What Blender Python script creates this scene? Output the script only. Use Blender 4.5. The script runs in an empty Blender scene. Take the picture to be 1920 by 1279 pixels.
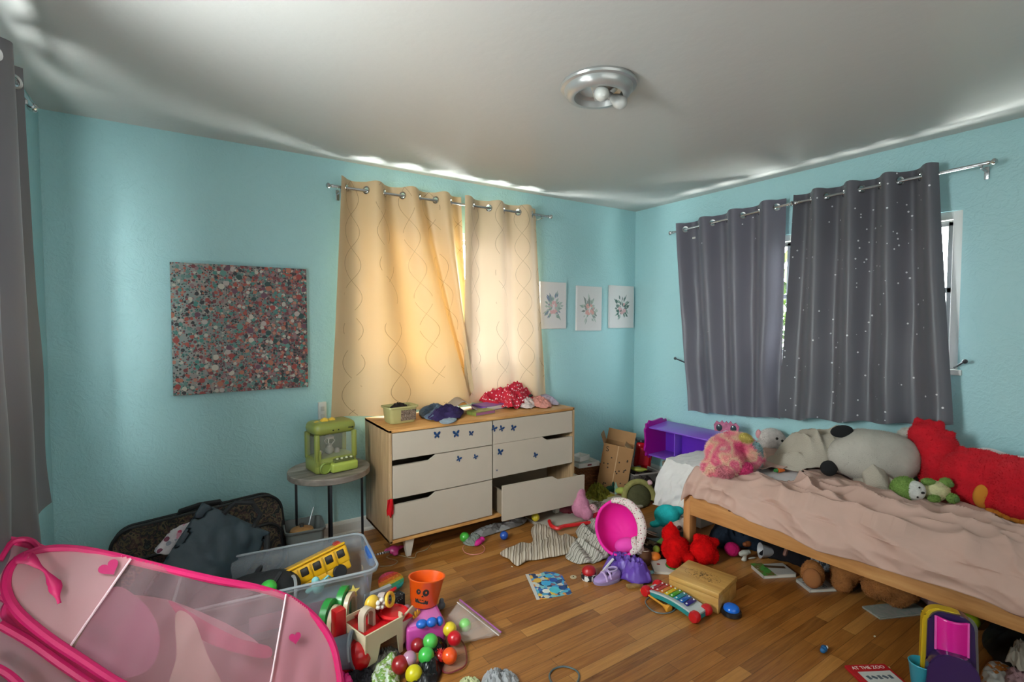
import bpy, bmesh, math, random
from mathutils import Vector, Matrix, Euler, noise
R = math.radians; PI = math.pi
random.seed(11)
C = bpy.context.scene.collection
S = bpy.context.scene

# ---------------------------------------------------------------- camera, light, exposure
CAMH = 1.41; F = 929.3; YAW = R(33.26); PITCH = R(2.311)
cd = bpy.data.cameras.new('camera'); cam = bpy.data.objects.new('camera', cd); C.objects.link(cam)
cam.location = (0, 0, CAMH); cam.rotation_euler = Euler((PI/2 - PITCH, 0, -YAW), 'XYZ')
cd.sensor_width = 36; cd.lens = F/1920*36; cd.clip_start = .02; cd.clip_end = 200
S.camera = cam
S.view_settings.view_transform = 'Standard'; S.view_settings.look = 'None'
S.view_settings.gamma = 1; S.view_settings.use_curve_mapping = False
S.view_settings.exposure = 0.0
S.cycles.max_bounces = 8; S.cycles.diffuse_bounces = 5; S.cycles.transparent_max_bounces = 16
S.cycles.sample_clamp_indirect = 6; S.cycles.caustics_reflective = False; S.cycles.caustics_refractive = False
w = bpy.data.worlds.new('world'); S.world = w; w.use_nodes = True
nt = w.node_tree; bg = nt.nodes['Background']
bg.inputs['Color'].default_value = (.93, .97, 1, 1); bg.inputs['Strength'].default_value = 28.0
def area(name, loc, rot, sx, sy, energy, color=(1, 1, 1), portal=False, spread=None):
    l = bpy.data.lights.new(name, 'AREA'); l.shape = 'RECTANGLE'; l.size = sx; l.size_y = sy
    l.energy = energy; l.color = color
    if portal: l.cycles.is_portal = True
    if spread: l.spread = spread
    o = bpy.data.objects.new(name, l); C.objects.link(o); o.location = loc; o.rotation_euler = rot
    return o
# room extents
XL, XR, YF, YB, ZC = -.58, 3.563, -.95, 3.306, 2.44
area('window_daylight', (1.67, YB+.14, 1.42), (R(-90), 0, 0), 1.5, 1.2, 1, portal=True)
area('window_daylight', (XR+.14, 1.76, 1.57), (0, R(90), 0), .9, 1.7, 1, portal=True)
area('window_daylight', (XL-.14, 1.85, 1.55), (0, R(-90), 0), 1.0, 1.5, 1, portal=True)
area('added_fill', (1.1, YF+.05, 1.35), (R(90), 0, 0), 2.4, 1.7, 17, (1, .96, .92))  # added fill lamp behind the camera; the front wall has no opening
def aimed(name, loc, to, sx, sy, e):
    o = area(name, loc, (0, 0, 0), sx, sy, e, (1, 1, 1)); o.rotation_euler = (Vector(to)-Vector(loc)).to_track_quat('-Z', 'Y').to_euler(); return o
aimed('added_bounce_back', (1.67, YB+.42, .3), (1.67, YB-.03, 2.1), 1.8, .5, 620)  # added lamp standing in for ground bounce, lights the back curtain gap
aimed('added_bounce_side', (XR+.5, 1.76, .35), (XR, 1.76, 2.1), 1.8, .5, 430)  # added lamp low outside the right window, in place of ground bounce
aimed('added_bounce_side', (XL-.5, 1.75, .55), (XL, 2.0, 2.1), 1.8, .6, 300)  # same kind of added lamp, low outside the left window
aimed('extra_left_light', (XL-1.0, 1.2, 1.9), (XL+.3, 2.7, 1.6), 1.2, 1.2, 300)  # extra area lamp outside the left window, besides the world sky

FW = Vector((math.sin(YAW)*math.cos(PITCH), math.cos(YAW)*math.cos(PITCH), -math.sin(PITCH)))
RT = Vector((math.cos(YAW), -math.sin(YAW), 0)); UP = RT.cross(FW)
def ray(x, y): return FW*F + RT*(x-960) - UP*(y-639.5)
def Zp(x, y, z=0):                       # a point of a horizontal plane seen at photo pixel x, y
    r = ray(x, y); t = (z-CAMH)/r.z; return Vector((r.x*t, r.y*t, z))
def Yp(x, y, Y): r = ray(x, y); t = Y/r.y; return Vector((Y*r.x/r.y, Y, CAMH+r.z*t))
def Xp(x, y, X): r = ray(x, y); t = X/r.x; return Vector((X, r.y*t, CAMH+r.z*t))
def on_plane(x, y, p, n): r = ray(x, y); o = Vector((0, 0, CAMH)); t = (p-o).dot(n)/r.dot(n); return o+r*t

# ---------------------------------------------------------------- materials
def lin(c):
    if isinstance(c, str):
        c = [int(c[i:i+2], 16)/255 for i in (0, 2, 4)]
    return tuple((v/12.92 if v <= .04045 else ((v+.055)/1.055)**2.4) for v in c[:3]) + (1,)
MATS = {}
def newmat(name):
    m = bpy.data.materials.new(name); m.use_nodes = True
    return m, m.node_tree, m.node_tree.nodes['Principled BSDF']
def N(nt, t, **kw):
    n = nt.nodes.new(t)
    for k, v in kw.items():
        if k in n.inputs: n.inputs[k].default_value = v
        else: setattr(n, k, v)
    return n
def coords(nt, scale=(1, 1, 1), rot=(0, 0, 0), kind='Object', loc=(0, 0, 0)):
    t = N(nt, 'ShaderNodeTexCoord'); mp = N(nt, 'ShaderNodeMapping')
    mp.inputs['Scale'].default_value = scale; mp.inputs['Rotation'].default_value = rot; mp.inputs['Location'].default_value = loc
    nt.links.new(t.outputs[kind], mp.inputs['Vector']); return mp.outputs['Vector']
def bump(nt, b, height, strength=.3, dist=.01):
    n = N(nt, 'ShaderNodeBump'); n.inputs['Strength'].default_value = strength; n.inputs['Distance'].default_value = dist
    nt.links.new(height, n.inputs['Height']); nt.links.new(n.outputs['Normal'], b.inputs['Normal'])
def ramp(nt, fac, stops, interp='LINEAR'):
    r = N(nt, 'ShaderNodeValToRGB'); r.color_ramp.interpolation = interp
    el = r.color_ramp.elements
    while len(el) < len(stops): el.new(.5)
    for e, (p, c) in zip(el, stops): e.position = p; e.color = lin(c)
    nt.links.new(fac, r.inputs['Fac']); return r.outputs['Color']
def mixc(nt, fac, a, b):
    n = N(nt, 'ShaderNodeMix', data_type='RGBA')
    for s, v in (('A', a), ('B', b)):
        i = [k for k in n.inputs if k.name == s and k.type == 'RGBA'][0]
        if isinstance(v, str): i.default_value = lin(v)
        else: nt.links.new(v, i)
    f = n.inputs['Factor']
    if isinstance(fac, (int, float)): f.default_value = fac
    else: nt.links.new(fac, f)
    return [o for o in n.outputs if o.type == 'RGBA'][0]
def mt(col, rough=.5, metal=0, spec=None, bumps=None, var=0, vs=8, coat=0, trans=0, alpha=1, key=None):
    """plain coloured material; bumps=(scale, strength, distance); var = colour mottling"""
    k = key or ('m', col, rough, metal, bumps, var, vs, coat, trans, alpha, spec)
    if k in MATS: return MATS[k]
    m, nt, b = newmat('material_'+str(len(MATS)))
    b.inputs['Base Color'].default_value = lin(col); b.inputs['Roughness'].default_value = rough
    b.inputs['Metallic'].default_value = metal; b.inputs['Coat Weight'].default_value = coat
    b.inputs['Transmission Weight'].default_value = trans; b.inputs['Alpha'].default_value = alpha
    if spec is not None: b.inputs['Specular IOR Level'].default_value = spec
    v = None
    if var:
        v = coords(nt); n = N(nt, 'ShaderNodeTexNoise', Scale=vs, Detail=4.0); nt.links.new(v, n.inputs['Vector'])
        c = lin(col); d = [min(1, x*(1-var)) for x in c[:3]]; e = [min(1, x*(1+var)) for x in c[:3]]
        r = N(nt, 'ShaderNodeValToRGB'); r.color_ramp.elements[0].position = .3; r.color_ramp.elements[1].position = .7
        r.color_ramp.elements[0].color = (*d, 1); r.color_ramp.elements[1].color = (*e, 1)
        nt.links.new(n.outputs['Fac'], r.inputs['Fac']); nt.links.new(r.outputs['Color'], b.inputs['Base Color'])
    if bumps:
        v = v or coords(nt); n = N(nt, 'ShaderNodeTexNoise', Scale=bumps[0], Detail=3.0); nt.links.new(v, n.inputs['Vector'])
        bump(nt, b, n.outputs['Fac'], bumps[1], bumps[2])
    MATS[k] = m; return m
def plastic(col, rough=.3): return mt(col, rough, coat=.2)
def fabric(col, var=.12, vs=14, b=(160, .35, .002)): return mt(col, .95, var=var, vs=vs, bumps=b, spec=.15)
def plush(col, var=.15, vs=30): return mt(col, 1, var=var, vs=vs, bumps=(90, .8, .006), spec=.1)
def spots(base, cols, scale=30, size=.3, rough=.8, rnd=1.0, bw=0):
    """dots of several colours on a base, flat artwork or printed cloth"""
    m, nt, b = newmat('printed_spots'); v = coords(nt)
    vo = N(nt, 'ShaderNodeTexVoronoi', Scale=scale, Randomness=rnd); nt.links.new(v, vo.inputs['Vector'])
    lt = N(nt, 'ShaderNodeMath', operation='LESS_THAN'); nt.links.new(vo.outputs['Distance'], lt.inputs[0]); lt.inputs[1].default_value = size
    sx = N(nt, 'ShaderNodeSeparateColor'); nt.links.new(vo.outputs['Color'], sx.inputs[0])
    cc = ramp(nt, sx.outputs[0], [(i/len(cols), c) for i, c in enumerate(cols)], 'CONSTANT')
    nt.links.new(mixc(nt, lt.outputs[0], base, cc), b.inputs['Base Color'])
    b.inputs['Roughness'].default_value = rough
    return m
def patchwork(cols, scale=20, rough=.6, dist='EUCLIDEAN', rnd=1.0, noise_mix=0):
    m, nt, b = newmat('colour_patches'); v = coords(nt)
    if noise_mix:
        n = N(nt, 'ShaderNodeTexNoise', Scale=scale*1.4, Detail=5.0); nt.links.new(v, n.inputs['Vector'])
        f = n.outputs['Fac']
        k = len(cols); st = [(.3+.4*i/k, c) for i, c in enumerate(cols)]
        nt.links.new(ramp(nt, f, st, 'LINEAR' if noise_mix > 1 else 'CONSTANT'), b.inputs['Base Color'])
    else:
        vo = N(nt, 'ShaderNodeTexVoronoi', Scale=scale, distance=dist, Randomness=rnd); nt.links.new(v, vo.inputs['Vector'])
        sx = N(nt, 'ShaderNodeSeparateColor'); nt.links.new(vo.outputs['Color'], sx.inputs[0])
        nt.links.new(ramp(nt, sx.outputs[0], [(i/len(cols), c) for i, c in enumerate(cols)], 'CONSTANT'), b.inputs['Base Color'])
    b.inputs['Roughness'].default_value = rough
    return m
def stripes(cols, scale=30, rot=(0, 0, 0), distort=1.5, rough=.95, axis='X'):
    m, nt, b = newmat('striped_cloth'); v = coords(nt, rot=rot)
    wv = N(nt, 'ShaderNodeTexWave', bands_direction=axis, wave_profile='SAW'); wv.inputs['Scale'].default_value = scale
    wv.inputs['Distortion'].default_value = distort; nt.links.new(v, wv.inputs['Vector'])
    nt.links.new(ramp(nt, wv.outputs['Fac'], [(i/len(cols), c) for i, c in enumerate(cols)], 'CONSTANT'), b.inputs['Base Color'])
    b.inputs['Roughness'].default_value = rough; b.inputs['Specular IOR Level'].default_value = .15
    return m
def wood(cols, scale=(1, 12, 12), rough=.45, s=3.0):
    k = ('wood', tuple(cols), scale, rough, s)
    if k in MATS: return MATS[k]
    m, nt, b = newmat('wood_grain'); v = coords(nt, scale=scale)
    n = N(nt, 'ShaderNodeTexNoise', Scale=s, Detail=6.0); n.inputs['Distortion'].default_value = .6; nt.links.new(v, n.inputs['Vector'])
    nt.links.new(ramp(nt, n.outputs['Fac'], [(.3, cols[0]), (.55, cols[1]), (.75, cols[2])]), b.inputs['Base Color'])
    b.inputs['Roughness'].default_value = rough; bump(nt, b, n.outputs['Fac'], .1, .002)
    MATS[k] = m; return m
def sheer(col, alpha, rough=.6, translucent=.5):
    """thin cloth or film that lets light through"""
    m, nt, b = newmat('thin_film'); out = nt.nodes['Material Output']
    b.inputs['Base Color'].default_value = lin(col); b.inputs['Roughness'].default_value = rough
    t = N(nt, 'ShaderNodeBsdfTranslucent', Color=lin(col)); mx = N(nt, 'ShaderNodeMixShader'); mx.inputs[0].default_value = translucent
    nt.links.new(b.outputs[0], mx.inputs[1]); nt.links.new(t.outputs[0], mx.inputs[2])
    tr = N(nt, 'ShaderNodeBsdfTransparent'); m2 = N(nt, 'ShaderNodeMixShader'); m2.inputs[0].default_value = alpha
    nt.links.new(tr.outputs[0], m2.inputs[1]); nt.links.new(mx.outputs[0], m2.inputs[2]); nt.links.new(m2.outputs[0], out.inputs['Surface'])
    return m

# ---------------------------------------------------------------- building blocks
class MB:
    """collects shapes into one mesh"""
    def __init__(s): s.bm = bmesh.new()
    def _x(s, vs, M):
        if M is not None: bmesh.ops.transform(s.bm, matrix=M, verts=vs)
    def box(s, c, d, rot=(0, 0, 0), bev=0, seg=2):
        r = bmesh.ops.create_cube(s.bm, size=1); vs = r['verts']
        bmesh.ops.scale(s.bm, vec=d, verts=vs)
        if bev:
            es = list({e for v in vs for e in v.link_edges})
            q = bmesh.ops.bevel(s.bm, geom=es, offset=bev, segments=seg, profile=.5, affect='EDGES')
            vs = list({v for f in q['faces'] for v in f.verts} | {v for v in vs if v.is_valid})
        s._x(vs, Matrix.Translation(c) @ Euler(rot).to_matrix().to_4x4()); return s
    def ell(s, c, r, rot=(0, 0, 0), sub=3):
        q = bmesh.ops.create_icosphere(s.bm, subdivisions=sub, radius=1)
        s._x(q['verts'], Matrix.Translation(c) @ Euler(rot).to_matrix().to_4x4() @ Matrix.Diagonal((*r, 1)) if not isinstance(r, (int, float)) else Matrix.Translation(c) @ Matrix.Scale(r, 4)); return s
    def tube(s, pts, r, n=8, closed=False, cap=True):
        pts = [Vector(p) for p in pts]; rs = r if isinstance(r, (list, tuple)) else [r]*len(pts)
        rings = []; L = len(pts); up = Vector((0, 0, 1)); pu = None
        for i, p in enumerate(pts):
            a = pts[(i-1) % L] if (closed or i) else p; b = pts[(i+1) % L] if (closed or i < L-1) else p
            d = (b-a).normalized()
            if pu is None: pu = d.cross(up); pu = pu if pu.length > .01 else d.cross(Vector((1, 0, 0)))
            u = (pu - d*pu.dot(d)).normalized(); pu = u; v = d.cross(u)
            rings.append([s.bm.verts.new(p + (u*math.cos(2*PI*k/n)+v*math.sin(2*PI*k/n))*rs[i]) for k in range(n)])
        for i in range(L if closed else L-1):
            A, B = rings[i], rings[(i+1) % L]
            for k in range(n): s.bm.faces.new((A[k], A[(k+1) % n], B[(k+1) % n], B[k]))
        if cap and not closed: s.bm.faces.new(rings[0][::-1]); s.bm.faces.new(rings[-1])
        return s
    def cyl(s, a, b, r, r2=None, n=24): return s.tube([a, b], [r, r if r2 is None else r2], n)
    def lathe(s, prof, n=32, M=None, sc=(1, 1)):
        rings = []
        for (r, z) in prof:
            rings.append([s.bm.verts.new((r*sc[0]*math.cos(2*PI*k/n), r*sc[1]*math.sin(2*PI*k/n), z)) for k in range(n)])
        for A, B in zip(rings, rings[1:]):
            for k in range(n): s.bm.faces.new((A[k], A[(k+1) % n], B[(k+1) % n], B[k]))
        for q, rev in ((0, True), (-1, False)):
            if prof[q][0] > 1e-5 and prof[0] != prof[-1]:
                s.bm.faces.new(rings[q][::-1] if rev else rings[q])
        if M is not None: s._x([v for r in rings for v in r], M)
        return s
    def prism(s, pts, z0, z1, M=None, bev=0):
        A = [s.bm.verts.new((p[0], p[1], z0)) for p in pts]; B = [s.bm.verts.new((p[0], p[1], z1)) for p in pts]
        n = len(pts); s.bm.faces.new(A[::-1]); s.bm.faces.new(B)
        for k in range(n): s.bm.faces.new((A[k], A[(k+1) % n], B[(k+1) % n], B[k]))
        if bev:
            es = [e for v in A+B for e in v.link_edges if (e.verts[0] in A) == (e.verts[1] in A)]
            q = bmesh.ops.bevel(s.bm, geom=list(set(es)), offset=bev, segments=2, affect='EDGES')
            vs = list({v for f in q['faces'] for v in f.verts} | {v for v in A+B if v.is_valid})
        else: vs = A+B
        s._x(vs, M); return s
    def grid(s, nu, nv, fn, keep=None):
        V = [[s.bm.verts.new(fn(i/nu, j/nv)) for j in range(nv+1)] for i in range(nu+1)]
        for i in range(nu):
            for j in range(nv):
                if keep is None or keep((i+.5)/nu, (j+.5)/nv): s.bm.faces.new((V[i][j], V[i+1][j], V[i+1][j+1], V[i][j+1]))
        return s
    def build(s, name, m, parent=None, label=None, smooth=True, loc=None, rot=None, solid=0):
        bmesh.ops.recalc_face_normals(s.bm, faces=s.bm.faces)
        me = bpy.data.meshes.new(name); s.bm.to_mesh(me); s.bm.free()
        me.materials.append(m)
        o = bpy.data.objects.new(name, me); C.objects.link(o)
        if smooth: me.shade_smooth(); me.set_sharp_from_angle(angle=R(38))
        if parent: o.parent = parent
        if label: o['label'] = label
        if loc is not None: o.location = loc
        if rot is not None: o.rotation_euler = rot
        if solid:
            q = o.modifiers.new('thickness', 'SOLIDIFY'); q.thickness = solid; q.offset = 0
        return o
def thing(name, label, cat, loc=(0, 0, 0), rz=0, group=None, rot=None):
    o = bpy.data.objects.new(name, None); C.objects.link(o); o.empty_display_size = .05
    o.location = loc; o.rotation_euler = rot or (0, 0, rz); return tag(o, label, cat, group)
def tag(o, label, cat, group=None, kind=None):
    o['label'] = label; o['category'] = cat
    if group: o['group'] = group
    if kind: o['kind'] = kind
    return o
def struct(o): o['kind'] = 'structure'; return o
def copy_tree(o, parent=None):
    c = o.copy(); C.objects.link(c)
    if parent: c.parent = parent
    for ch in list(o.children): copy_tree(ch, c)
    return c
def catmull(pts, n, closed=True):
    P = [Vector(p) for p in pts]; L = len(P); out = []
    segs = L if closed else L-1
    for q in range(n if closed else n+1):
        t = q/n*segs; i = min(int(t), segs-1); f = t-i
        g = (lambda k: P[k % L]) if closed else (lambda k: P[max(0, min(L-1, k))])
        a, b, c, d = g(i-1), g(i), g(i+1), g(i+2)
        out.append(.5*((2*b)+(c-a)*f+(2*a-5*b+4*c-d)*f*f+(3*b-a-3*c+d)*f**3))
    return out
def ridge(p, seed): return 1-abs(noise.noise(p+Vector((seed*7.3, seed*3.1, seed))))*2.2
def heap(name, pts, h, m, seed=1, fold=.03, freq=9, dirn=None, z0=0., parent=None, rings=26, n=110, thick=.004, flat=2.5, centre=None, jag=.0, label=None, top=None):
    """crumpled cloth or paper lying inside an outline of (x, y) world points"""
    P = [Vector((p[0], p[1])) for p in pts]; c = Vector(centre) if centre else sum(P, Vector((0, 0)))/len(P)
    O = catmull([(p-c).to_3d() for p in P], n)
    size_ = max(p.length for p in O); freq *= max(1, (.34/size_)**.55)
    ca, sa = (math.cos(dirn), math.sin(dirn)) if dirn is not None else (1, 0)
    st = .3 if dirn is not None else 1
    mb = MB(); V = []
    for j in range(rings+1):
        t = j/rings; row = []
        for k in range(n):
            q = O[k]*(t if t else 1e-4); x, y = q.x, q.y
            if jag: s_ = 1+jag*noise.noise(Vector((x*14, y*14, seed)))*t; x *= s_; y *= s_
            u, v = (x*ca+y*sa)*freq*st, (-x*sa+y*ca)*freq
            a = ridge(Vector((u, v, 0)), seed); b = ridge(Vector((u*2.3, v*2.3, 4)), seed+3)
            env = 1-t**flat
            z = z0 + h*env*(.55+.45*noise.noise(Vector((x*5, y*5, seed)))) + max(0, fold*(.7*a+.4*b))*(.25+.75*env) + thick
            if top: z += top(c.x+x, c.y+y)
            x = min(x, XR-.03-c.x); y = min(y, YB-.035-c.y)
            row.append(mb.bm.verts.new((x, y, max(z, z0+thick/2+.001))))
        V.append(row)
    for j in range(rings):
        for k in range(n): mb.bm.faces.new((V[j][k], V[j][(k+1) % n], V[j+1][(k+1) % n], V[j+1][k]))
    bmesh.ops.remove_doubles(mb.bm, verts=mb.bm.verts, dist=.0002)
    o = mb.build(name, m, parent, label, loc=(c.x, c.y, 0), solid=thick)
    return o
def wiggle(mb, amp, freq, seed=0):
    for v in mb.bm.verts:
        v.co += noise.noise_vector(v.co*freq+Vector((seed, 0, 0)))*amp
    return mb
def blob(name, ells, m, vox=.008, parent=None, label=None, smooth=6, fuzz=0, flen=.012, seed=0, loc=None, rot=None, lump=0, fw=.0022, mf=None):
    """one continuous soft body grown over ellipsoids (centre, radii[, rotation]); fuzz = number of tufts"""
    mb = MB()
    for e in ells: mb.ell(e[0], e[1], e[2] if len(e) > 2 else (0, 0, 0))
    o = mb.build(name, m, parent, label, loc=loc, rot=rot)
    q = o.modifiers.new('skin', 'REMESH'); q.mode = 'VOXEL'; q.voxel_size = vox
    q = o.modifiers.new('soft', 'SMOOTH'); q.iterations = smooth; q.factor = .6
    dg = bpy.context.evaluated_depsgraph_get(); dg.update()
    me = bpy.data.meshes.new_from_object(o.evaluated_get(dg), depsgraph=dg)
    o.modifiers.clear(); old = o.data; o.data = me; me.name = name; bpy.data.meshes.remove(old)
    rnd = random.Random(seed+5)
    if lump or fuzz:
        bm = bmesh.new(); bm.from_mesh(me)
        if lump:
            for v in bm.verts: v.co += v.normal*lump*noise.noise(v.co*18+Vector((seed, 0, 0)))
        if fuzz:
            bm.faces.ensure_lookup_table(); F0 = list(bm.faces); ar = []; tot = 0
            for f in F0: tot += f.calc_area(); ar.append(tot)
            import bisect
            for _ in range(fuzz):
                f = F0[min(len(F0)-1, bisect.bisect(ar, rnd.random()*tot))]; c = f.calc_center_median()
                v0 = f.verts[0].co; c = c+(v0-c)*rnd.uniform(-.5, .5)
                nn = f.normal; d = (nn+Vector([rnd.uniform(-.7, .7) for _ in range(3)])).normalized()
                s_ = d.cross(Vector([rnd.uniform(-1, 1) for _ in range(3)])).normalized()*fw
                c = c-nn*.001
                A = bm.verts.new(c-s_); B = bm.verts.new(c+s_); T = bm.verts.new(c+d*flen*rnd.uniform(.5, 1.2))
                bm.faces.new((A, B, T))
        bm.to_mesh(me); bm.free()
    me.shade_smooth()
    if not me.materials: me.materials.append(m)
    return o
def text_mesh(name, body, size, m, parent=None, loc=(0, 0, 0), rot=(0, 0, 0), depth=.0004):
    cu = bpy.data.curves.new('writing', 'FONT'); cu.body = body; cu.size = size; cu.extrude = depth; cu.align_x = 'CENTER'; cu.align_y = 'CENTER'
    t = bpy.data.objects.new('writing', cu); C.objects.link(t)
    dg = bpy.context.evaluated_depsgraph_get(); dg.update()
    me = bpy.data.meshes.new_from_object(t.evaluated_get(dg), depsgraph=dg)
    bpy.data.objects.remove(t); bpy.data.curves.remove(cu)
    me.materials.clear(); me.materials.append(m)
    o = bpy.data.objects.new(name, me); C.objects.link(o); o.parent = parent; o.location = loc; o.rotation_euler = rot
    return o
def put(o, loc, rz=0, rot=None): o.location = loc; o.rotation_euler = rot or (0, 0, rz); return o
# ================================================================ THE ROOM
def wall_material(col):
    m, nt, b = newmat('painted_plaster'); v = coords(nt)
    n1 = N(nt, 'ShaderNodeTexNoise', Scale=7.0, Detail=5.0); n1.inputs['Distortion'].default_value = 2.2; nt.links.new(v, n1.inputs['Vector'])
    n2 = N(nt, 'ShaderNodeTexNoise', Scale=38.0, Detail=4.0); n2.inputs['Distortion'].default_value = 1.5; nt.links.new(v, n2.inputs['Vector'])
    r1 = ramp(nt, n1.outputs['Fac'], [(.45, '000000'), (.55, 'ffffff'), (.6, '000000')])
    ad = N(nt, 'ShaderNodeMath', operation='MULTIPLY_ADD'); nt.links.new(r1, ad.inputs[0]); ad.inputs[1].default_value = .35; nt.links.new(n2.outputs['Fac'], ad.inputs[2])
    c = lin(col); b.inputs['Base Color'].default_value = c
    b.inputs['Roughness'].default_value = .42; b.inputs['Specular IOR Level'].default_value = .4
    bump(nt, b, ad.outputs[0], .38, .008); return m
M_WALL = wall_material('a6d0d4')
def ceiling_material():
    m, nt, b = newmat('ceiling_paint'); v = coords(nt)
    n2 = N(nt, 'ShaderNodeTexNoise', Scale=16.0, Detail=6.0); nt.links.new(v, n2.inputs['Vector'])
    b.inputs['Base Color'].default_value = lin('c6c4c0'); b.inputs['Roughness'].default_value = .38; b.inputs['Specular IOR Level'].default_value = .35
    bump(nt, b, n2.outputs['Fac'], .22, .01); return m
def floor_material():
    m, nt, b = newmat('oak_strip_floor'); v = coords(nt)
    br = N(nt, 'ShaderNodeTexBrick', offset=.37, offset_frequency=2, squash=1.0); nt.links.new(v, br.inputs['Vector'])
    br.inputs['Scale'].default_value = 1.0; br.inputs['Brick Width'].default_value = .62; br.inputs['Row Height'].default_value = .057
    br.inputs['Mortar Size'].default_value = .0008; br.inputs['Mortar Smooth'].default_value = .3; br.inputs['Bias'].default_value = 0
    br.inputs['Color1'].default_value = (0, 0, 0, 1); br.inputs['Color2'].default_value = (1, 1, 1, 1); br.inputs['Mortar'].default_value = (.5, .5, .5, 1)
    base = ramp(nt, br.outputs['Color'], [(0, '552c0e'), (.3, '784417'), (.6, '945c25'), (1, 'c48e4c')])
    v2 = coords(nt, scale=(1.2, 22, 1)); g = N(nt, 'ShaderNodeTexNoise', Scale=4.0, Detail=7.0); g.inputs['Distortion'].default_value = 1.2; nt.links.new(v2, g.inputs['Vector'])
    gr = ramp(nt, g.outputs['Fac'], [(.3, '522b0e'), (.5, '8c5722'), (.7, 'b07c40')])
    v3 = coords(nt, scale=(1, 1, 1)); big = N(nt, 'ShaderNodeTexNoise', Scale=1.7, Detail=3.0); nt.links.new(v3, big.inputs['Vector'])
    wear = ramp(nt, big.outputs['Fac'], [(.35, '8a4f1c'), (.65, 'b8834a')])
    c1 = mixc(nt, .45, base, gr); c2 = mixc(nt, .22, c1, wear)
    c3 = mixc(nt, br.outputs['Fac'], c2, '3a1f0c')
    nt.links.new(c3, b.inputs['Base Color'])
    rr = N(nt, 'ShaderNodeMapRange'); nt.links.new(g.outputs['Fac'], rr.inputs['Value']); rr.inputs['To Min'].default_value = .22; rr.inputs['To Max'].default_value = .42
    nt.links.new(rr.outputs[0], b.inputs['Roughness'])
    iv = N(nt, 'ShaderNodeMath', operation='MULTIPLY_ADD'); nt.links.new(br.outputs['Fac'], iv.inputs[0]); iv.inputs[1].default_value = -.8; nt.links.new(g.outputs['Fac'], iv.inputs[2])
    bump(nt, b, iv.outputs[0], .12, .002); return m
M_CEIL = ceiling_material(); M_FLOOR = floor_material()
M_WHITE = mt('dcdcd8', .45); M_TRIM = mt('d9d9d4', .4)
T = .14
struct(MB().box(((XL+XR)/2, (YF+YB)/2, -.05), (XR-XL+2*T, YB-YF+2*T, .1)).build('floor', M_FLOOR, smooth=False))
struct(MB().box(((XL+XR)/2, (YF+YB)/2, ZC+.05), (XR-XL+2*T, YB-YF+2*T, .1)).build('ceiling', M_CEIL, smooth=False))
def wall_y(name, y0, y1, xa, xb, hole=None):
    mb = MB(); ym = (y0+y1)/2; d = abs(y1-y0)
    if hole:
        hx0, hx1, hz0, hz1 = hole
        for a, b_, c, e in ((xa, hx0, 0, ZC), (hx1, xb, 0, ZC), (hx0, hx1, 0, hz0), (hx0, hx1, hz1, ZC)):
            mb.box(((a+b_)/2, ym, (c+e)/2), (b_-a, d, e-c))
    else: mb.box(((xa+xb)/2, ym, ZC/2), (xb-xa, d, ZC))
    return struct(mb.build(name, M_WALL, smooth=False))
def wall_x(name, x0, x1, ya, yb, hole=None):
    mb = MB(); xm = (x0+x1)/2; d = abs(x1-x0)
    if hole:
        h0, h1, hz0, hz1 = hole
        for a, b_, c, e in ((ya, h0, 0, ZC), (h1, yb, 0, ZC), (h0, h1, 0, hz0), (h0, h1, hz1, ZC)):
            mb.box((xm, (a+b_)/2, (c+e)/2), (d, b_-a, e-c))
    else: mb.box((xm, (ya+yb)/2, ZC/2), (d, yb-ya, ZC))
    return struct(mb.build(name, M_WALL, smooth=False))
WB = (.97, 2.37, .82, 2.06)     # window in the back wall: x0, x1, z0, z1
WR = (.935, 2.6, 1.13, 2.02)   # right wall: y0, y1, z0, z1
WL = (1.15, 2.54, 1.05, 2.06)  # left wall
wall_y('wall_back', YB, YB+T, XL-T, XR+T, WB)
wall_x('wall_right', XR, XR+T, YF, YB, WR)
wall_x('wall_left', XL-T, XL, YF, YB, WL)
wall_y('wall_front', YF-T, YF, XL-T, XR+T, (-.1, 2.3, .5, 2.2) if False else None)
# baseboards with a shoe moulding
prof = [(0, 0), (.028, 0), (.028, .012), (.018, .022), (.016, .075), (.011, .088), (.004, .095), (0, .095)]
def board(name, p, rz, L, ):
    mb = MB(); M = Matrix.Translation(p) @ Matrix.Rotation(rz, 4, 'Z') @ Matrix(((0, 0, 1, 0), (1, 0, 0, 0), (0, 1, 0, 0), (0, 0, 0, 1)))
    mb.prism(prof, 0, L, M=M); return struct(mb.build(name, M_TRIM, smooth=False))
board('baseboard_back', (XR, YB, 0), R(180), XR-XL)
board('baseboard_right', (XR, YF, 0), R(90), YB-YF)
board('baseboard_left', (XL, YB, 0), R(-90), YB-YF)
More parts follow.
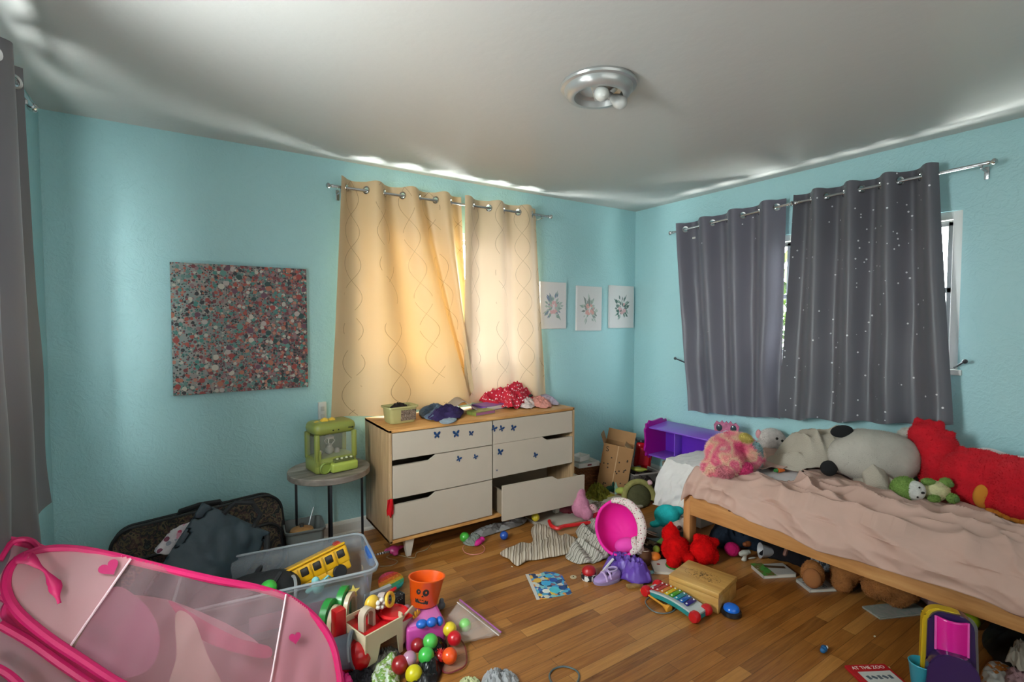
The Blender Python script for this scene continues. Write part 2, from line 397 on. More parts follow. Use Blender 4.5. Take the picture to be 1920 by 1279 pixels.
# windows
M_GLASS = None
def glass_mat():
    m, nt, b = newmat('window_glass'); out = nt.nodes['Material Output']
    t = N(nt, 'ShaderNodeBsdfTransparent', Color=(.93, .96, .95, 1)); g = N(nt, 'ShaderNodeBsdfGlossy', Roughness=.02)
    mx = N(nt, 'ShaderNodeMixShader'); mx.inputs[0].default_value = .05
    nt.links.new(t.outputs[0], mx.inputs[1]); nt.links.new(g.outputs[0], mx.inputs[2]); nt.links.new(mx.outputs[0], out.inputs['Surface']); return m
M_GLASS = glass_mat(); M_FRAME = mt('e2e2de', .35); M_ALU = mt('a8abad', .35, metal=.6)
def window(name, horiz, plane, s, a0, a1, z0, z1, splits):
    """horiz: axis along the wall, plane: wall face, s: outward sign"""
    def bx(mb, a, b_, zc, zd, dep0, dep1):
        pc = plane+s*(dep0+dep1)/2; pd = abs(dep1-dep0)
        if horiz == 'x': mb.box(((a+b_)/2, pc, zc), (b_-a, pd, zd), bev=.003)
        else: mb.box((pc, (a+b_)/2, zc), (pd, b_-a, zd), bev=.003)
        return mb
    mb = MB(); t = .045; H = z1-z0
    for (a, b_) in ((a0-.02, a0+t), (a1-t, a1+.02)): bx(mb, a, b_, (z0+z1)/2, H+.03, .015, .125)
    for z in (z0+t/2, z1-t/2): bx(mb, a0+.01, a1-.01, z, t, .018, .122)
    o = struct(mb.build(name, M_FRAME, smooth=False))
    sill = bx(MB(), a0-.02, a1+.02, z0-.005, .03, -.02, .05).build('sill', M_WHITE, o, smooth=False)
    for i, (a, b_, mid) in enumerate(splits):
        sb = MB()
        for q in (a+.015, b_-.015): bx(sb, q-.015, q+.015, (z0+z1)/2, H-.1, .05, .085)
        for z in (z0+.06, z1-.06) + ((mid,) if mid else ()): bx(sb, a, b_, z, .032, .05, .085)
        f = sb.build('sash', M_ALU, o, smooth=False)
        bx(MB(), a+.02, b_-.02, (z0+z1)/2, H-.12, .064, .068).build('pane', M_GLASS, f, smooth=False)
    return o
window('window_1', 'x', YB, 1, *WB, [(1.015, 1.68, 1.42), (1.68, 2.325, 1.42)])
window('window_2', 'y', XR, 1, *WR, [(.98, 1.45, 1.585), (1.45, 1.88, 1.585), (1.88, 2.555, 1.585)])
window('window_3', 'y', XL, -1, *WL, [(1.195, 1.84, 1.55), (1.84, 2.495, 1.55)])
# outdoors beyond the right window: lawn and leafy shrubs
go = struct(MB().box((9, 1.5, -.35), (10, 16, .1)).build('ground', mt('4c5c2a', 1, var=.3, vs=3)))
def leafy(loc, h, r, seed, label, cols, n=900):
    t = thing('tree', label, 'tree', loc)
    rnd = random.Random(seed)
    MB().tube([(0, 0, 0), (.05, .03, h*.4), (0, .1, h*.75)], [.07, .05, .02], 8).build('trunk', mt('6d5a44', .9), t)
    mb = MB()
    for _ in range(n):
        d = Vector([rnd.gauss(0, 1) for _ in range(3)]).normalized()*rnd.random()**.4
        p = Vector((d.x*r, d.y*r, h*.62+d.z*h*.42)); a = Vector([rnd.uniform(-1, 1) for _ in range(3)]).normalized()*rnd.uniform(.08, .16)
        bq = a.cross(Vector((rnd.random(), rnd.random(), 1))).normalized()*.035
        q = [mb.bm.verts.new(p+x) for x in (-a, bq, a, -bq)]; mb.bm.faces.new(q)
    m = patchwork(cols, 9, .6); mb.build('foliage', m, t, smooth=False)
    return t
for i, (x, y, h, r, lb) in enumerate(((6.6, 2.9, 2.7, .9, 'leafy green tree outside the right window, seen low between the grey curtains'), (6.9, .7, 2.35, .75, 'bright leafy bush outside the glass beside the right curtain edge'), (9.2, 1.2, 2.7, .9, 'farther pale green tree outside the right window'))):
    leafy((x, y, -.3), h, r, i, lb, ['2a3a12', '3d5218', '4e6420', '1d2c10', '5a6c30'])
# ================================================================ CURTAINS AND RODS
M_ROD = mt('b4b6b8', .25, metal=.9); M_SILV = mt('c8c8c8', .2, metal=1)
def curtain_mat(kind, glow=None):
    m, nt, b = newmat('curtain_'+kind); out = nt.nodes['Material Output']; v = coords(nt)
    if kind == 'beige':
        col = lin('cbb08a'); tl = lin('dfa04e'); f = .042; rough = .55
        # wavy trellis of metallic thread
        c2 = coords(nt, kind='UV'); sep = N(nt, 'ShaderNodeSeparateXYZ'); nt.links.new(c2, sep.inputs[0])
        def M2(op, a, b_):
            n = N(nt, 'ShaderNodeMath', operation=op)
            for i, q in enumerate((a, b_)):
                if q is None: continue
                if isinstance(q, (int, float)): n.inputs[i].default_value = q
                else: nt.links.new(q, n.inputs[i])
            return n.outputs[0]
        s_ = M2('MULTIPLY', M2('SINE', M2('MULTIPLY', sep.outputs[1], 2*PI/.42), None), .062)
        lines = []
        for sg in (1, -1):
            q = M2('ADD', M2('MULTIPLY', s_, sg), sep.outputs[0]); q = M2('ABSOLUTE', M2('SUBTRACT', M2('FRACT', M2('DIVIDE', q, .25), None), .5), None)
            lines.append(M2('LESS_THAN', q, .008))
        ln = M2('MAXIMUM', lines[0], lines[1])
        gate = N(nt, 'ShaderNodeTexNoise', Scale=5.0); nt.links.new(v, gate.inputs['Vector'])
        ln = M2('MULTIPLY', ln, M2('GREATER_THAN', gate.outputs['Fac'], .44))
        nt.links.new(mixc(nt, ln, 'c9b18c', '94836a'), b.inputs['Base Color'])
        nt.links.new(M2('MULTIPLY', ln, .8), b.inputs['Metallic'])
    else:
        base = {'grey': '5c5a66', 'speckled': '57565d', 'plain': '68686e'}[kind]; col = lin(base); tl = lin('9a8f98'); f = .005; rough = .42
        if kind != 'plain':
            vo = N(nt, 'ShaderNodeTexVoronoi', Scale=22.0); nt.links.new(v, vo.inputs['Vector'])
            lt = N(nt, 'ShaderNodeMath', operation='LESS_THAN'); nt.links.new(vo.outputs['Distance'], lt.inputs[0]); lt.inputs[1].default_value = .12
            sc_ = N(nt, 'ShaderNodeSeparateColor'); nt.links.new(vo.outputs['Color'], sc_.inputs[0])
            g2 = N(nt, 'ShaderNodeMath', operation='GREATER_THAN'); nt.links.new(sc_.outputs[0], g2.inputs[0]); g2.inputs[1].default_value = .3 if kind == 'speckled' else .94
            mu = N(nt, 'ShaderNodeMath', operation='MULTIPLY'); nt.links.new(lt.outputs[0], mu.inputs[0]); nt.links.new(g2.outputs[0], mu.inputs[1])
            nt.links.new(mixc(nt, mu.outputs[0], base, 'd8d8dc'), b.inputs['Base Color'])
        else: b.inputs['Base Color'].default_value = col
    if glow: tl, f = lin(glow[0]), glow[1]
    b.inputs['Roughness'].default_value = rough; b.inputs['Sheen Weight'].default_value = .2
    t = N(nt, 'ShaderNodeBsdfTranslucent', Color=tl); mx = N(nt, 'ShaderNodeMixShader'); mx.inputs[0].default_value = f
    nt.links.new(b.outputs[0], mx.inputs[1]); nt.links.new(t.outputs[0], mx.inputs[2]); nt.links.new(mx.outputs[0], out.inputs['Surface'])
    return m
def rod(label, a, b, wall_dir, brackets, r=.009):
    """a, b world ends; wall_dir unit vector toward the wall; brackets: distances along"""
    a, b = Vector(a), Vector(b); d = (b-a).normalized(); t = thing('curtain_rod', label, 'curtain rod', a)
    MB().cyl((0, 0, 0), b-a, r, n=14).build('pole', M_ROD, t)
    for e in (Vector((0, 0, 0)), b-a):
        s_ = -d if e.length < .01 else d
        MB().lathe([(0, 0), (.012, 0), (.012, .01), (.008, .014), (.017, .026), (.017, .034), (.008, .042), (0, .043)], 14, M=Matrix.Translation(e) @ s_.to_track_quat('Z', 'Y').to_matrix().to_4x4()).build('finial', M_SILV, t)
    wd = Vector(wall_dir)
    for q, gap in brackets:
        p = d*q; mb = MB(); mb.tube([p+wd*.0-Vector((0, 0, .02)), p+wd*gap*.5-Vector((0, 0, .022)), p+wd*(gap-.003)-Vector((0, 0, .022))], .006, 8)
        e = p+wd*(gap-.004)-Vector((0, 0, .03)); mb.box(e, (.02 if wd.y else .006, .006 if wd.y else .02, .065), bev=.001)
        mb.cyl(p-Vector((0, 0, .022)), p-Vector((0, 0, .004)), .006)
        mb.build('bracket', M_ROD, t)
    return t
def curtain(label, group, A, B, bot, wallout, n_waves, m, top_z_fn, phase=0, amp=.045, gather=None, seed=0, hem_wave=.01, grom=True, ring_m=None, nu=320, hem=None, rod_r=.009, bell=0):
    """A,B: (x,y) of rod line ends for this panel; bot: list of (t, dx along rod, z) hem control; wallout: unit vec into the room"""
    A = Vector((*A, 0)); B = Vector((*B, 0)); d = (B-A); L = d.length; d.normalize(); n = Vector((*wallout, 0))
    w_top = L
    g_pts = []
    def prof(u, k):  # wave depth; loosens toward the hem
        ph = u*n_waves*2*PI+phase
        return math.sin(ph + .5*k*math.sin(u*5+seed)), math.cos(ph)
    def hem_at(u):
        for (u0, s0, z0), (u1, s1, z1) in zip(bot, bot[1:]):
            if u <= u1 or (u1, s1, z1) == bot[-1]:
                f = (u-u0)/(u1-u0); f = f*f*(3-2*f) if False else f
                return s0+(s1-s0)*f, z0+(z1-z0)*f
    def fn(u, v):     # v: 0 top, 1 hem
        s0 = u*L; s1, zb = hem_at(u)
        kk = v**1.15
        s_ = s0+(s1-s0)*kk; zt = top_z_fn(u); z = zt+(zb-zt)*v
        a = amp*(1-.30*v); dp, _ = prof(u, v)
        off = a*dp + .014*v*noise.noise(Vector((u*9, v*4, seed))) + bell*v*v
        zz = z + hem_wave*v*math.sin(u*n_waves*2*PI+1.3) + (.012*noise.noise(Vector((u*7, 0, seed)))*v)
        p = A + d*s_ + n*off
        if v < .06: zz += .006*abs(dp)*(1-v/.06)
        return Vector((p.x, p.y, zz))
    H = top_z_fn(0)-bot[0][2]
    nv = int(H/.011)
    gr = []
    rr = .021; dz = .052
    if grom:
        K = n_waves*2
        for k in range(int(K)+2):
            u = ((k*PI+0.0)-phase)/(n_waves*2*PI)
            if .015 < u < .985: gr.append(u)
    def hole(u, v):
        if v*H > .12: return True
        for g in gr:
            du = (u-g); q = fn(u, v)-fn(g, dz/H)
            if q.length < rr*.86: return False
        return True
    mb = MB(); bm = mb.bm
    V = [[bm.verts.new(fn(i/nu, j/nv)) for j in range(nv+1)] for i in range(nu+1)]
    uvl = bm.loops.layers.uv.new('cloth')
    # arc length along the cloth for the print
    arc = [0.]
    for i in range(nu): arc.append(arc[-1]+(V[i+1][nv//3].co-V[i][nv//3].co).length)
    for i in range(nu):
        for j in range(nv):
            if hole((i+.5)/nu, (j+.5)/nv):
                f = bm.faces.new((V[i][j], V[i+1][j], V[i+1][j+1], V[i][j+1]))
                for lp, (a_, b_) in zip(f.loops, ((i, j), (i+1, j), (i+1, j+1), (i, j+1))): lp[uvl].uv = (arc[a_], b_/nv*H)
    bmesh.ops.remove_doubles(bm, verts=[v for v in bm.verts if not v.link_faces], dist=0)
    for v in [v for v in bm.verts if not v.link_faces]: bm.verts.remove(v)
    t = thing('curtain', label, 'curtain', (A.x, A.y, 0), group=group)
    bmesh.ops.translate(bm, vec=-Vector((A.x, A.y, 0)), verts=bm.verts)
    body = mb.build('panel', m, t)
    hd = MB()
    for g in gr:
        p = fn(g, dz/H)-Vector((A.x, A.y, 0)); e = 1e-3
        tu = (fn(g+e, dz/H)-fn(g-e, dz/H)).normalized(); nn = tu.cross(Vector((0, 0, 1))).normalized()
        Mx = Matrix.Translation(p) @ nn.to_track_quat('Z', 'Y').to_matrix().to_4x4()
        q = MB(); q.lathe([(rr*.8, -.002), (rr*.8, .002), (rr*1.2, .0035), (rr*1.25, 0), (rr*1.2, -.0035), (rr*.8, -.002)], 22, M=Mx)
        q.build('grommet', ring_m or M_SILV, t)
    # stitched header band
    return t
M_BEIGE = curtain_mat('beige'); M_BEIGE2 = curtain_mat('beige', ('dcc0aa', .047)); M_GREY = curtain_mat('grey'); M_SPEC = curtain_mat('speckled'); M_PLAIN = curtain_mat('plain')
gap = .10
# back wall rod and two beige panels
yr = YB-gap; r0 = Yp(640, 350, yr); r1 = Yp(1020, 405, yr)
rod('silver curtain rod over the beige curtains on the back wall', (r0.x-.05, yr, 2.245), (r1.x+.04, yr, 2.25), (0, 1, 0), [(.05, gap), (r1.x-r0.x+.03, gap)])
tz = lambda u: 2.302
xa = Yp(637, 360, yr).x; xm = Yp(868, 385, yr).x; xb = Yp(1010, 400, yr).x
b0 = Yp(618, 785, yr-.02); b1 = Yp(800, 735, yr-.05); b2 = Yp(893, 700, yr-.08)
curtain('left beige curtain panel, patterned with thin wavy lines, glowing gold and flaring at its hem', 'beige curtains', (xa, yr), (xm, yr), [(0, b0.x-xa, b0.z), (.6, 1.70-xa+.02, .80), (1, b2.x-xa, .98)], (0, -1), 3.6, M_BEIGE, tz, phase=PI*.62, amp=.05, seed=1, bell=.03)
c0 = Yp(880, 700, yr); c1 = Yp(1028, 745, yr)
curtain('right beige curtain panel, paler and hanging straight beside the floral canvases', 'beige curtains', (xm+.0, yr+.005), (xb, yr), [(0, c0.x-xm-.06, .81), (1, c1.x-xm, .775)], (0, -1), 2.6, M_BEIGE2, tz, phase=PI*.3, amp=.046, seed=2)
# right wall rods and two grey panels
xr = XR-gap
ra = Xp(1262, 436, xr); rb = Xp(1480, 383, xr); rc = Xp(1495, 380, xr); rd = Xp(1850, 306, xr)

rod('thin silver curtain rod over the left grey curtain on the right wall', (xr, ra.y, ra.z), (xr, rb.y+.01, rb.z), (1, 0, 0), [(.04, gap)])
rod('long silver curtain rod over the speckled curtain, its bracket bare at the right', (xr, rc.y-.02, rc.z), (xr, rd.y, rd.z), (1, 0, 0), [(.1, gap), (rc.y-rd.y-.04, gap)])
def zline(P, Q, y0, y1):
    return lambda u: P.z+(Q.z-P.z)*((y0+(y1-y0)*u)-P.y)/(Q.y-P.y)+.052
g0 = Xp(1274, 425, xr).y; g1 = Xp(1468, 385, xr).y
h0 = Xp(1295, 772, xr); h1 = Xp(1458, 785, xr)
curtain('grey blackout curtain hanging left of the speckled one, white tag at its top corner', 'grey curtains on the right wall', (xr, g0), (xr, g1), [(0, g0-h0.y, h0.z), (1, g0-h1.y, h1.z)], (-1, 0), 3.4, M_GREY, zline(ra, rb, g0, g1), phase=PI*.55, amp=.048, seed=3)
s0 = Xp(1490, 370, xr).y; s1 = Xp(1762, 320, xr).y
k0 = Xp(1460, 785, xr-.03); k1 = Xp(1787, 800, xr-.03)
curtain('charcoal curtain speckled with silver stars, widest panel on the right wall', 'grey curtains on the right wall', (xr, s0), (xr, s1), [(0, s0-k0.y, k0.z), (1, s0-k1.y, k1.z)], (-1, 0), 4.0, M_SPEC, zline(rc, rd, s0, s1), phase=PI*.9, amp=.05, seed=4, bell=.02)
tg = [o for o in C.objects if o.name == 'curtain.002'][0]
pt = Xp(1301, 446, xr-.04)
MB().box((pt.x-tg.location.x, pt.y-tg.location.y, pt.z), (.001, .03, .014)).build('care_tag', M_WHITE, tg, 'small white tag', smooth=False)
# left wall
xl = XL+gap
L0 = Xp(0, 122, xl); L1 = Xp(47, 145, xl); L2 = Xp(108, 990, xl)

lr = Xp(68, 243, xl)
rod('silver curtain rod running along the left wall to a round end knob', (xl, 1.05, 2.235), (xl, 2.62, 2.235), (-1, 0, 0), [(1.5, gap), (.05, gap)])
curtain('front grey curtain on the left wall, hem hanging over the pink play tent', 'grey curtains on the left wall', (xl, 1.75), (xl, 2.42), [(0, 0, .70), (.8, .70, .60), (1, 2.70-1.75, .66)], (1, 0), 3.0, M_PLAIN, lambda u: 2.29, phase=PI*.2, amp=.035, seed=6)
curtain('narrow dark grey curtain bunched behind the front one on the left wall', 'grey curtains on the left wall', (xl-.035, 2.43), (xl-.035, 2.585), [(0, .03, .9), (1, .16, 1.2)], (1, 0), 1.5, M_SPEC, lambda u: 2.29, phase=0, amp=.022, seed=7, nu=120)
# hold-back hooks on the right wall
for i, (px, py, dx, lb) in enumerate(((1275, 677, 1, 'dark curtain hold-back peg on the wall left of the grey curtain'), (1797, 684, -1, 'dark curtain hold-back peg on the wall at the bottom of the window frame'))):
    p = Xp(px, py, XR-.05); t = thing('curtain_holdback', lb, 'hook', (XR, p.y, p.z), group='curtain hold-back pegs')
    MB().cyl((-.001, -.03*dx, -.02), (-.07, .03*dx, .02), .005).build('stem', mt('3a3d44', .35, metal=.5), t)
    MB().ell((-.072, .032*dx, .021), .013, sub=2).build('knob', mt('2c2e33', .3), t)
# ================================================================ CEILING LIGHT
cl = thing('ceiling_light', 'round flush ceiling light with its glass off, showing two bulbs', 'ceiling light', (*Zp(1122, 160, 2.435)[:2], ZC))
MET = mt('b9b9b7', .28, metal=.55)
MB().lathe([(.085, -.004), (.16, -.0), (.165, -.01), (.162, -.018), (.148, -.022), (.146, -.034), (.135, -.05), (.118, -.058), (.105, -.056), (.1, -.03), (.085, -.02), (.085, -.004)], 56).build('trim_ring', MET, cl)
MB().lathe([(0, -.012), (.098, -.012), (.098, -.02), (0, -.02)], 40).build('reflector', mt('e6e6e4', .2, metal=.7), cl)
MB().box((0, 0, -.032), (.15, .05, .018), rot=(0, 0, .7), bev=.004).build('crossbar', mt('cfcfcd', .3, metal=.5), cl)
for k, (dx, dy, tz_) in enumerate(((-.02, -.035, .035), (.05, -.02, .01))):
    b_ = MB(); d = Vector((dx*1.6, dy*1.4-.05, -.075)).normalized(); p0 = Vector((dx, dy*.3, -.035))
    b_.lathe([(.013, 0), (.014, .02), (.02, .03), (.029, .05), (.0305, .065), (.026, .083), (.013, .094), (0, .097)], 24, M=Matrix.Translation(p0) @ d.to_track_quat('Z', 'Y').to_matrix().to_4x4())
    b_.build('light_bulb', mt('b9b8b4', .35) if k else mt('c9c9c4', .3), cl)
    MB().cyl(p0-d*.01, p0+d*.018, .016, n=20).build('lamp_socket', mt('8f8f8d', .5), cl)
# ================================================================ PICTURES
def canvas(label, x0, x1, z0, z1, m, tilt=0, group=None, th=.022):
    t = thing('canvas_print', label, 'canvas print', ((x0+x1)/2, YB, (z0+z1)/2), group=group, rot=(0, tilt, 0))
    MB().box((0, -th/2-.002, 0), (x1-x0, th, z1-z0), bev=.002).build('stretched_canvas', m, t, smooth=False)
    return t
def painting_mat():
    m, nt, b = newmat('spattered_paint'); v = coords(nt)
    prev = None
    sp = N(nt, 'ShaderNodeSeparateXYZ'); nt.links.new(v, sp.inputs[0])
    bgc = N(nt, 'ShaderNodeTexNoise', Scale=9.0, Detail=4.0); nt.links.new(v, bgc.inputs['Vector'])
    mr = N(nt, 'ShaderNodeMapRange'); nt.links.new(sp.outputs[0], mr.inputs['Value']); mr.inputs['From Min'].default_value = -.33; mr.inputs['From Max'].default_value = .35
    light = ramp(nt, bgc.outputs['Fac'], [(.35, '8f8a86'), (.5, '7f918f'), (.65, '9a908a')])
    dark = ramp(nt, bgc.outputs['Fac'], [(.35, '55414a'), (.5, '6a5556'), (.62, '7a4a4a'), (.7, '4a5a58')])
    prev = mixc(nt, mr.outputs[0], light, dark)
    for sc_, size, cols in ((95, .3, ['1f2428', '4a5c58', 'a8504a', '2a1c22', 'c8a898', '6b8a84', '55303a']), (70, .36, ['2a2e33', '3f7f7a', 'd06a55', 'c9c2b4', '7b4a55', 'b85050', '5f8f88']),
                            (42, .34, ['dcd6c8', '4d9a90', 'c95a4a', '30333a', 'a87f86', 'd8907a', '6d9a94', '8a3a42']), (27, .24, ['e8e0d0', 'b84a44', '6aa79c', '1d4f4c', 'cf7d62', 'd9c7c2', '7a4a60'])):
        vo = N(nt, 'ShaderNodeTexVoronoi', Scale=sc_); nt.links.new(v, vo.inputs['Vector'])
        sx = N(nt, 'ShaderNodeSeparateColor'); nt.links.new(vo.outputs['Color'], sx.inputs[0])
        cols = [''.join('%02x' % int(int(q[i:i+2], 16)*.82) for i in (0, 2, 4)) for q in cols]
        c = ramp(nt, sx.outputs[0], [(i/len(cols), q) for i, q in enumerate(cols)], 'CONSTANT')
        th = N(nt, 'ShaderNodeMath', operation='MULTIPLY_ADD'); nt.links.new(sx.outputs[1], th.inputs[0]); th.inputs[1].default_value = size*1.3; th.inputs[2].default_value = size*.6
        lt = N(nt, 'ShaderNodeMath', operation='LESS_THAN'); nt.links.new(vo.outputs['Distance'], lt.inputs[0]); nt.links.new(th.outputs[0], lt.inputs[1])
        gt = N(nt, 'ShaderNodeMath', operation='GREATER_THAN'); nt.links.new(mr.outputs[0], gt.inputs[0]); 
        q3 = N(nt, 'ShaderNodeMath', operation='MULTIPLY_ADD'); nt.links.new(sx.outputs[2], q3.inputs[0]); q3.inputs[1].default_value = 1.5; q3.inputs[2].default_value = -.85
        nt.links.new(q3.outputs[0], gt.inputs[1])
        a = N(nt, 'ShaderNodeMath', operation='MULTIPLY'); nt.links.new(lt.outputs[0], a.inputs[0]); nt.links.new(gt.outputs[0], a.inputs[1])
        prev = mixc(nt, a.outputs[0], prev, c)
    nt.links.new(prev, b.inputs['Base Color']); b.inputs['Roughness'].default_value = .5; return m
canvas('large square canvas spattered with coral, teal, white and black paint', -.07, .625, 1.0, 1.73, painting_mat(), th=.035)
def floral(label, x0, x1, z0, z1, seed, cols, tilt=0):
    t = canvas(label, x0, x1, z0, z1, mt('d8d4d4', .7), tilt, 'floral canvas prints by the corner')
    rnd = random.Random(seed); byc = {}
    w_, h_ = (x1-x0), (z1-z0)
    for _ in range(58):
        a = rnd.uniform(-1.2, 4.3); r0_ = rnd.uniform(.01, .07)*1; L = rnd.uniform(.02, .06); c = rnd.choice(cols[:3])
        byc.setdefault(c, []).append((a, r0_, L, rnd.uniform(.006, .012), 0))
    for _ in range(14): byc.setdefault(cols[3], []).append((rnd.uniform(0, 6.28), rnd.uniform(0, .03), .03, .02, 1))
    for c, ls in byc.items():
        mb = MB()
        for (a, r0_, L, wd, fl) in ls:
            d = Vector((math.cos(a), 0, math.sin(a))); n_ = Vector((-d.z, 0, d.x)); o_ = Vector((0, -.0245-rnd.random()*.0008, -.01))
            pts = [o_+d*r0_, o_+d*(r0_+L*.4)+n_*wd, o_+d*(r0_+L), o_+d*(r0_+L*.5)-n_*wd]
            pts = [Vector((max(-w_*.45, min(w_*.45, p.x)), p.y, max(-h_*.42, min(h_*.42, p.z*1.25)))) for p in pts]
            mb.bm.faces.new([mb.bm.verts.new(p) for p in pts])
        mb.build('painted_flowers' if c == cols[3] else 'painted_leaves', mt(c, .8), t, smooth=False)
P3 = [Yp(1062, 532, YB), Yp(1058, 616, YB)]
floral('floral canvas print nearest the beige curtain, partly hidden, with a pink and blue posy', 2.43, 2.705, 1.345, 1.735, 3, ['8fa39c', '7d8aa0', 'a9b8b0', 'd5a8ac'])
floral('middle of the three floral canvas prints, palest, with grey green leaves', 2.825, 3.115, 1.325, 1.715, 8, ['9aa8a0', '8c938f', 'b4bfb6', 'd9a5a0'], tilt=.01)
floral('floral canvas print nearest the room corner, with darkest green leaves', 3.215, 3.525, 1.345, 1.735, 13, ['4f6b64', '6d7f7a', '8fa39a', 'cfa6a8'])
# ================================================================ DRESSER
M_OAK = wood(['a8743c', 'c08c50', 'd0a066'], (1.5, 14, 14)); M_OAKV = wood(['8f7150', 'a98a66', 'b89a78'], (14, 14, 1.2))
M_DRAW = mt('b3a798', .4, var=.02); M_DARK = mt('1c1714', .8); M_NAVY = mt('123a66', .35)
DX0, DX1, DY0, DY1, DZ0, DZ1 = .955, 2.345, 2.745, 3.2, .115, .782
dr = thing('dresser', 'oak dresser with six cream drawers and blue butterflies, its lowest right drawer pulled askew', 'dresser', ((DX0+DX1)/2, (DY0+DY1)/2, 0))
W_ = DX1-DX0; D_ = DY1-DY0; th = .018
def dl(x, y, z): return (x-(DX0+DX1)/2, y-(DY0+DY1)/2, z)
MB().box(dl((DX0+DX1)/2, (DY0+DY1)/2, DZ1-th/2), (W_, D_, th), bev=.002).build('top', M_OAK, dr)
MB().box(dl((DX0+DX1)/2, (DY0+DY1)/2, DZ0+th/2), (W_, D_, th), bev=.002).build('bottom_board', M_OAK, dr)
for x in (DX0+th/2, DX1-th/2): MB().box(dl(x, (DY0+DY1)/2, (DZ0+DZ1)/2), (th, D_, DZ1-DZ0-.002), bev=.002).build('side_panel', M_OAKV, dr)
MB().box(dl((DX0+DX1)/2, DY0+D_/2+.03, (DZ0+DZ1)/2), (.018, D_-.06, DZ1-DZ0-2*th)).build('divider', M_DARK, dr)
MB().box(dl((DX0+DX1)/2, DY1-.01, (DZ0+DZ1)/2), (W_-2*th, .006, DZ1-DZ0-2*th)).build('back_panel', M_DARK, dr)
xm_ = (DX0+DX1)/2; rows = [(.605, .76), (.378, .6), (.14, .372)]
def butterfly(parent, x, z, s, rot):
    mb = MB()
    for sg in (1, -1):
        for pts in ([(0, 0), (.25, .75), (.7, 1), (1, .8), (.8, .25), (.3, .0)], [(0, 0), (.5, -.05), (.75, -.45), (.5, -.85), (.3, -.6), (.1, -.3)]):
            mb.prism([(sg*p[0], p[1]) for p in pts], 0, .02, M=None)
    mb.box((0, 0, .02), (.07, .9, .05))
    M = Matrix.Translation((x, -.0105, z)) @ Matrix.Rotation(rot, 4, 'Y') @ Matrix.Rotation(PI/2, 4, 'X') @ Matrix.Scale(s, 4)
    bmesh.ops.transform(mb.bm, matrix=M, verts=mb.bm.verts)
    mb.build('butterfly_decal', M_NAVY, parent, smooth=False)
draws = {}
for col in (0, 1):
    xa_, xb_ = (DX0+th+.003, xm_-.004) if col == 0 else (xm_+.004, DX1-th-.003)
    w2 = (xb_-xa_)/2
    for r_, (z0, z1) in enumerate(rows):
        zc = (z0+z1)/2; hh = (z1-z0)/2
        if r_ == 0: pts = [(-w2, -hh), (w2, -hh), (w2, hh), (-w2, hh)]
        else:
            nd = .03; n0, n1 = (w2*.78, w2*.62) if r_ else (0, 0)
            pts = [(-w2, -hh), (w2, -hh), (w2, hh), (-w2+w2*.82, hh), (-w2+w2*.68, hh-nd), (-w2, hh-nd)]
            if col: pts = [(-p[0], p[1]) for p in pts][::-1]
        d = MB().prism(pts, -.008, .008, M=Matrix.Rotation(PI/2, 4, 'X'), bev=.0012)
        c = Vector(dl((xa_+xb_)/2, DY0+.008, zc)); rz = 0; rx = 0
        if col and r_ == 2: c += Vector((.03, -.085, -.03)); rz = R(-3.2); rx = R(1)
        if col and r_ == 1: c += Vector((0, -.002, .004))
        o = d.build('drawer', M_DRAW, dr, 'cream drawer front pulled out and hanging low' if (col and r_ == 2) else None, loc=c, rot=(rx, 0, rz), smooth=False)
        bx = MB(); L = .40
        for sx in (-w2+.02, w2-.02): bx.box((sx, L/2+.01, -.01), (.012, L, (z1-z0)-.075))
        bx.box((0, L/2+.01, -hh+.035), (2*w2-.04, L, .006)); bx.box((0, L+.005, -.01), (2*w2-.04, .01, (z1-z0)-.075))
        bx.build('drawer_box', mt('8a7a66', .7), o, smooth=False)
        draws[col, r_] = (o, c)
for px, py, col, r_, s, a in ((819, 816, 0, 0, .017, .1), (855, 814, 0, 0, .018, -.1), (883, 813, 0, 0, .013, .25), (926, 804, 1, 0, .016, .9), (940, 804, 1, 0, .015, .9), (962, 803, 1, 0, .016, .6),
                            (860, 861, 0, 1, .014, .8), (891, 857, 0, 1, .012, .9), (937, 848, 1, 1, .017, .5), (1003, 854, 1, 1, .014, .9), (931, 882, 1, 1, .005, .2)):
    o, c = draws[col, r_]; p = Yp(px, py, DY0); q = Vector(dl(p.x, p.y, p.z))-c
    butterfly(o, q.x, q.z, s*1.35, a*.55)
for i, x in enumerate((DX0+.13, DX1-.13)):
    for y in (DY0+.05, DY1-.05):
        mb = MB().tube([(0, 0, DZ0), (0, 0, 0)], [.042, .018], 4); bmesh.ops.rotate(mb.bm, verts=mb.bm.verts, cent=(0, 0, 0), matrix=Matrix.Rotation(R(45), 3, 'Z'))
        mb.build('leg', mt('cfc8bb', .5), dr, loc=dl(x, y, 0), smooth=False)
# red cloth corner caught in the drawer gap
p = Yp(732, 965, DY0-.012)
rt_ = MB().grid(6, 12, lambda u, v: Vector(((u-.5)*.045*(1-.5*abs(v-.6)), -.004*math.sin(u*9+v*4)-.006, -v*.1+.012*math.sin(u*8)*v)))
tag(rt_.build('hanging_ribbon', fabric('b3161d'), None, loc=(p.x, DY0-.004, .385), solid=.002), 'red scrap of cloth trailing from the left gap of the lowest dresser drawer', 'cloth')
# wall plate
p = Yp(604, 772, YB-.01)
ou = thing('wall_plate', 'white wall box beside the beige curtain, above the round side table', 'wall box', (p.x, YB, p.z))
MB().box((0, -.012, 0), (.05, .022, .125), bev=.004).build('cover', mt('cfcfcb', .4), ou)
MB().box((0, -.024, .02), (.022, .004, .03), bev=.001).build('switch', mt('b9b9b5', .4), ou)
MB().box((0, -.024, -.03), (.022, .004, .03), bev=.001).build('socket', mt('b0b0ac', .4), ou)
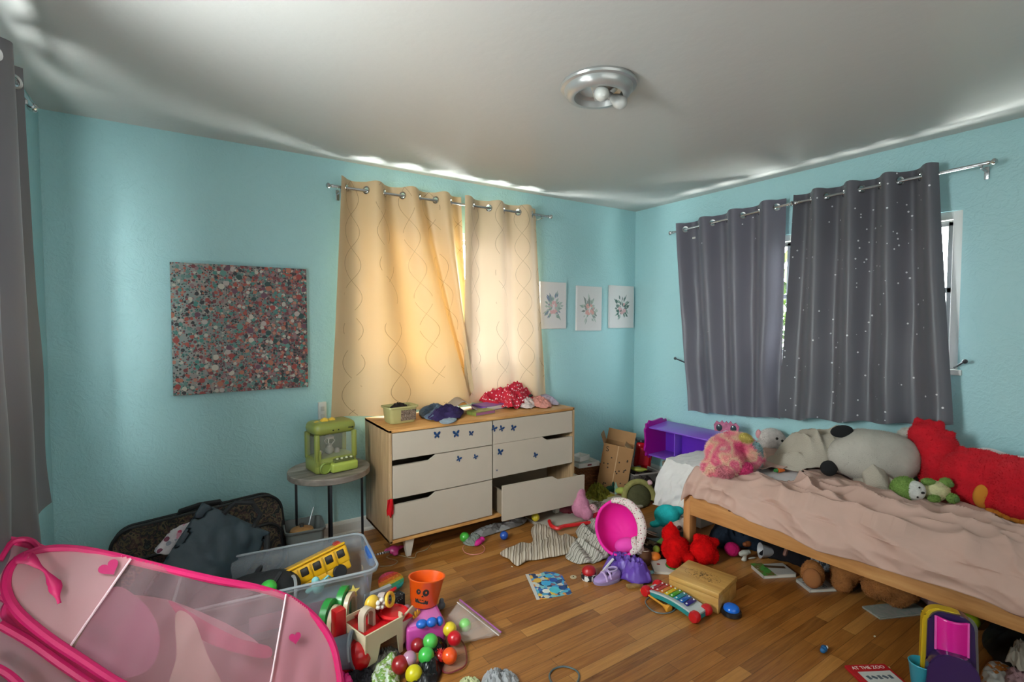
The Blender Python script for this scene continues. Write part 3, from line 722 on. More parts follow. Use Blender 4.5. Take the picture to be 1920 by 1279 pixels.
# ================================================================ SIDE TABLE
stc = Vector((.695, 3.05)); SZ = .533
st = thing('side_table', 'round side table with a weathered grey wood top and thin black legs', 'side table', (stc.x, stc.y, 0))
MB().lathe([(0, SZ-.038), (.226, SZ-.038), (.232, SZ-.034), (.233, SZ-.004), (.23, SZ), (0, SZ)], 64).build('tabletop', wood(['6d645c', '877d74', '9a9187'], (1.5, 10, 10), .55), st)
fwd = Vector((-.25, -1)).normalized()
for k in range(4):
    a = math.atan2(fwd.y, fwd.x)+k*PI/2+R(3); x, y = .185*math.cos(a), .185*math.sin(a)
    MB().box((x, y, (SZ-.038)/2), (.014, .014, SZ-.038), rot=(0, 0, a), bev=.001).build('leg', mt('15151a', .4, metal=.3), st)
mbx = MB()
for a in (math.atan2(fwd.y, fwd.x)+R(3), math.atan2(fwd.y, fwd.x)+R(93)): mbx.box((0, 0, SZ-.045), (.37, .012, .012), rot=(0, 0, a))
mbx.build('cross_brace', mt('15151a', .4, metal=.3), st)
# ================================================================ TOY CLAW MACHINE
G1 = plastic('848b40', .38); G2 = plastic('7f8f3c', .4); YEL = plastic('e0b63c'); GLS = mt('d6dccb', .08, trans=.0, alpha=.10)
cm = thing('toy_claw_machine', 'green dinosaur toy claw machine with yellow back spikes on the round table', 'toy', (.70, 3.03, SZ), rz=R(10))
w_, d_, h_ = .25, .17, .29
bd = MB()
bd.box((0, 0, .045), (w_, d_, .09), bev=.022, seg=3); bd.box((0, 0, h_-.035), (w_, d_, .075), bev=.034, seg=4)
for sx in (-1, 1):
    for sy in (-1, 1): bd.box((sx*(w_/2-.014), sy*(d_/2-.014), .15), (.028, .028, .16), bev=.008)
bd.box((-w_/2+.02, -d_/2+.008, .09), (.03, .016, .09), bev=.006)
bd.build('shell', G1, cm)
MB().box((0, d_/2-.012, .15), (w_-.02, .012, .16)).build('back_panel', mt('4a4a30', .6), cm)
MB().box((-.005, -d_/2+.006, .155), (w_-.05, .003, .135), bev=.001).build('front_window', GLS, cm)
MB().box((-w_/2+.006, 0, .155), (.003, d_-.05, .12), bev=.001).build('side_window', GLS, cm, label='clear side window')
bb = MB(); bb.box((.035, -d_/2-.012, .032), (.16, .05, .055), rot=(R(8), 0, 0), bev=.012, seg=3); bb.build('control_panel', plastic('a6b552', .35), cm)
MB().box((.035, -d_/2-.008, .066), (.12, .03, .02), rot=(R(20), 0, 0), bev=.004).build('button_tray', mt('5b6038', .5), cm)
for i in range(4): MB().ell((-.005+i*.028, -d_/2-.013, .078), (.008, .008, .006), sub=2).build('button', mt('d6d9b8', .3), cm)
MB().lathe([(0, 0), (.034, 0), (.034, .008), (.028, .012), (.024, .006), (0, .006)], 28, M=Matrix.Translation((-.072, -d_/2-.002, .035)) @ Matrix.Rotation(PI/2, 4, 'X')).build('prize_hatch', G2, cm)
for i, (x, s) in enumerate(((-.085, .03), (-.04, .034), (.005, .03))):
    MB().lathe([(s, 0), (s*.6, s*.6), (0, s*.85)], 5, M=Matrix.Translation((x, -.01, h_-.006-.01*(i == 0)))).build('back_spike', YEL, cm)
for x in (-.02, .012): MB().ell((x, -d_/2+.001, h_-.045), .0045, sub=2).build('eye', M_DARK, cm)
MB().box((.085, -d_/2+.002, h_-.04), (.035, .004, .012), rot=(0, .15, 0), bev=.003).build('nameplate', mt('2e3320', .4), cm)
cw = MB(); cw.cyl((-.01, 0, .245), (-.01, 0, .2), .008); cw.lathe([(0, 0), (.028, .004), (.03, .014), (.02, .02), (0, .02)], 20, M=Matrix.Translation((-.01, 0, .18)))
for k in range(3): a = k*2.1; cw.tube([(-.01+.02*math.cos(a), .02*math.sin(a), .185), (-.01+.034*math.cos(a), .034*math.sin(a), .165), (-.01+.016*math.cos(a), .016*math.sin(a), .145)], .0035, 6)
cw.build('claw', mt('b7aca4', .3), cm)
pl = MB(); pl.ell((-.01, 0, .115), (.026, .022, .026)); pl.ell((-.01, 0, .15*.92), (.018, .016, .016)); pl.ell((.04, .01, .1), .018); pl.ell((-.055, .02, .1), .016); pl.build('prize', mt('8d8580', .6), cm)
# ================================================================ BED
BX, BY, BR = 2.5, 1.92, R(3.0); BW, BL = .925, 2.15
bed = thing('bed', 'low pine bed frame under the window with the charcoal curtain', 'bed', (BX, BY, 0), rz=BR)
PINE = wood(['a56f3d', 'bd8650', 'cc9a64'], (12, 1.3, 12), .5, 2.6); PINEX = wood(['a56f3d', 'bd8650', 'cc9a64'], (1.3, 12, 12), .5, 2.6); PINEZ = wood(['a0693a', 'b67d4a', 'c6915c'], (12, 12, 1.3), .5, 2.6)
for (x, y) in ((.035, -.03), (BW-.035, -.03), (.035, -BL+.03), (BW-.035, -BL+.03)):
    MB().box((x, y, .185), (.07, .045, .37), bev=.004).build('leg', PINEZ, bed)
for x in (.015, BW-.015): MB().box((x, -BL/2, .305), (.026, BL-.1, .12), bev=.004).build('side_rail', PINE, bed)
for x in (.042, BW-.042): MB().box((x, -BL/2, .262), (.028, BL-.12, .03), bev=.003).build('slat_ledge', PINE, bed)
for y in (-.025, -BL+.025):
    MB().box((BW/2, y, .325), (BW-.145, .024, .09), bev=.004).build('end_rail', PINEX, bed)
for i in range(13): MB().box((BW/2, -.14-i*.155, .285), (BW-.07, .07, .016)).build('slat', PINEX, bed)
kn = MB()
bm_ = Matrix.Translation((BX, BY, 0)) @ Matrix.Rotation(BR, 4, 'Z'); bmi = bm_.inverted()
for px, py in ((1370, 957), (1506, 1019), (1690, 1072), (1745, 1094)):
    p = bmi @ Xp(px, py, BX+.03); MB().ell((.0015, p.y, max(.28, min(.35, p.z))), (.002, .009, .005), sub=2).build('wood_knot', mt('5a2f16', .6), bed)
MTZ = .5
mat_ = thing('mattress', 'thin white mattress lying on the pine bed frame', 'mattress', (BX, BY, 0), rz=BR)
MB().box((BW/2, -BL/2, (.295+MTZ)/2), (BW-.075, BL-.07, MTZ-.295), bev=.04, seg=5).build('core', fabric('e2dcdc', .05), mat_)
# sheet
def pin(poly, x, y):
    c = False; j = len(poly)-1
    for i in range(len(poly)):
        if (poly[i][1] > y) != (poly[j][1] > y) and x < (poly[j][0]-poly[i][0])*(y-poly[i][1])/(poly[j][1]-poly[i][1])+poly[i][0]: c = not c
        j = i
    return c
bare = [[(lambda q: (q.x, q.y))(bmi @ Zp(a, b, MTZ)) for a, b in poly] for poly in (
    [(1415, 893), (1440, 888), (1478, 886), (1500, 890), (1512, 897), (1500, 905), (1512, 915), (1490, 917), (1478, 912), (1462, 912), (1440, 905), (1425, 906)],
    [(1850, 985), (1885, 965), (1935, 958), (1990, 975), (2100, 1040), (1935, 1015), (1900, 1002)])]
def sheet_fn(u, v):
    y = -.02-u*(BL-.05)
    W = BW-.05; e = .012
    drop = .062+.042*min(1, max(0, (u-.13)/.12))+.008*math.sin(u*19)
    tot = W+drop+.05
    s = v*tot                                            # runs from the wall side over the front edge and down
    if s < W-.04: x = BW-.03-s; z = MTZ+.006; side = 0
    else:
        q = s-(W-.04); r_ = .045
        if q < r_*1.57: a = q/r_; x = .03+r_-.04+.0+(.0)+(1-math.sin(a))*0+ (BW-.03-(W-.04)) - .03-r_+.04 - r_*math.sin(a); z = MTZ+.006-r_*(1-math.cos(a)); side = a/1.57
        else:
            dz_ = q-r_*1.57; x = BW-.03-(W-.04)-r_-.004; z = MTZ+.006-r_-dz_; side = 1
            # slides outward over the rail
            k_ = min(1, max(0, (dz_-.01)/.05)); out = (.006+.034*min(1, max(0, (u-.13)/.1)))*k_; x -= out
    # folds
    P = Vector((u*3.5+s*1.5, s*7-u*5, 0)); f1 = ridge(P, 2); f2 = ridge(Vector((u*12+s*3, s*14-u*8, 3)), 5); f3 = noise.noise(Vector((u*40, s*30, 7)))
    centre = math.exp(-((s-.68)/.17)**2)
    amp = .020+.044*centre*min(1, max(0, (u-.1)*6))
    n_ = max(0, f1)*amp+max(0, f2)*amp*.55+f3*.0022
    # gathers radiating at the head corner
    if side > 0: n_ = n_*1.0+side*(.018*math.sin(u*150+s*20)*math.exp(-u*8)+.016*math.sin((u*2.2-s*1.1)*15)*min(1, u*4)+.022*max(0, ridge(Vector((u*7+s*4, s*4-u*3, 9)), 4)))
    if side < .5: z += n_; 
    else: x -= abs(n_)*1.0
    z = max(z, MTZ+.003) if side == 0 else z
    if u < .02: z -= (1-u/.02)*.05
    return bm_ @ Vector((x, y, z))
sb = MB(); NU, NV = 460, 200
def keepf(u, v):
    p = bmi @ sheet_fn(u, v)
    if v*(BW+.2) > BW-.1: return True
    j = .012*noise.noise(Vector((p.x*30, p.y*30, 0)))
    return not any(pin(b_, p.x+j, p.y+j) for b_ in bare)
sb.grid(NU, NV, sheet_fn, keepf)
for v in [v for v in sb.bm.verts if not v.link_faces]: sb.bm.verts.remove(v)
sheet = sb.build('bed_sheet', mt('b6978b', .85, var=.05, vs=5, spec=.2), None, solid=.002)
tag(sheet, 'dusty pink sheet, wrinkled and pulled loose over the mattress', 'bed sheet')
# ================================================================ WHITE COVERED BOX AT THE BED HEAD
wb_ = thing('draped_box', 'low box behind the bed head under a white sheet', 'box', (3.19, 2.2, 0))
MB().box((0, 0, .2), (.62, .28, .4), bev=.01).build('carton', mt('cfc9c4', .8), wb_)
HWX, HWY, TOPZ = .315, .145, .41
def wsheet(u, v):
    x = -HWX-.34+u*(2*HWX+.34); y = -HWY-.16*(1-.4*u)+v*(2*HWY+.17*(1-.4*u))
    dx = max(0, -HWX-x); dy = max(0, -HWY-y); d = min(dx+dy-.35*min(dx, dy), .27+.05*dx)
    f = ridge(Vector((u*6+v*3, v*5-u*4, 0)), 3); f2 = ridge(Vector((u*13, v*12+u*9, 4)), 6)
    X = max(x, -HWX)-.06*min(1, d*9)*(dx > 0)-.16*dx-(.02*max(0, f)+.012*f2)*min(1, dx*12); Y = max(y, -HWY)-(.010+.05*dy+.014*max(0, f))*min(1, dy*14)
    z = TOPZ-d+(max(0, f)*.010+.004*f2 if d == 0 else 0)
    z -= .03*max(0, -(x+HWX-.1))*min(1, 1)
    return Vector((3.19, 2.2, 0))+Vector((X, Y, max(.015, z)))
w2_ = MB().grid(130, 90, wsheet).build('white_sheet', fabric('d6d2d0', .03), None, solid=.002)
tag(w2_, 'white sheet draped over the low box between bed and corner', 'sheet')
hang = heap('white_towel', [Zp(a, b, .2)[:2] for a, b in ((1228, 862), (1250, 855), (1285, 880), (1292, 930), (1262, 945), (1232, 925), (1215, 895))], .05, fabric('d5d6da', .04), seed=9, fold=.05, freq=10, dirn=R(60), z0=.2)
bpy.data.objects.remove(hang)
# ================================================================ PURPLE SHELF
ps = thing('toy_shelf', 'purple plastic toy shelf with magenta scalloped ends near the corner', 'shelf', (3.36, 2.50, .265), rz=R(2))
PUR = plastic('6a30b8', .35); PURL = plastic('8a5ad0', .35); MAG = plastic('a0108c', .35)
Lh = .33
MB().box((.11, 0, .14), (.012, 2*Lh, .25), bev=.003).build('back_panel', PUR, ps)
MB().box((0, 0, .262), (.24, 2*Lh, .012), rot=(0, R(-6), 0), bev=.003).build('upper_board', PURL, ps)
MB().box((0, 0, .02), (.24, 2*Lh, .012), bev=.003).build('lower_board', PURL, ps)
MB().box((.06, Lh-.16, .14), (.1, .01, .24), bev=.002).build('divider', PURL, ps)
def scallop(n, w, h, amp): 
    out = []
    for k in range(120):
        a = 2*PI*k/120; sx = math.copysign(abs(math.cos(a))**.45, math.cos(a)); sz = math.copysign(abs(math.sin(a))**.45, math.sin(a))
        r_ = 1+amp*math.cos(n*a)
        out.append((sx*w/2*r_, sz*h/2*r_))
    return out
Mx = Matrix.Rotation(PI/2, 4, 'X')
MB().prism(scallop(13, .30, .31, .06), -.009, .009, M=Matrix.Translation((-.01, Lh+.008, .15)) @ Mx, bev=.004).build('end_panel', MAG, ps, 'magenta scalloped end panel')
e2 = MB().prism(scallop(11, .30, .27, .09), -.009, .009, M=Matrix.Translation((-.02, -Lh-.008, .17)) @ Matrix.Rotation(R(10), 4, 'X') @ Mx, bev=.004).build('end_panel', mt('b0506c', .5), ps, 'dusty pink scalloped end panel with dark ovals')
sup = thing('storage_carton', 'plain carton low in the corner under the purple toy shelf', 'box', (3.36, 2.6, 0))
MB().box((.02, -.1, .13), (.26, .4, .255), bev=.004).build('carton_body', mt('8a7a6a', .9), sup)
mk = thing('toy_glasses', 'pink toy glasses with two dark oval lenses and a spiky top, above the rainbow plush', 'toy glasses', Xp(1362, 803, 3.30), rz=R(0), rot=(R(0), 0, R(-64))); mk.scale = (.62, .62, .62)
pp = [(-.13, -.04), (-.05, -.05), (0, -.02), (.05, -.05), (.13, -.035), (.14, .03), (.10, .075), (.07, .05), (.045, .09), (.02, .055), (0, .085), (-.025, .055), (-.05, .09), (-.075, .055), (-.11, .08), (-.14, .03)]
MB().prism(pp, -.01, .01, M=Mx, bev=.003).build('glasses_frame', mt('a8567a', .5, var=.3, vs=30), mk)
for sx in (-1, 1): MB().ell((sx*.078, -.012, .002), (.034, .008, .042)).build('lens', mt('2c3b46', .2), mk)
# ================================================================ CORNER CLUTTER
KRAFT = mt('9a7148', .85, var=.08, vs=6)
cb = thing('cardboard_box', 'open cardboard box leaning in the corner, dotted with black marks', 'cardboard box', (2.98, 3.0, 0), rot=(R(-3), R(9), R(-50)))
w_, d_, h_ = .24, .2, .38; t_ = .005
mb = MB(); mb.box((0, -d_/2, h_/2), (w_, t_, h_)); mb.box((0, d_/2, h_/2), (w_, t_, h_)); mb.box((-w_/2, 0, h_/2), (t_, d_, h_)); mb.box((w_/2, 0, h_/2), (t_, d_, h_)); mb.box((0, 0, .004), (w_, d_, t_))
mb.build('carton_body', KRAFT, cb, smooth=False)
MB().box((0, d_/2+.02, h_+.045), (w_*.98, t_, .1), rot=(R(-22), 0, 0)).build('flap', KRAFT, cb, smooth=False)
MB().box((w_/2-.035, 0, h_-.018), (.1, d_*.96, t_), rot=(0, R(38), 0)).build('flap', mt('b08a60', .85), cb, smooth=False)
MB().box((-w_/2-.02, 0, h_+.03), (t_, d_*.96, .08), rot=(0, R(-25), 0)).build('flap', KRAFT, cb, smooth=False)
MB().box((0, -d_/2-.004, h_/2), (.008, .001, h_)).build('seam_tape', mt('b9946a', .5), cb, smooth=False)
text_mesh('printed_letter', 'S', .06, M_DARK, cb, (-.085, -d_/2-.004, h_-.045), (PI/2, 0, 0))
mb = MB(); rnd = random.Random(4)
for _ in range(20): mb.box((rnd.uniform(-.105, .105), -d_/2-.0035, rnd.uniform(.02, .33)), (.011, .001, .011), rot=(0, rnd.random(), 0))
mb.build('printed_marks', mt('33261a', .8), cb, smooth=False)
wk = thing('wicker_basket', 'small brown wicker basket on the floor behind the pulled-out drawer', 'basket', Zp(1100, 905, 0)+Vector((0, .02, 0)), rz=R(-8))
mb = MB(); w_, d_, h_ = .2, .17, .17
for j in range(12):
    z = .008+j*h_/12
    pts = []
    for k in range(56):
        a = k/56*4; sd = int(a); f = a-sd; c = [(-1, -1), (1, -1), (1, 1), (-1, 1)]; A, B = c[sd], c[(sd+1) % 4]
        x, y = A[0]+(B[0]-A[0])*f, A[1]+(B[1]-A[1])*f; o_ = 1+.03*math.cos(k*PI+j*PI); s_ = 1+.12*z/h_
        pts.append((x*w_/2*o_*s_, y*d_/2*o_*s_, z))
    mb.tube(pts, .0075, 5, closed=True)
mb.box((0, 0, .006), (w_*.95, d_*.95, .006))
mb.build('weave', mt('8f5a36', .7, var=.3, vs=40), wk)
for i, (px, py, z, w2, c, lb) in enumerate(((1098, 872, .2, .2, 'd2cdc6', 'shallow white tray with a small red print, lying on the wicker basket'), (1090, 862, .245, .13, 'dcdad6', 'small white lid on top of the stacked tray beside the dresser'))):
    p = Zp(px, py, z); tr = thing('tray', lb, 'tray', (p.x, p.y+.02, z), rz=R(-8+i*20)); s_ = w2
    mb = MB().box((0, 0, .003), (s_, s_*.8, .006)); 
    for q in (-1, 1): mb.box((0, q*s_*.4, .018), (s_, .005, .036)); mb.box((q*s_/2, 0, .018), (.005, s_*.8, .036))
    mb.build('tray_body', mt(c, .5), tr, smooth=False)
    if not i: MB().box((0, -s_*.4-.003, .018), (.04, .001, .014)).build('printed_mark', mt('7a3038', .6), tr, smooth=False)
gb = thing('fabric_bin', 'small grey open bin of toys between the cardboard box and the white sheet', 'bin', Zp(1200, 915, 0), rz=R(-12))
mb = MB(); w_, d_, h_ = .26, .2, .15
for q in (-1, 1): mb.box((0, q*d_/2, h_/2), (w_, .006, h_)); mb.box((q*w_/2, 0, h_/2), (.006, d_, h_))
mb.box((0, 0, .006), (w_, d_, .006)); mb.build('bin_body', mt('5a5450', .8, bumps=(120, .8, .01)), gb, smooth=False)
mb = MB(); mb.tube([(-w_/2, -d_/2, h_), (w_/2, -d_/2, h_), (w_/2, d_/2, h_), (-w_/2, d_/2, h_)], .007, 6, closed=True); mb.build('rim', mt('a0948c', .6), gb)
heap('crumpled_cloth', [(p.x, p.y) for p in (Zp(a, b, .12) for a, b in ((1182, 895), (1200, 878), (1222, 885), (1218, 903), (1195, 905)))], .05, fabric('3c3432'), seed=21, z0=.08, fold=.04, freq=14)
tag(C.objects[-1], 'dark crumpled cloth stuffed in the small grey bin', 'cloth')
# red toy case
rc_ = thing('toy_case', 'glossy red rounded toy case with a black handle, leaning near the corner', 'toy', (3.30, 2.965, .12), rot=(R(4), R(6), R(-35)))
MB().box((0, 0, .12), (.15, .07, .24), bev=.034, seg=5).build('shell', plastic('b5141c', .2), rc_)
MB().box((0, -.037, .12), (.085, .012, .15), bev=.006, seg=2).build('door', plastic('d0303a', .2), rc_)
MB().box((.0, 0, .252), (.16, .06, .026), bev=.006).build('handle', mt('22262c', .35), rc_)
for k in (-1, 0, 1): MB().cyl((k*.045, -.031, .252), (k*.045, -.036, .252), .008).build('knob', mt('70757c', .3), rc_)
sup2 = thing('toy_crate', 'small crate under the glossy red toy case, mostly hidden', 'crate', (rc_.location.x, rc_.location.y, 0))
MB().box((0, 0, .058), (.16, .12, .115), bev=.006).build('crate_body', mt('6f2a30', .6), sup2)
# ================================================================ CLEAR STORAGE BIN (left)
A_ = Zp(400, 1052, .30); B_ = Zp(672, 1003, .30); Cc = Zp(704, 1052, .30); D0 = Zp(500, 1108, .30)

bn = thing('storage_bin', 'clear plastic storage bin full of toys with a star sticker, in front of the suitcase', 'storage bin', (.335, 2.42, 0), rz=R(-6))
BLn, BWd, BHt = .76, .40, .30
M_CLR = sheer('b4bcc4', .30, .3, .3)
mb = MB(); tp = .9
def rr(w_, d_, r_, z, n=6):
    out = []
    for cx_, cy_, a0 in ((1, 1, 0), (-1, 1, PI/2), (-1, -1, PI), (1, -1, 1.5*PI)):
        for k in range(n+1): a = a0+k/n*PI/2; out.append(Vector((cx_*(w_/2-r_)+r_*math.cos(a), cy_*(d_/2-r_)+r_*math.sin(a), z)))
    return out
rings = [rr(BLn*tp*q, BWd*tp*q, .04, z) for q, z in ((.3, .004), (.97, .004), (1, .012))]+[rr(BLn*(tp+(1-tp)*z/BHt), BWd*(tp+(1-tp)*z/BHt), .045, z) for z in (.05, .12, .2, .27)]+[rr(BLn, BWd, .05, .272), rr(BLn+.03, BWd+.03, .055, .276), rr(BLn+.032, BWd+.032, .055, .29)]
vs = [[mb.bm.verts.new(p) for p in r_] for r_ in rings]
for a_, b_ in zip(vs, vs[1:]):
    for k in range(len(a_)): mb.bm.faces.new((a_[k], a_[(k+1) % len(a_)], b_[(k+1) % len(a_)], b_[k]))
mb.bm.faces.new(vs[0][::-1])
mb.build('tub', M_CLR, bn, solid=.002)
MB().tube([p+Vector((0, 0, .012)) for p in rr(BLn+.03, BWd+.03, .055, .28)], .006, 8, closed=True).build('rim', mt('a9b0b6', .3, alpha=.6), bn)
MB().box((BLn/2+.012, .0, .262), (.03, .12, .06), bev=.01).build('latch', plastic('2f5fa8', .3), bn, 'blue latch')
st5 = [( (.03 if k % 2 == 0 else .013)*math.sin(k*PI/5), (.03 if k % 2 == 0 else .013)*math.cos(k*PI/5)) for k in range(10)]
p = Vector((BLn/2-.1, -BWd/2-.003, .21))
MB().prism(st5, 0, .002, M=Matrix.Translation(p) @ Matrix.Rotation(PI/2+R(-6), 4, 'X')).build('star_sticker', mt('c9b65e', .5), bn, smooth=False)
for i, (x, w2) in enumerate(((.02, .3),)): MB().box((x, -BWd/2+.028, .15), (w2, .004, .07)).build('pink_label', mt('b0708c', .6), bn, smooth=False)
for k in range(3): MB().box((BLn/2-.012, .05-.06*k, .16), (.002, .035, .06), rot=(.3*k, R(-4), 0)).build('sticker', mt(['c9a06a', '8aa8b8', 'b89ac0'][k], .5), bn, smooth=False)
bnM = Matrix.Translation(bn.location) @ Matrix.Rotation(R(-6), 4, 'Z')
def inbin(x, y, z): return bnM @ Vector((x, y, z))
# ================================================================ school bus
sbx = thing('toy_school_bus', 'yellow toy school bus tilted in the clear storage bin', 'toy bus', inbin(.17, .04, .16), rot=(R(-14), R(-13), R(4)))
YB_ = plastic('e0a812', .3); w_, d_, h_ = .30, .11, .12
mb = MB(); mb.box((0, 0, .085), (w_, d_, .085), bev=.012, seg=3); mb.box((0, 0, .03), (w_*.96, d_*.96, .04), bev=.008)
mb.box((0, -d_/2-.001, .135), (w_*.97, .012, .01), bev=.003); mb.build('body', YB_, sbx)
for k in range(5):
    wx = -.115+k*.057; MB().box((wx, -d_/2-.001, .095), (.034, .006, .036), bev=.004).build('window', mt('2f2a26', .25), sbx)
    MB().box((wx, d_/2+.001, .095), (.034, .006, .036), bev=.004).build('window', mt('2f2a26', .25), sbx)
    if k < 4: MB().box((wx+.0285, -d_/2-.004, .08), (.005, .006, .08), bev=.002).build('door_rib', plastic('c99510', .3), sbx)
for x in (-.09, .085):
    for y in (-1, 1): MB().lathe([(0, -.01), (.028, -.01), (.032, -.006), (.032, .006), (.028, .01), (0, .01)], 24, M=Matrix.Translation((x, y*(d_/2), .02)) @ Mx).build('wheel', mt('1c1c1e', .6), sbx)
MB().box((.12, 0, .134), (.03, .06, .014), bev=.005).build('roof_light', plastic('c0392b'), sbx)
# things in the bin
bg1 = blob('backpack', [((0, 0, 0), (.17, .13, .09), (0, 0, .3)), ((.09, -.03, .02), (.12, .1, .085)), ((-.14, .03, -.01), (.1, .1, .09))], mt('17181c', .75, bumps=(140, .4, .003)), vox=.009, loc=inbin(-.17, .02, .17))
bk = thing('black_backpack', 'black backpack with a grey zipped edge lying in the clear storage bin', 'backpack', inbin(-.13, .0, .185), rz=0)
bg1.name = 'pack_body'; bg1.parent = bk; bg1.location = (0, 0, 0)
zp = [(.15+.02*math.sin(t), -.10+.0*t+.085*math.cos(t), .085*math.sin(t)+.0) for t in [k*.2 for k in range(0, 18)]]
MB().tube(zp, .007, 6).build('zip', mt('8b8d90', .4), bk)
sbb = MB().tube([(-.1, -.1, .06), (0, -.15, .09), (.07, -.13, .085), (.12, -.05, .1)], .009, 6); sbb.build('strap', mt('2b2c30', .8), bk)
def ball(label, loc, col, r=.031, group='plastic ball-pit balls', rough=.3, name='play_ball'):
    t = MB().ell((0, 0, 0), r, sub=4).build(name, plastic(col, rough), None, loc=loc)
    return tag(t, label, 'ball', group)
ball('green ball among the bags inside the clear storage bin', inbin(-.055, -.115, .265), '3cb03c', .034)
tz = thing('toy_figure', 'pale turquoise toy figure at the near rim of the storage bin below the bus', 'toy', inbin(.14, -.13, .23), rz=.3)
blob('figure_body', [((0, 0, 0), (.03, .022, .03)), ((-.01, 0, .03), (.018, .016, .02)), ((.035, 0, .012), (.02, .014, .014)), ((-.04, 0, .0), (.018, .012, .012))], mt('7fbcbc', .5), vox=.004, parent=tz, smooth=3)
MB().tube([(.03, 0, .02), (.045, -.01, .035), (.06, -.005, .02)], .005, 6).build('arm', mt('6aa8ac', .5), tz)
o = tag(MB().box((0, 0, 0), (.5, .24, .05), bev=.012).build('folded_blanket', fabric('7c8f9c'), None, loc=inbin(.02, 0, .07), rot=(0, 0, R(-6))), 'grey blue folded cloth seen through the side of the clear bin', 'cloth')
# ================================================================ SUITCASE, TOTE, BUCKET
TAP = patchwork(['17171a', '2b2724', '52452f', '1a1c1c', '46302c', '5e513c', '17181a', '3a4038'], 16, .8, noise_mix=1)
sc = thing('suitcase', 'large soft black suitcase with dark paisley panels leaning against the back wall', 'suitcase', (.07, 3.05, 0), rot=(R(-12), R(-4), R(2)))
w_, h_, d_ = .76, .385, .19
def rbox(w_, h_, r_, n=8):
    out = []
    for cx_, cy_, a0 in ((1, 1, 0), (-1, 1, PI/2), (-1, -1, PI), (1, -1, 1.5*PI)):
        for k in range(n+1): a = a0+k/n*PI/2; out.append((cx_*(w_/2-r_)+r_*math.cos(a), cy_*(h_/2-r_)+r_*math.sin(a)))
    return out
Mz = Matrix.Translation((0, 0, h_/2+.01)) @ Mx
MB().prism(rbox(w_, h_, .09), -d_/2+.0, d_/2-.02, M=Mz, bev=.012).build('shell', TAP, sc)
MB().prism(rbox(w_-.06, h_*.62, .07), d_/2-.02, d_/2+.035, M=Matrix.Translation((0, 0, h_*.33)) @ Mx, bev=.014).build('front_pocket', TAP, sc)
for (wv, hv, off, zc, r_) in ((w_, h_, -d_/2+.02, h_/2+.01, .09), (w_, h_, d_/2-.03, h_/2+.01, .09), (w_-.05, h_*.63, d_/2+.033, h_*.33, .07)):
    MB().tube([(p[0], -off, p[1]+zc) for p in rbox(wv+.006, hv+.006, r_)], .009, 6, closed=True).build('piping', mt('121316', .6), sc)
MB().tube([(-.1, -.02, h_+.005), (-.09, -.03, h_+.035), (0, -.04, h_+.045), (.09, -.03, h_+.035), (.1, -.02, h_+.005)], .014, 8).build('handle', mt('101114', .6), sc)
# teal green cloth in front of the suitcase
o = heap('folded_cloth', [(-.27, 2.62), (.1, 2.60), (.12, 2.84), (-.05, 2.88), (-.28, 2.86)], .30, fabric('123f3c'), seed=31, fold=.03, freq=6, flat=6)
tag(o, 'dark teal cloth heaped behind the pink tent and under the tote bag', 'cloth')
# tote bag
tb = thing('tote_bag', 'dark slate fabric tote bag leaning on the black suitcase', 'tote bag', (.03, 2.62, .24), rot=(R(-14), R(38), R(8)))
def tote(u, v):
    x = (u-.5)*.36; z = v*.40; y = -.07*math.sin(PI*u)*(1-.7*v)-.01*noise.noise(Vector((u*6, v*6, 1)))+.012*ridge(Vector((u*4+v*3, v*3, 0)), 4)
    return Vector((x, y, z-.12))
def toteb(u, v): p = tote(u, v); return Vector((p.x, -p.y*.7+.01, p.z))
SL = mt('33434c', .55, bumps=(12, .5, .02))
m1 = MB(); m1.grid(30, 30, tote); m1.grid(30, 30, toteb); bmesh.ops.remove_doubles(m1.bm, verts=m1.bm.verts, dist=.004); m1.build('bag_body', SL, tb, solid=.003)
MB().tube([(-.08, -.03, .27), (-.07, -.05, .33), (.0, -.06, .36), (.07, -.05, .33), (.08, -.03, .27)], .012, 8).build('handle', mt('14161a', .7), tb)
MB().tube([(.17, -.02, .26), (.2, -.05, .18), (.2, -.06, .05), (.18, -.06, -.08)], .014, 8).build('handle', mt('14161a', .7), tb)
text_mesh('printed_letters', 'G\nE', .035, mt('d8d8d4', .6), tb, (.12, -.085, -.06), (PI/2, R(-30), 0))
o = heap('printed_cloth', [(-.14, 2.70), (-.02, 2.66), (.1, 2.7), (.06, 2.82), (-.1, 2.84)], .10, spots('d6cdd2', ['c2486a', '7a3a52', '9a9aa8', 'd99ab0'], 34, .4), seed=33, z0=.36, fold=.04, freq=12, dirn=.4)
tag(o, 'white cloth printed with pink flowers, tucked between the suitcase and the tote', 'cloth')
# grey bucket under the side table
bu = thing('bucket', 'grey rectangular tub holding a wooden-handled brush, between the suitcase and table legs', 'tub', (.535, 2.98, 0), rz=R(-5))
mb = MB(); w_, d_, h_ = .2, .2, .25
ri = [rr(w_*q, d_*q, .03, z) for q, z in ((.3, .004), (.82, .004), (.86, .02), (1, h_), (1.05, h_), (1.05, h_-.014))]
vs = [[mb.bm.verts.new(p) for p in r_] for r_ in ri]
for a_, b_ in zip(vs, vs[1:]):
    for k in range(len(a_)): mb.bm.faces.new((a_[k], a_[(k+1) % len(a_)], b_[(k+1) % len(a_)], b_[k]))
mb.bm.faces.new(vs[0][::-1]); mb.build('tub_body', mt('6e7270', .5), bu, solid=.003)
br_ = thing('brush', 'round wooden brush lying in the grey tub', 'brush', (.52, 2.97, .2), rz=.3)
MB().lathe([(0, 0), (.06, 0), (.068, .012), (.06, .03), (.03, .042), (0, .045)], 28).build('brush_head', wood(['9a6a3a', 'b98550', 'c99a64'], (3, 8, 3)), br_)
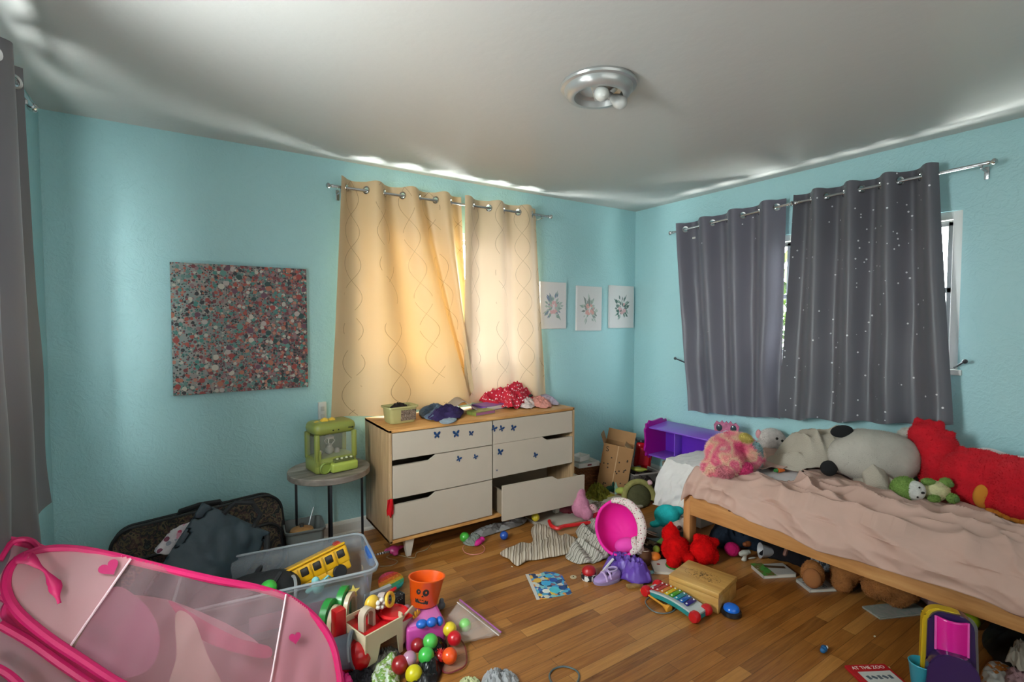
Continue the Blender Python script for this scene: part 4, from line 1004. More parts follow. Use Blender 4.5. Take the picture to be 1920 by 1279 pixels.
MB().lathe([(0, .04), (.012, .04), (.01, .05), (.014, .062), (0, .066)], 12).build('knob', mt('3c3a38', .5), br_)
MB().cyl((.045, .02, .01), (.1, .05, .115), .004).build('metal_rod', mt('b8bcbe', .3, metal=.8), br_)
MB().lathe([(0, -.03), (.045, -.03), (.05, 0), (0, 0)], 20).build('bristles', mt('4a4038', .9), br_)
# ================================================================ ON THE DRESSER
TZ = DZ1
def zt(px, py, z=TZ): return Zp(px, py, z)
tubm = thing('storage_tub', 'small yellow green tub with a picture label at the left end of the dresser', 'tub', zt(752, 792)+Vector((0, .02, 0)), rz=R(4))
OL = plastic('a8a06a', .45); mb = MB(); w_, d_, h_ = .185, .13, .105
ri = [rr(w_*q, d_*q, .02, z, 4) for q, z in ((.3, .003), (.84, .003), (.88, .012), (.97, h_-.012), (1.06, h_-.01), (1.07, h_))]
vs = [[mb.bm.verts.new(p) for p in r_] for r_ in ri]
for a_, b_ in zip(vs, vs[1:]):
    for k in range(len(a_)): mb.bm.faces.new((a_[k], a_[(k+1) % len(a_)], b_[(k+1) % len(a_)], b_[k]))
mb.bm.faces.new(vs[0][::-1]); mb.build('tub_body', OL, tubm, solid=.003)
MB().box((.028, -d_/2*.95-.004, .05), (.1, .002, .066), rot=(R(6), 0, 0)).build('label', patchwork(['3a322c', '5d4c40', '8a7866', '4a3c36', '9b8c80', '6a4a3a'], 55, .6, noise_mix=1), tubm, smooth=False)
heap('dark_scrunchies', [(tubm.location.x+a, tubm.location.y+b) for a, b in ((-.06, -.03), (0, -.045), (.06, -.03), (.06, .03), (0, .04), (-.06, .03))], .05, fabric('2a2320'), seed=41, z0=TZ+.06, fold=.03, freq=30)
tag(C.objects[-1], 'dark crumpled hair ties heaped in the small yellow green tub', 'hair ties')
def dh(name, label, cat, pix, h, m, seed, z0=TZ, dz=0, **kw):
    o = heap(name, [tuple(zt(a, b, z0)[:2]) for a, b in pix], h, m, seed=seed, z0=z0+.001+dz, **kw); return tag(o, label, cat)
dh('printed_paper', 'white printed garment spread under the grey folder on the dresser', 'cloth', [(790, 762), (820, 752), (850, 758), (862, 772), (845, 782), (800, 782)], .02, spots('dedbd8', ['8b93a8', '7a6a72', 'c8c8d0'], 45, .25), 42, fold=.015, freq=9)
dh('denim_cloth', 'blue grey crumpled cloth beside the tub on the dresser', 'clothes', [(786, 775), (805, 762), (828, 765), (842, 778), (822, 790), (795, 787)], .02, fabric('5d6f84', .25, 30), 43, fold=.04, freq=16, dirn=.5)
dh('purple_cloth', 'dark purple garment crumpled at the front edge of the dresser top', 'clothes', [(802, 787), (818, 776), (845, 768), (868, 774), (862, 786), (835, 789), (815, 792)], .02, fabric('352a52', .2, 30), 44, fold=.055, freq=15, dirn=.2)
dh('lens_cloth', 'pale blue grey scrap lying before the purple garment on the dresser', 'cloth', [(824, 792), (838, 785), (856, 787), (850, 794), (832, 797)], .006, fabric('8fa0ae'), 45, fold=.008, freq=12)
# grey folder opened like a tent
gf = thing('grey_folder', 'open grey folder propped like a tent on the dresser under the curtain', 'folder', zt(868, 772), rz=R(-15))
fm = mt('8d8682', .35)
def fold(u, v): x = (u-.5)*.30; return Vector((x, (v-.5)*.24, .075*math.exp(-((x+.02)/.07)**2)+.012+.03*max(0, -x)*v))
MB().grid(40, 14, fold).build('cover', fm, gf, solid=.003)
def book(label, loc, w_, d_, h_, rz, cover, page='d8d2c6', grp=None, rot=None, name='book', art=None, cat='book'):
    t = thing(name, label, cat, loc, rz=rz, rot=rot, group=grp)
    MB().box((.002, 0, h_/2), (w_-.006, d_-.006, h_*.8)).build('pages', mt(page, .8), t, smooth=False)
    mb = MB(); mb.box((0, 0, h_-.0015), (w_, d_, .003), bev=.001); mb.box((0, 0, .0015), (w_, d_, .003), bev=.001); mb.box((-w_/2+.0015, 0, h_/2), (.003, d_, h_), bev=.001)
    mb.build('cover', cover if not isinstance(cover, str) else mt(cover, .4), t, smooth=False)
    if art: MB().box((0, 0, h_+.0003), (w_*.86, d_*.86, .0006)).build('cover_art', art, t, smooth=False)
    return t
book('lilac spiral notebook lying flat on the dresser behind the green and pink one', zt(920, 766)+Vector((0, .02, 0)), .2, .16, .03, R(12), '7a4fa0')
book('thick notebook with a green top and pink page edge at the dresser front', zt(902, 776), .17, .1, .025, R(10), patchwork(['7d8640', '707a40', '8a8f4a'], 12, .5), page='9a5a80')
MB_b = MB(); 
for k in range(14): MB_b.tube([(.0+.012*math.cos(a), k*.011, .012*math.sin(a)) for a in [q*PI/4 for q in range(8)]], .0016, 5, closed=True)
o = MB_b.build('spiral_binding', M_DARK, None, loc=zt(915, 760)+Vector((-.02, .02, .035)), rot=(0, 0, R(-78))); tag(o, 'black spiral binding on top of the lilac notebook', 'binding')
POLKA = spots('c01a34', ['f0d8dc'], 46, .26, .9, rnd=.25)
dh('polka_dot_cloth', 'red cloth with white polka dots heaped on the dresser against the pale curtain', 'clothes', [(880, 752), (905, 746), (940, 745), (970, 744), (998, 750), (990, 760), (965, 769), (945, 767), (905, 760)], .07, POLKA, 46, fold=.10, freq=10, flat=4)
dh('white_pink_cloth', 'white and pink crumpled cloth beside the red polka dot cloth', 'clothes', [(966, 762), (975, 750), (995, 752), (1004, 762), (990, 768)], .04, fabric('cdbfbc', .2, 30), 47, fold=.03, freq=16)
dh('salmon_cloth', 'salmon pink crumpled cloth at the right end of the dresser top', 'clothes', [(992, 756), (1008, 748), (1025, 754), (1034, 764), (1010, 766)], .03, fabric('c98a80', .2, 30), 48, fold=.03, freq=16)
dh('lilac_scarf', 'pale lilac scarf trailing to the right end of the dresser', 'clothes', [(1004, 750), (1018, 742), (1038, 750), (1048, 760), (1034, 760)], .025, fabric('a99fb2', .15, 30), 49, fold=.02, freq=16)
o = tag(MB().ell((0, 0, 0), (.02, .014, .012)).build('hair_clip', M_DARK, None, loc=zt(995, 742, TZ+.06)), 'small black clip on the cloths at the right of the dresser', 'hair clip')
# ================================================================ PINK PLAY TENT
PK = 'd8a8b4'; HP = mt('c2125c', .5, var=.08, vs=9); HPL = mt('d6286e', .5)
FAB = sheer('e6b0b4', .86, .6, .45); FAB2 = sheer('eaa2b2', .88, .6, .45)
def mesh_mat():
    m = sheer('cfa8ae', .36, .7, .4); return m
NET = mesh_mat()
pA = Vector((.42, 1.70, 0)); dA = Vector((-.955, -.295, 0)).normalized(); nh = Vector((-dA.y, dA.x, 0)); nh = nh if nh.y < 0 else -nh
tilt_ = R(36); nT = (nh*math.cos(tilt_)+Vector((0, 0, 1))*math.sin(tilt_)).normalized(); uT = nT.cross(dA).normalized(); uT = uT if uT.z > 0 else -uT
def TP(px, py): q = on_plane(px, py, pA, nT)-pA; return Vector((q.dot(dA), q.dot(uT)))
def TW(a, b, off=0): return pA+dA*a+uT*b+nT*off
hoop_px = [(12, 1105), (20, 1065), (48, 1041), (90, 1030), (140, 1030), (200, 1040), (300, 1064), (400, 1087), (480, 1102), (545, 1124), (592, 1160), (620, 1200), (633, 1245), (636, 1300), (600, 1360), (500, 1370), (400, 1350), (300, 1318), (222, 1281), (150, 1235), (90, 1195), (35, 1148)]
hoop = [TP(*p) for p in hoop_px]; hoopS = catmull([p.to_3d() for p in hoop], 160)
bmin = min(p.y for p in hoopS); 
tent = thing('play_tent', 'pink pop-up play tent with net windows, hearts and hot pink hoops', 'play tent', (pA.x, pA.y, 0))
tl_ = lambda p: p-Vector((pA.x, pA.y, 0))
def floorfix(p): return Vector((p.x, p.y, max(p.z, .012)))
MB().tube([tl_(floorfix(TW(p.x, p.y))) for p in hoopS], .0125, 8, closed=True).build('hoop_rim', HP, tent)
polyT = [(p.x, p.y) for p in hoopS]
s1a, s1b = TP(243, 1052), TP(122, 1226); s2a, s2b = TP(532, 1118), TP(503, 1290)
def side(a, b, x, y): return (b.x-a.x)*(y-a.y)-(b.y-a.y)*(x-a.x)
sg1 = side(s1a, s1b, *TP(60, 1100)); sg2 = side(s2a, s2b, *TP(600, 1250))
xs = [p[0] for p in polyT]; ys = [p[1] for p in polyT]
def tpanel(test, poly=polyT, off=0, bulge=.03, seed=0, n=150):
    x0, x1, y0, y1 = min(q[0] for q in poly), max(q[0] for q in poly), min(q[1] for q in poly), max(q[1] for q in poly)
    mb = MB()
    def fn(u, v):
        x, y = x0+(x1-x0)*u, y0+(y1-y0)*v
        o = off+bulge*noise.noise(Vector((x*3, y*3, seed)))+.006*noise.noise(Vector((x*14+y*9, y*6, seed+2)))
        return tl_(floorfix(TW(x, y, o)))
    mb.grid(n, int(n*.7), fn, lambda u, v: pin(poly, x0+(x1-x0)*u, y0+(y1-y0)*v) and test(x0+(x1-x0)*u, y0+(y1-y0)*v))
    for v in [v for v in mb.bm.verts if not v.link_faces]: mb.bm.verts.remove(v)
    return mb
is1 = lambda x, y: side(s1a, s1b, x, y)*sg1 > 0
is2 = lambda x, y: side(s2a, s2b, x, y)*sg2 > 0
tpanel(is1).build('end_fabric', FAB, tent); tpanel(is2).build('end_fabric', FAB2, tent)
tpanel(lambda x, y: not is1(x, y) and not is2(x, y)).build('net_window', NET, tent, 'see-through pale net window')
for a_, b_ in ((s1a, s1b), (s2a, s2b)):
    MB().tube([tl_(floorfix(TW(a_.x+(b_.x-a_.x)*k/12, a_.y+(b_.y-a_.y)*k/12, .004+.03*noise.noise(Vector(((a_.x+(b_.x-a_.x)*k/12)*3, (a_.y+(b_.y-a_.y)*k/12)*3, 0)))))) for k in range(13)], .0035, 6).build('seam', mt('ddbcc2', .7), tent)
def heart(px, py, s, rot=0):
    c = TP(px, py); pts = []
    for k in range(40):
        t = k/40*2*PI; pts.append((16*math.sin(t)**3/16*s, (13*math.cos(t)-5*math.cos(2*t)-2*math.cos(3*t)-math.cos(4*t))/16*s))
    mb = MB(); cr, sr = math.cos(rot), math.sin(rot)
    mb.bm.faces.new([mb.bm.verts.new(tl_(TW(c.x-(p[0]*cr-p[1]*sr), c.y+p[0]*sr+p[1]*cr, .012+.03*noise.noise(Vector((c.x*3, c.y*3, 0)))))) for p in pts])
    mb.build('heart_print', mt('b01c5c', .6), tent, smooth=False)
heart(202, 1070, .026, .3); heart(549, 1199, .021, -.2)
def fan(poly, off, bulge, seed, N_=90, K=16):
    P = [Vector((p[0], p[1], 0)) for p in poly]; c = sum(P, Vector())/len(P); O = catmull(P, N_); mb = MB(); V = []
    for j in range(K+1):
        row = []
        for k in range(N_):
            q = c+(O[k]-c)*max(j/K, 1e-4); o = off+bulge*noise.noise(Vector((q.x*3, q.y*3, seed)))+.006*noise.noise(Vector((q.x*14+q.y*9, q.y*6, seed+2)))
            row.append(mb.bm.verts.new(tl_(floorfix(TW(q.x, q.y, o)))))
        V.append(row)
    for j in range(K):
        for k in range(N_): mb.bm.faces.new((V[j][k], V[j][(k+1) % N_], V[j+1][(k+1) % N_], V[j+1][k]))
    bmesh.ops.remove_doubles(mb.bm, verts=mb.bm.verts, dist=.0003); return mb
# far side of the tent seen through the net
big = [TP(*p) for p in ((215, 1090), (330, 1095), (440, 1140), (520, 1190), (560, 1260), (470, 1330), (330, 1330), (200, 1262), (150, 1220), (180, 1150))]
bigS = [(p.x, p.y) for p in catmull([q.to_3d() for q in big], 60)]
fan(big, -.17, .03, 5).build('far_fabric', sheer('d58a9c', .9, .6, .4), tent)
rnd2 = [TP(*p) for p in ((215, 1092), (262, 1105), (300, 1150), (310, 1200), (290, 1245), (240, 1262), (180, 1245), (140, 1228), (165, 1170))]
fan(rnd2, -.075, .02, 6).build('round_flap', sheer('c06a8c', .92, .6, .35), tent)
st3 = [TP(*p) for p in ((330, 1110), (400, 1150), (470, 1185), (525, 1200), (520, 1222), (440, 1205), (380, 1175))]
fan(st3, -.10, .01, 8).build('hot_pink_band', sheer('c0406c', .95, .6, .3), tent)
lf = [TP(*p) for p in ((340, 1140), (372, 1150), (400, 1220), (430, 1300), (340, 1330), (325, 1280), (340, 1220))]
fan(lf, -.06, .02, 9).build('inner_drape', sheer('d9b0a8', .85, .6, .4), tent)
# strap
sp = [TP(*p) for p in ((25, 1057), (50, 1052), (72, 1068), (90, 1085), (101, 1105), (105, 1120), (109, 1137))]
sp = catmull([q.to_3d() for q in sp], 24, False)
mb = MB()
for k in range(len(sp)-1):
    a_, b_ = sp[k], sp[k+1]; wv = .010+.006*math.sin(k*.5); t_ = Vector((-(b_-a_).y, (b_-a_).x, 0)).normalized()*wv
    mb.bm.faces.new([mb.bm.verts.new(tl_(TW(q.x, q.y, .03))) for q in (a_-t_, a_+t_, b_+t_, b_-t_)])
bmesh.ops.remove_doubles(mb.bm, verts=mb.bm.verts, dist=.004); mb.build('tie_strap', HP, tent, solid=.002)
# left-hand chamber with its own hoops, behind the first panel
h2 = [TP(*p) for p in ((-140, 1020), (-60, 990), (0, 998), (60, 1011), (108, 1030), (128, 1042), (60, 1075), (15, 1130), (28, 1160), (90, 1205), (160, 1250), (240, 1300), (100, 1345), (-40, 1260), (-140, 1180))]
h2S = catmull([q.to_3d() for q in h2], 110)
def lim(p): return Vector((max(p.x, XL-pA.x+.02), p.y, max(.012, p.z)))
MB().tube([lim(tl_(TW(p.x, p.y, -.05))) for p in h2S], .0115, 8, closed=True).build('hoop_rim', HPL, tent)
mbp = tpanel(lambda x, y: True, [(p.x, p.y) for p in h2S], off=-.055, bulge=.03, seed=11, n=110)
for v in mbp.bm.verts: v.co = lim(v.co)
mbp.build('end_fabric', sheer('dca8b0', .8, .6, .45), tent)
for pts, r_ in (([(0, 1165), (60, 1200), (120, 1243), (190, 1290)], .011), ([(-10, 1245), (20, 1262), (60, 1300)], .010), ([(0, 1045), (25, 1010), (60, 1008), (85, 1034)], .009), ([(0, 1112), (8, 1116), (14, 1120)], .009)):
    q = catmull([TP(*p).to_3d() for p in pts], 14, False); MB().tube([lim(tl_(TW(p.x, p.y, -.03))) for p in q], r_, 7).build('hoop_band', HP, tent)
o = heap('pink_carry_bag', [tuple(Zp(a, b, .02)[:2]) for a, b in ((622, 1262), (640, 1252), (660, 1272), (672, 1300), (620, 1320))], .05, mt('cf2277', .6), seed=52, fold=.03, freq=12); tag(o, 'hot pink cloth bag lying at the lower right end of the play tent', 'bag')
# ================================================================ FOREGROUND TOY PILE
RED = plastic('b5121a', .3); CRM = plastic('c9b99a', .45); GRN = plastic('2a8a3a', .35)
bt = thing('toy_playset', 'red and cream toy barn playset with green arches in the toy pile', 'toy playset', (.655, 2.035, 0), rz=R(16)); bt.scale = (1.16,)*3
# bt local: x right, y away
mb = MB()
mb.prism([(-.105, .03), (-.06, .03), (-.045, .085), (.025, .085), (.035, .01), (.05, .01), (.05, .14), (-.105, .14)], -.003, .003, M=Matrix.Translation((0, -.075, 0)) @ Mx); mb.box((-.105, .0, .085), (.006, .16, .11), bev=.002); mb.box((.0, .08, .085), (.2, .006, .11), bev=.002)
mb.box((.05, -.065, .09), (.006, .02, .12)); mb.build('cream_walls', CRM, bt)
mb = MB(); mb.prism([(0, 0), (.13, .0), (.13, .05), (.09, .1), (.0, .1)], -.004, .004, M=Matrix.Translation((.045, -.072, .03)) @ Matrix.Rotation(R(24), 4, 'Z') @ Mx, bev=.001); mb.build('gate_wall', CRM, bt)
MB().box((0, 0, .118), (.2, .15, .006), bev=.002).build('red_deck', RED, bt)
MB().lathe([(0, 0), (.055, 0), (.058, .006), (.05, .012), (.046, .006), (0, .004)], 32, M=Matrix.Translation((.06, -.01, .12)) @ Matrix.Rotation(R(6), 4, 'Y')).build('round_pan', plastic('c81820', .25), bt)
MB().box((.03, .06, .15), (.17, .05, .012), rot=(R(-35), R(-12), 0), bev=.003).build('red_roof', RED, bt)
MB().box((.035, .045, .158), (.07, .014, .012), rot=(R(-35), R(-12), 0), bev=.001).build('cream_plaque', CRM, bt)
MB().box((-.14, .02, .06), (.09, .12, .09), bev=.006).build('red_annex', plastic('a01018', .3), bt)
MB().box((-.13, .05, .15), (.04, .035, .1), bev=.004).build('red_post', RED, bt)
def arch(c, w2, hh, th_, m, nm, rz=0, rx=0):
    out = [(-w2, 0)]+[(w2*math.cos(PI-a), hh-w2+w2*math.sin(a)) for a in [k*PI/14 for k in range(15)]]+[(w2, 0)]
    q = w2*.62; inn = [(q, 0)]+[(q*math.cos(a), hh-w2+q*math.sin(a)) for a in [k*PI/14 for k in range(15)]]+[(-q, 0)]
    MB().prism(out+inn, -th_, th_, M=Matrix.Translation(c) @ Matrix.Rotation(rz, 4, 'Z') @ Matrix.Rotation(rx, 4, 'X') @ Mx).build(nm, m, bt)
for (c, rz) in (((-.13, .12, .085), R(35)), ((-.05, .15, .09), R(35))):
    arch(c, .055, .12, .012, GRN, 'green_arch', rz); arch((c[0]+.012, c[1]-.022, c[2]-.005), .047, .105, .008, CRM, 'cream_arch', rz)
MB().box((-.15, .09, .05), (.1, .02, .16), rot=(0, R(10), R(20)), bev=.004).build('green_wall', GRN, bt)
arch((-.055, -.01, .12), .028, .075, .014, plastic('b9a996', .4), 'beige_arch', R(10))
fl = MB(); fl.ell((-.045+.03, -.03+.05, .18), (.028, .02, .03), (0, .4, 0)); fl.build('yellow_bell', YEL, bt)
fl = MB()
for k in range(5): fl.ell((.01+.014*math.cos(k*1.26), -.0, .175+.014*math.sin(k*1.26)), .009, sub=2)
fl.build('white_flower', mt('d8d4cc', .5), bt)
sf = MB(); sf.ell((0, 0, 0), (.018, .006, .018))
for k in range(11): a = k*2*PI/11; sf.ell((.027*math.cos(a), 0, .027*math.sin(a)), (.011, .004, .006), (0, -a, 0), sub=2)
bmesh.ops.transform(sf.bm, matrix=Matrix.Translation((.135, -.05, .075)) @ Matrix.Rotation(R(24), 4, 'Z') @ Matrix.Rotation(R(-6), 4, 'X'), verts=sf.bm.verts); sf.build('sunflower', plastic('e0a41c', .35), bt)
def ring_toy(label, px, py, z, R0, r0, m, rot, name='toy_ring', cat='toy ring'):
    mb = MB(); mb.tube([(R0*math.cos(a), R0*math.sin(a)*.85, 0) for a in [k*2*PI/28 for k in range(28)]], r0, 8, closed=True)
    return tag(mb.build(name, m, None, loc=Zp(px, py, z), rot=rot), label, cat)
ring_toy('yellow oval toy ring standing behind the red barn roof', 731, 1124, .2, .03, .0075, YEL, (R(75), R(10), R(40)))
MB_r = MB().lathe([(0, 0), (.03, 0), (.033, .01), (.03, .03), (0, .03)], 24); o = MB_r.build('toy_drum', mt('b9a9a4', .4), None, loc=Zp(712, 1126, .19), rot=(R(80), 0, R(50))); tag(o, 'small cream and red toy wheel standing between the green arches and the yellow ring', 'toy')
MB().lathe([(0, -.001), (.024, -.001), (.024, -.003), (0, -.003)], 24).build('red_face', RED, o)
# popper
pp_ = thing('popper_toy', 'round rainbow striped popper toy lying on the floor beside the clear bin', 'toy', Zp(733, 1092, .035), rot=(R(14), R(-4), R(14)))
cols = ['c23a5a', 'd0452c', 'd87a22', 'd9a92c', '3a9a6c', '1d8f8c']
for k in range(6):
    y0, y1 = .065-k*.0217, .065-(k+1)*.0217; mb = MB(); pts = []
    xs0 = [math.sqrt(max(0, .066**2-(y0+(y1-y0)*q/4)**2)) for q in range(5)]
    pts = [(xs0[q], y0+(y1-y0)*q/4) for q in range(5)]+[(-xs0[q], y0+(y1-y0)*q/4) for q in range(4, -1, -1)]
    mb.prism(pts, 0, .012, bev=.001)
    for j in range(5):
        x = -.044+j*.022; y = (y0+y1)/2
        if x*x+y*y < .056**2: mb.ell((x, y, .011), (.0085, .0085, .006), sub=2)
    mb.build('rainbow_band', mt(cols[k], .5), pp_)
# bucket
ob = thing('pumpkin_bucket', 'orange halloween bucket with a black jagged face standing on the pink box', 'bucket', (.885, 2.09, .105), rot=(R(-2), R(8), R(-3)))
ob.scale = (1.14, 1.14, .9)
ORG = plastic('e0560f', .35); mb = MB().lathe([(0, .003), (.052, .003), (.055, .008), (.072, .135), (.076, .139), (.076, .143), (.070, .142), (.068, .135), (.050, .01), (0, .008)], 40, sc=(1, .8)); mb.build('pail', ORG, ob)
fb = thing('x', '', ''); bpy.data.objects.remove(fb)
def onpail(pts, nm='face_print', m=M_DARK):
    mb = MB(); vsn = []
    for (x, z) in pts:
        r0_ = .055+(z-.008)/.127*.017+(.0028 if nm == 'eye_dot' else .0015); a = -PI/2+x/r0_*1.0-.48
        vsn.append(mb.bm.verts.new((r0_*math.cos(a), .8*r0_*math.sin(a), z)))
    mb.bm.faces.new(vsn); mb.build(nm, m, ob, smooth=False)
def el(cx_, cz_, a_, b_, n=20, jag=0): return [(cx_+a_*math.cos(k*2*PI/n)*(1+(jag if k % 2 else 0)), cz_+b_*math.sin(k*2*PI/n)*(1+(jag if k % 2 else 0))) for k in range(n)]
onpail(el(-.018, .092, .010, .014)); onpail(el(.013, .088, .013, .018)); onpail([(p[0], p[1]) for p in el(-.016, .094, .0022, .004)], 'eye_dot', ORG); onpail(el(.014, .090, .003, .006), 'eye_dot', ORG)
onpail([(-.006, .066), (.001, .076), (.006, .065)]);
jw = [(-.03+.0055*k, .056-(.003 if k % 2 else -.003)-.0012*k) for k in range(11)]; onpail(jw+[(x, z-.02+(.004 if i % 2 else 0)) for i, (x, z) in enumerate(jw[::-1])])
# pink box with blue bow handle
pbx = thing('pink_toy_box', 'pink plastic toy box with a blue knob under the orange bucket', 'toy box', (.85, 2.03, 0), rz=R(-10))
MB().box((0, 0, .05), (.17, .18, .1), bev=.012, seg=3).build('box_body', plastic('c04a9c', .35), pbx)
MB().box((0, 0, .1005), (.14, .15, .004), bev=.002).build('lid', plastic('c870b0', .4), pbx)
mb = MB(); mb.ell((-.02, -.085, .11), (.025, .02, .018)); mb.ell((.022, -.09, .11), (.024, .02, .02)); mb.ell((.06, -.08, .1), (.016, .02, .02)); mb.build('blue_handle', plastic('1f5fb8', .3), pbx)
o = tag(MB().box((0, 0, .045), (.11, .05, .09), rot=(0, 0, R(20)), bev=.006).build('polka_dot_box', spots('17171a', ['c8c8c8'], 90, .2, .8), None, loc=(.80, 2.26, 0)), 'black polka dot box between the barn arches and the orange bucket', 'box')
o = tag(MB().box((0, 0, .06), (.14, .02, .1), rot=(R(10), 0, R(12)), bev=.003).build('flat_toy', mt('c9cdd0', .4), None, loc=(.745, 2.33, 0)), 'white toy panel behind the green arches and the black polka dot box', 'toy')
o = tag(blob('small_figure', [((0, 0, .02), (.02, .015, .02)), ((0, 0, .045), (.013, .012, .013))], mt('6a6f76', .5), vox=.004, loc=Zp(828, 1143, 0)), 'small dark grey figure beside the orange bucket', 'toy figure')
o = tag(MB().ell((0, 0, 0), .017).build('pink_bead', mt('c9a0b0', .4), None, loc=Zp(762, 1141, .1)), 'small pale pink ball at the left corner of the pink box', 'bead')
# grey bucket & red egg
gk = thing('toy_pail', 'grey toy pail lying on its side between the pink tent and the red egg', 'pail', (.475, 1.99, .085), rot=(R(80), R(0), R(62)))
MB().lathe([(0, -.07), (.05, -.07), (.054, -.065), (.065, .06), (.07, .064), (.07, .07), (.062, .07), (.06, .062), (0, .055)], 32).build('pail_body', mt('5d6570', .4), gk)
MB().tube([(.07*math.cos(a), .07*math.sin(a), .06+.0*a) for a in [k*PI/14 for k in range(15)]], .005, 6).build('handle', mt('7e8890', .4), gk)
MB().box((0, -.062, 0), (.06, .006, .07), bev=.004).build('panel', mt('7a838c', .4), gk)
o = MB().lathe([(0, 0), (.02, .003), (.036, .018), (.043, .04), (.041, .062), (.033, .082), (.018, .097), (0, .103)], 36).build('red_egg', plastic('bd1018', .22), None, loc=Zp(676, 1254, .015), rot=(R(0), R(-8), 0)); o.scale = (1.15, 1.15, 1.1); tag(o, 'large glossy red plastic egg standing in front of the grey pail', 'toy egg')
# balls
G_ = 'ball-pit balls in the foreground pile'
for lb, px, py, z, c, r_ in (('yellow ball lowest in the foreground pile, at the bottom edge', 776, 1264, .036, 'c9bc1a', .033), ('dark red ball half hidden behind the lowest yellow ball', 750, 1247, .05, '8a1218', .034), ('dusty pink ball just above the dark red one, under the cream gate', 768, 1235, .06, 'b0809a', .028),
      ('green ball in the pile, lower of the two green ones', 799, 1229, .06, '3fae45', .032), ('green ball in the pile, upper of the two green ones', 807, 1203, .07, '4db04a', .031), ('dark red ball behind the sunflower of the barn', 783, 1210, .06, '8c1420', .028),
      ('orange ball on the right of the foreground pile', 843, 1230, .045, 'e2501a', .031), ('bright yellow ball beside the pink box and the zip bag', 843, 1180, .06, 'd9c02a', .030), ('red ball directly below the bright yellow ball', 852, 1197, .05, 'b81420', .030)):
    ball(lb, Zp(px, py, z), c, r_, G_)
mb = MB(); mb.ell((0, 0, 0), .024)
for k in range(60):
    zz = 1-2*(k+.5)/60; a = k*2.4; q = math.sqrt(1-zz*zz); d = Vector((q*math.cos(a), q*math.sin(a), zz)); mb.tube([d*.02, d*.031], [.004, .001], 5)
tag(mb.build('spiky_ball', plastic('b51a1c', .4), None, loc=Zp(826, 1231, .035)), 'red spiky rubber ball tucked behind the orange ball', 'ball')
def fh(name, label, cat, pix, h, m, seed, z0=0, **kw):
    o = heap(name, [tuple(Zp(a, b, z0)[:2]) for a, b in pix], h, m, seed=seed, z0=z0, **kw); return tag(o, label, cat)
fh('black_plastic_bag', 'crumpled black plastic bag beneath the coloured balls', 'bag', [(760, 1290), (790, 1245), (800, 1195), (825, 1190), (838, 1215), (832, 1250), (815, 1290), (780, 1310)], .05, mt('121214', .25), 61, fold=.03, freq=16)
fh('leafy_card', 'white and green leaf patterned gift bag crumpled at the bottom edge', 'gift bag', [(690, 1290), (705, 1262), (725, 1248), (745, 1235), (748, 1290), (720, 1320)], .05, patchwork(['b9c4b4', 'c9cfc4', '7f9a4a', '5f8a3a', 'c4c8bc'], 38, .5, noise_mix=1), 62, fold=.02, freq=8, flat=5)
fh('grey_clothes', 'grey crumpled cloth under the cream wall of the barn', 'clothes', [(690, 1245), (715, 1225), (745, 1222), (750, 1245), (720, 1262), (690, 1265)], .03, fabric('5f5a54'), 63, fold=.03, freq=14)
fh('dark_clutter', 'dark crumpled clothes beside the tent under the red egg', 'clothes', [(645, 1275), (665, 1255), (700, 1262), (705, 1300), (650, 1310)], .03, fabric('28262a'), 64, fold=.03, freq=20)
# zip bag with a green ball
ZB = sheer('d9c9c0', .30, .15, .2)
zb = thing('zip_bag', 'clear zip bag with a purple seal lying beside the orange bucket', 'plastic bag', (0, 0, 0))
co = [Zp(862, 1130, .06), Zp(940, 1192, .004), Zp(868, 1208, .004), Zp(835, 1165, .03)]
def zbf(s_):
    def f(u, v):
        p = (co[0]*(1-u)*(1-v)+co[1]*u*(1-v)+co[2]*u*v+co[3]*(1-u)*v); return p+Vector((0, 0, s_*.035*math.sin(PI*u)**.7*math.sin(PI*v)+.006*noise.noise(Vector((u*8, v*8, s_)))+(.012 if s_ > 0 else .004)))
    return f
mb = MB(); mb.grid(24, 24, zbf(1)); mb.grid(24, 24, zbf(.0)); mb.build('film', ZB, zb)
sl = [co[0].lerp(co[1], k/10)+Vector((0, 0, .014)) for k in range(11)]
MB().tube(sl, .004, 6).build('seal', mt('8f4a86', .4), zb); MB().tube([p+Vector((-.02, -.012, 0)) for p in sl], .0025, 6).build('seal', mt('c8c0bc', .4), zb, 'pale inner seal line')
ball('pale green ball inside the clear zip bag', Zp(872, 1172, .04), '7fc06a', .028, None)
zr = thing('red_edged_bag', 'clear bag with a dark red edge lying right of the orange ball', 'plastic bag', (0, 0, 0))
pts = [Zp(a, b, .01) for a, b in ((850, 1195), (868, 1205), (875, 1230), (872, 1248), (855, 1258), (838, 1262), (830, 1250))]
MB().tube(catmull(pts, 40), .003, 6, closed=True).build('edge', mt('6d1a20', .4), zr)
ctr = sum(pts, Vector())/len(pts); ps2 = catmull(pts, 40); mb = MB(); vc = mb.bm.verts.new(ctr+Vector((0, 0, .012))); vv = [mb.bm.verts.new(p) for p in ps2]
for k in range(40): mb.bm.faces.new((vc, vv[k], vv[(k+1) % 40]))
mb.build('film', sheer('d0a8a0', .25, .2, .2), zr)
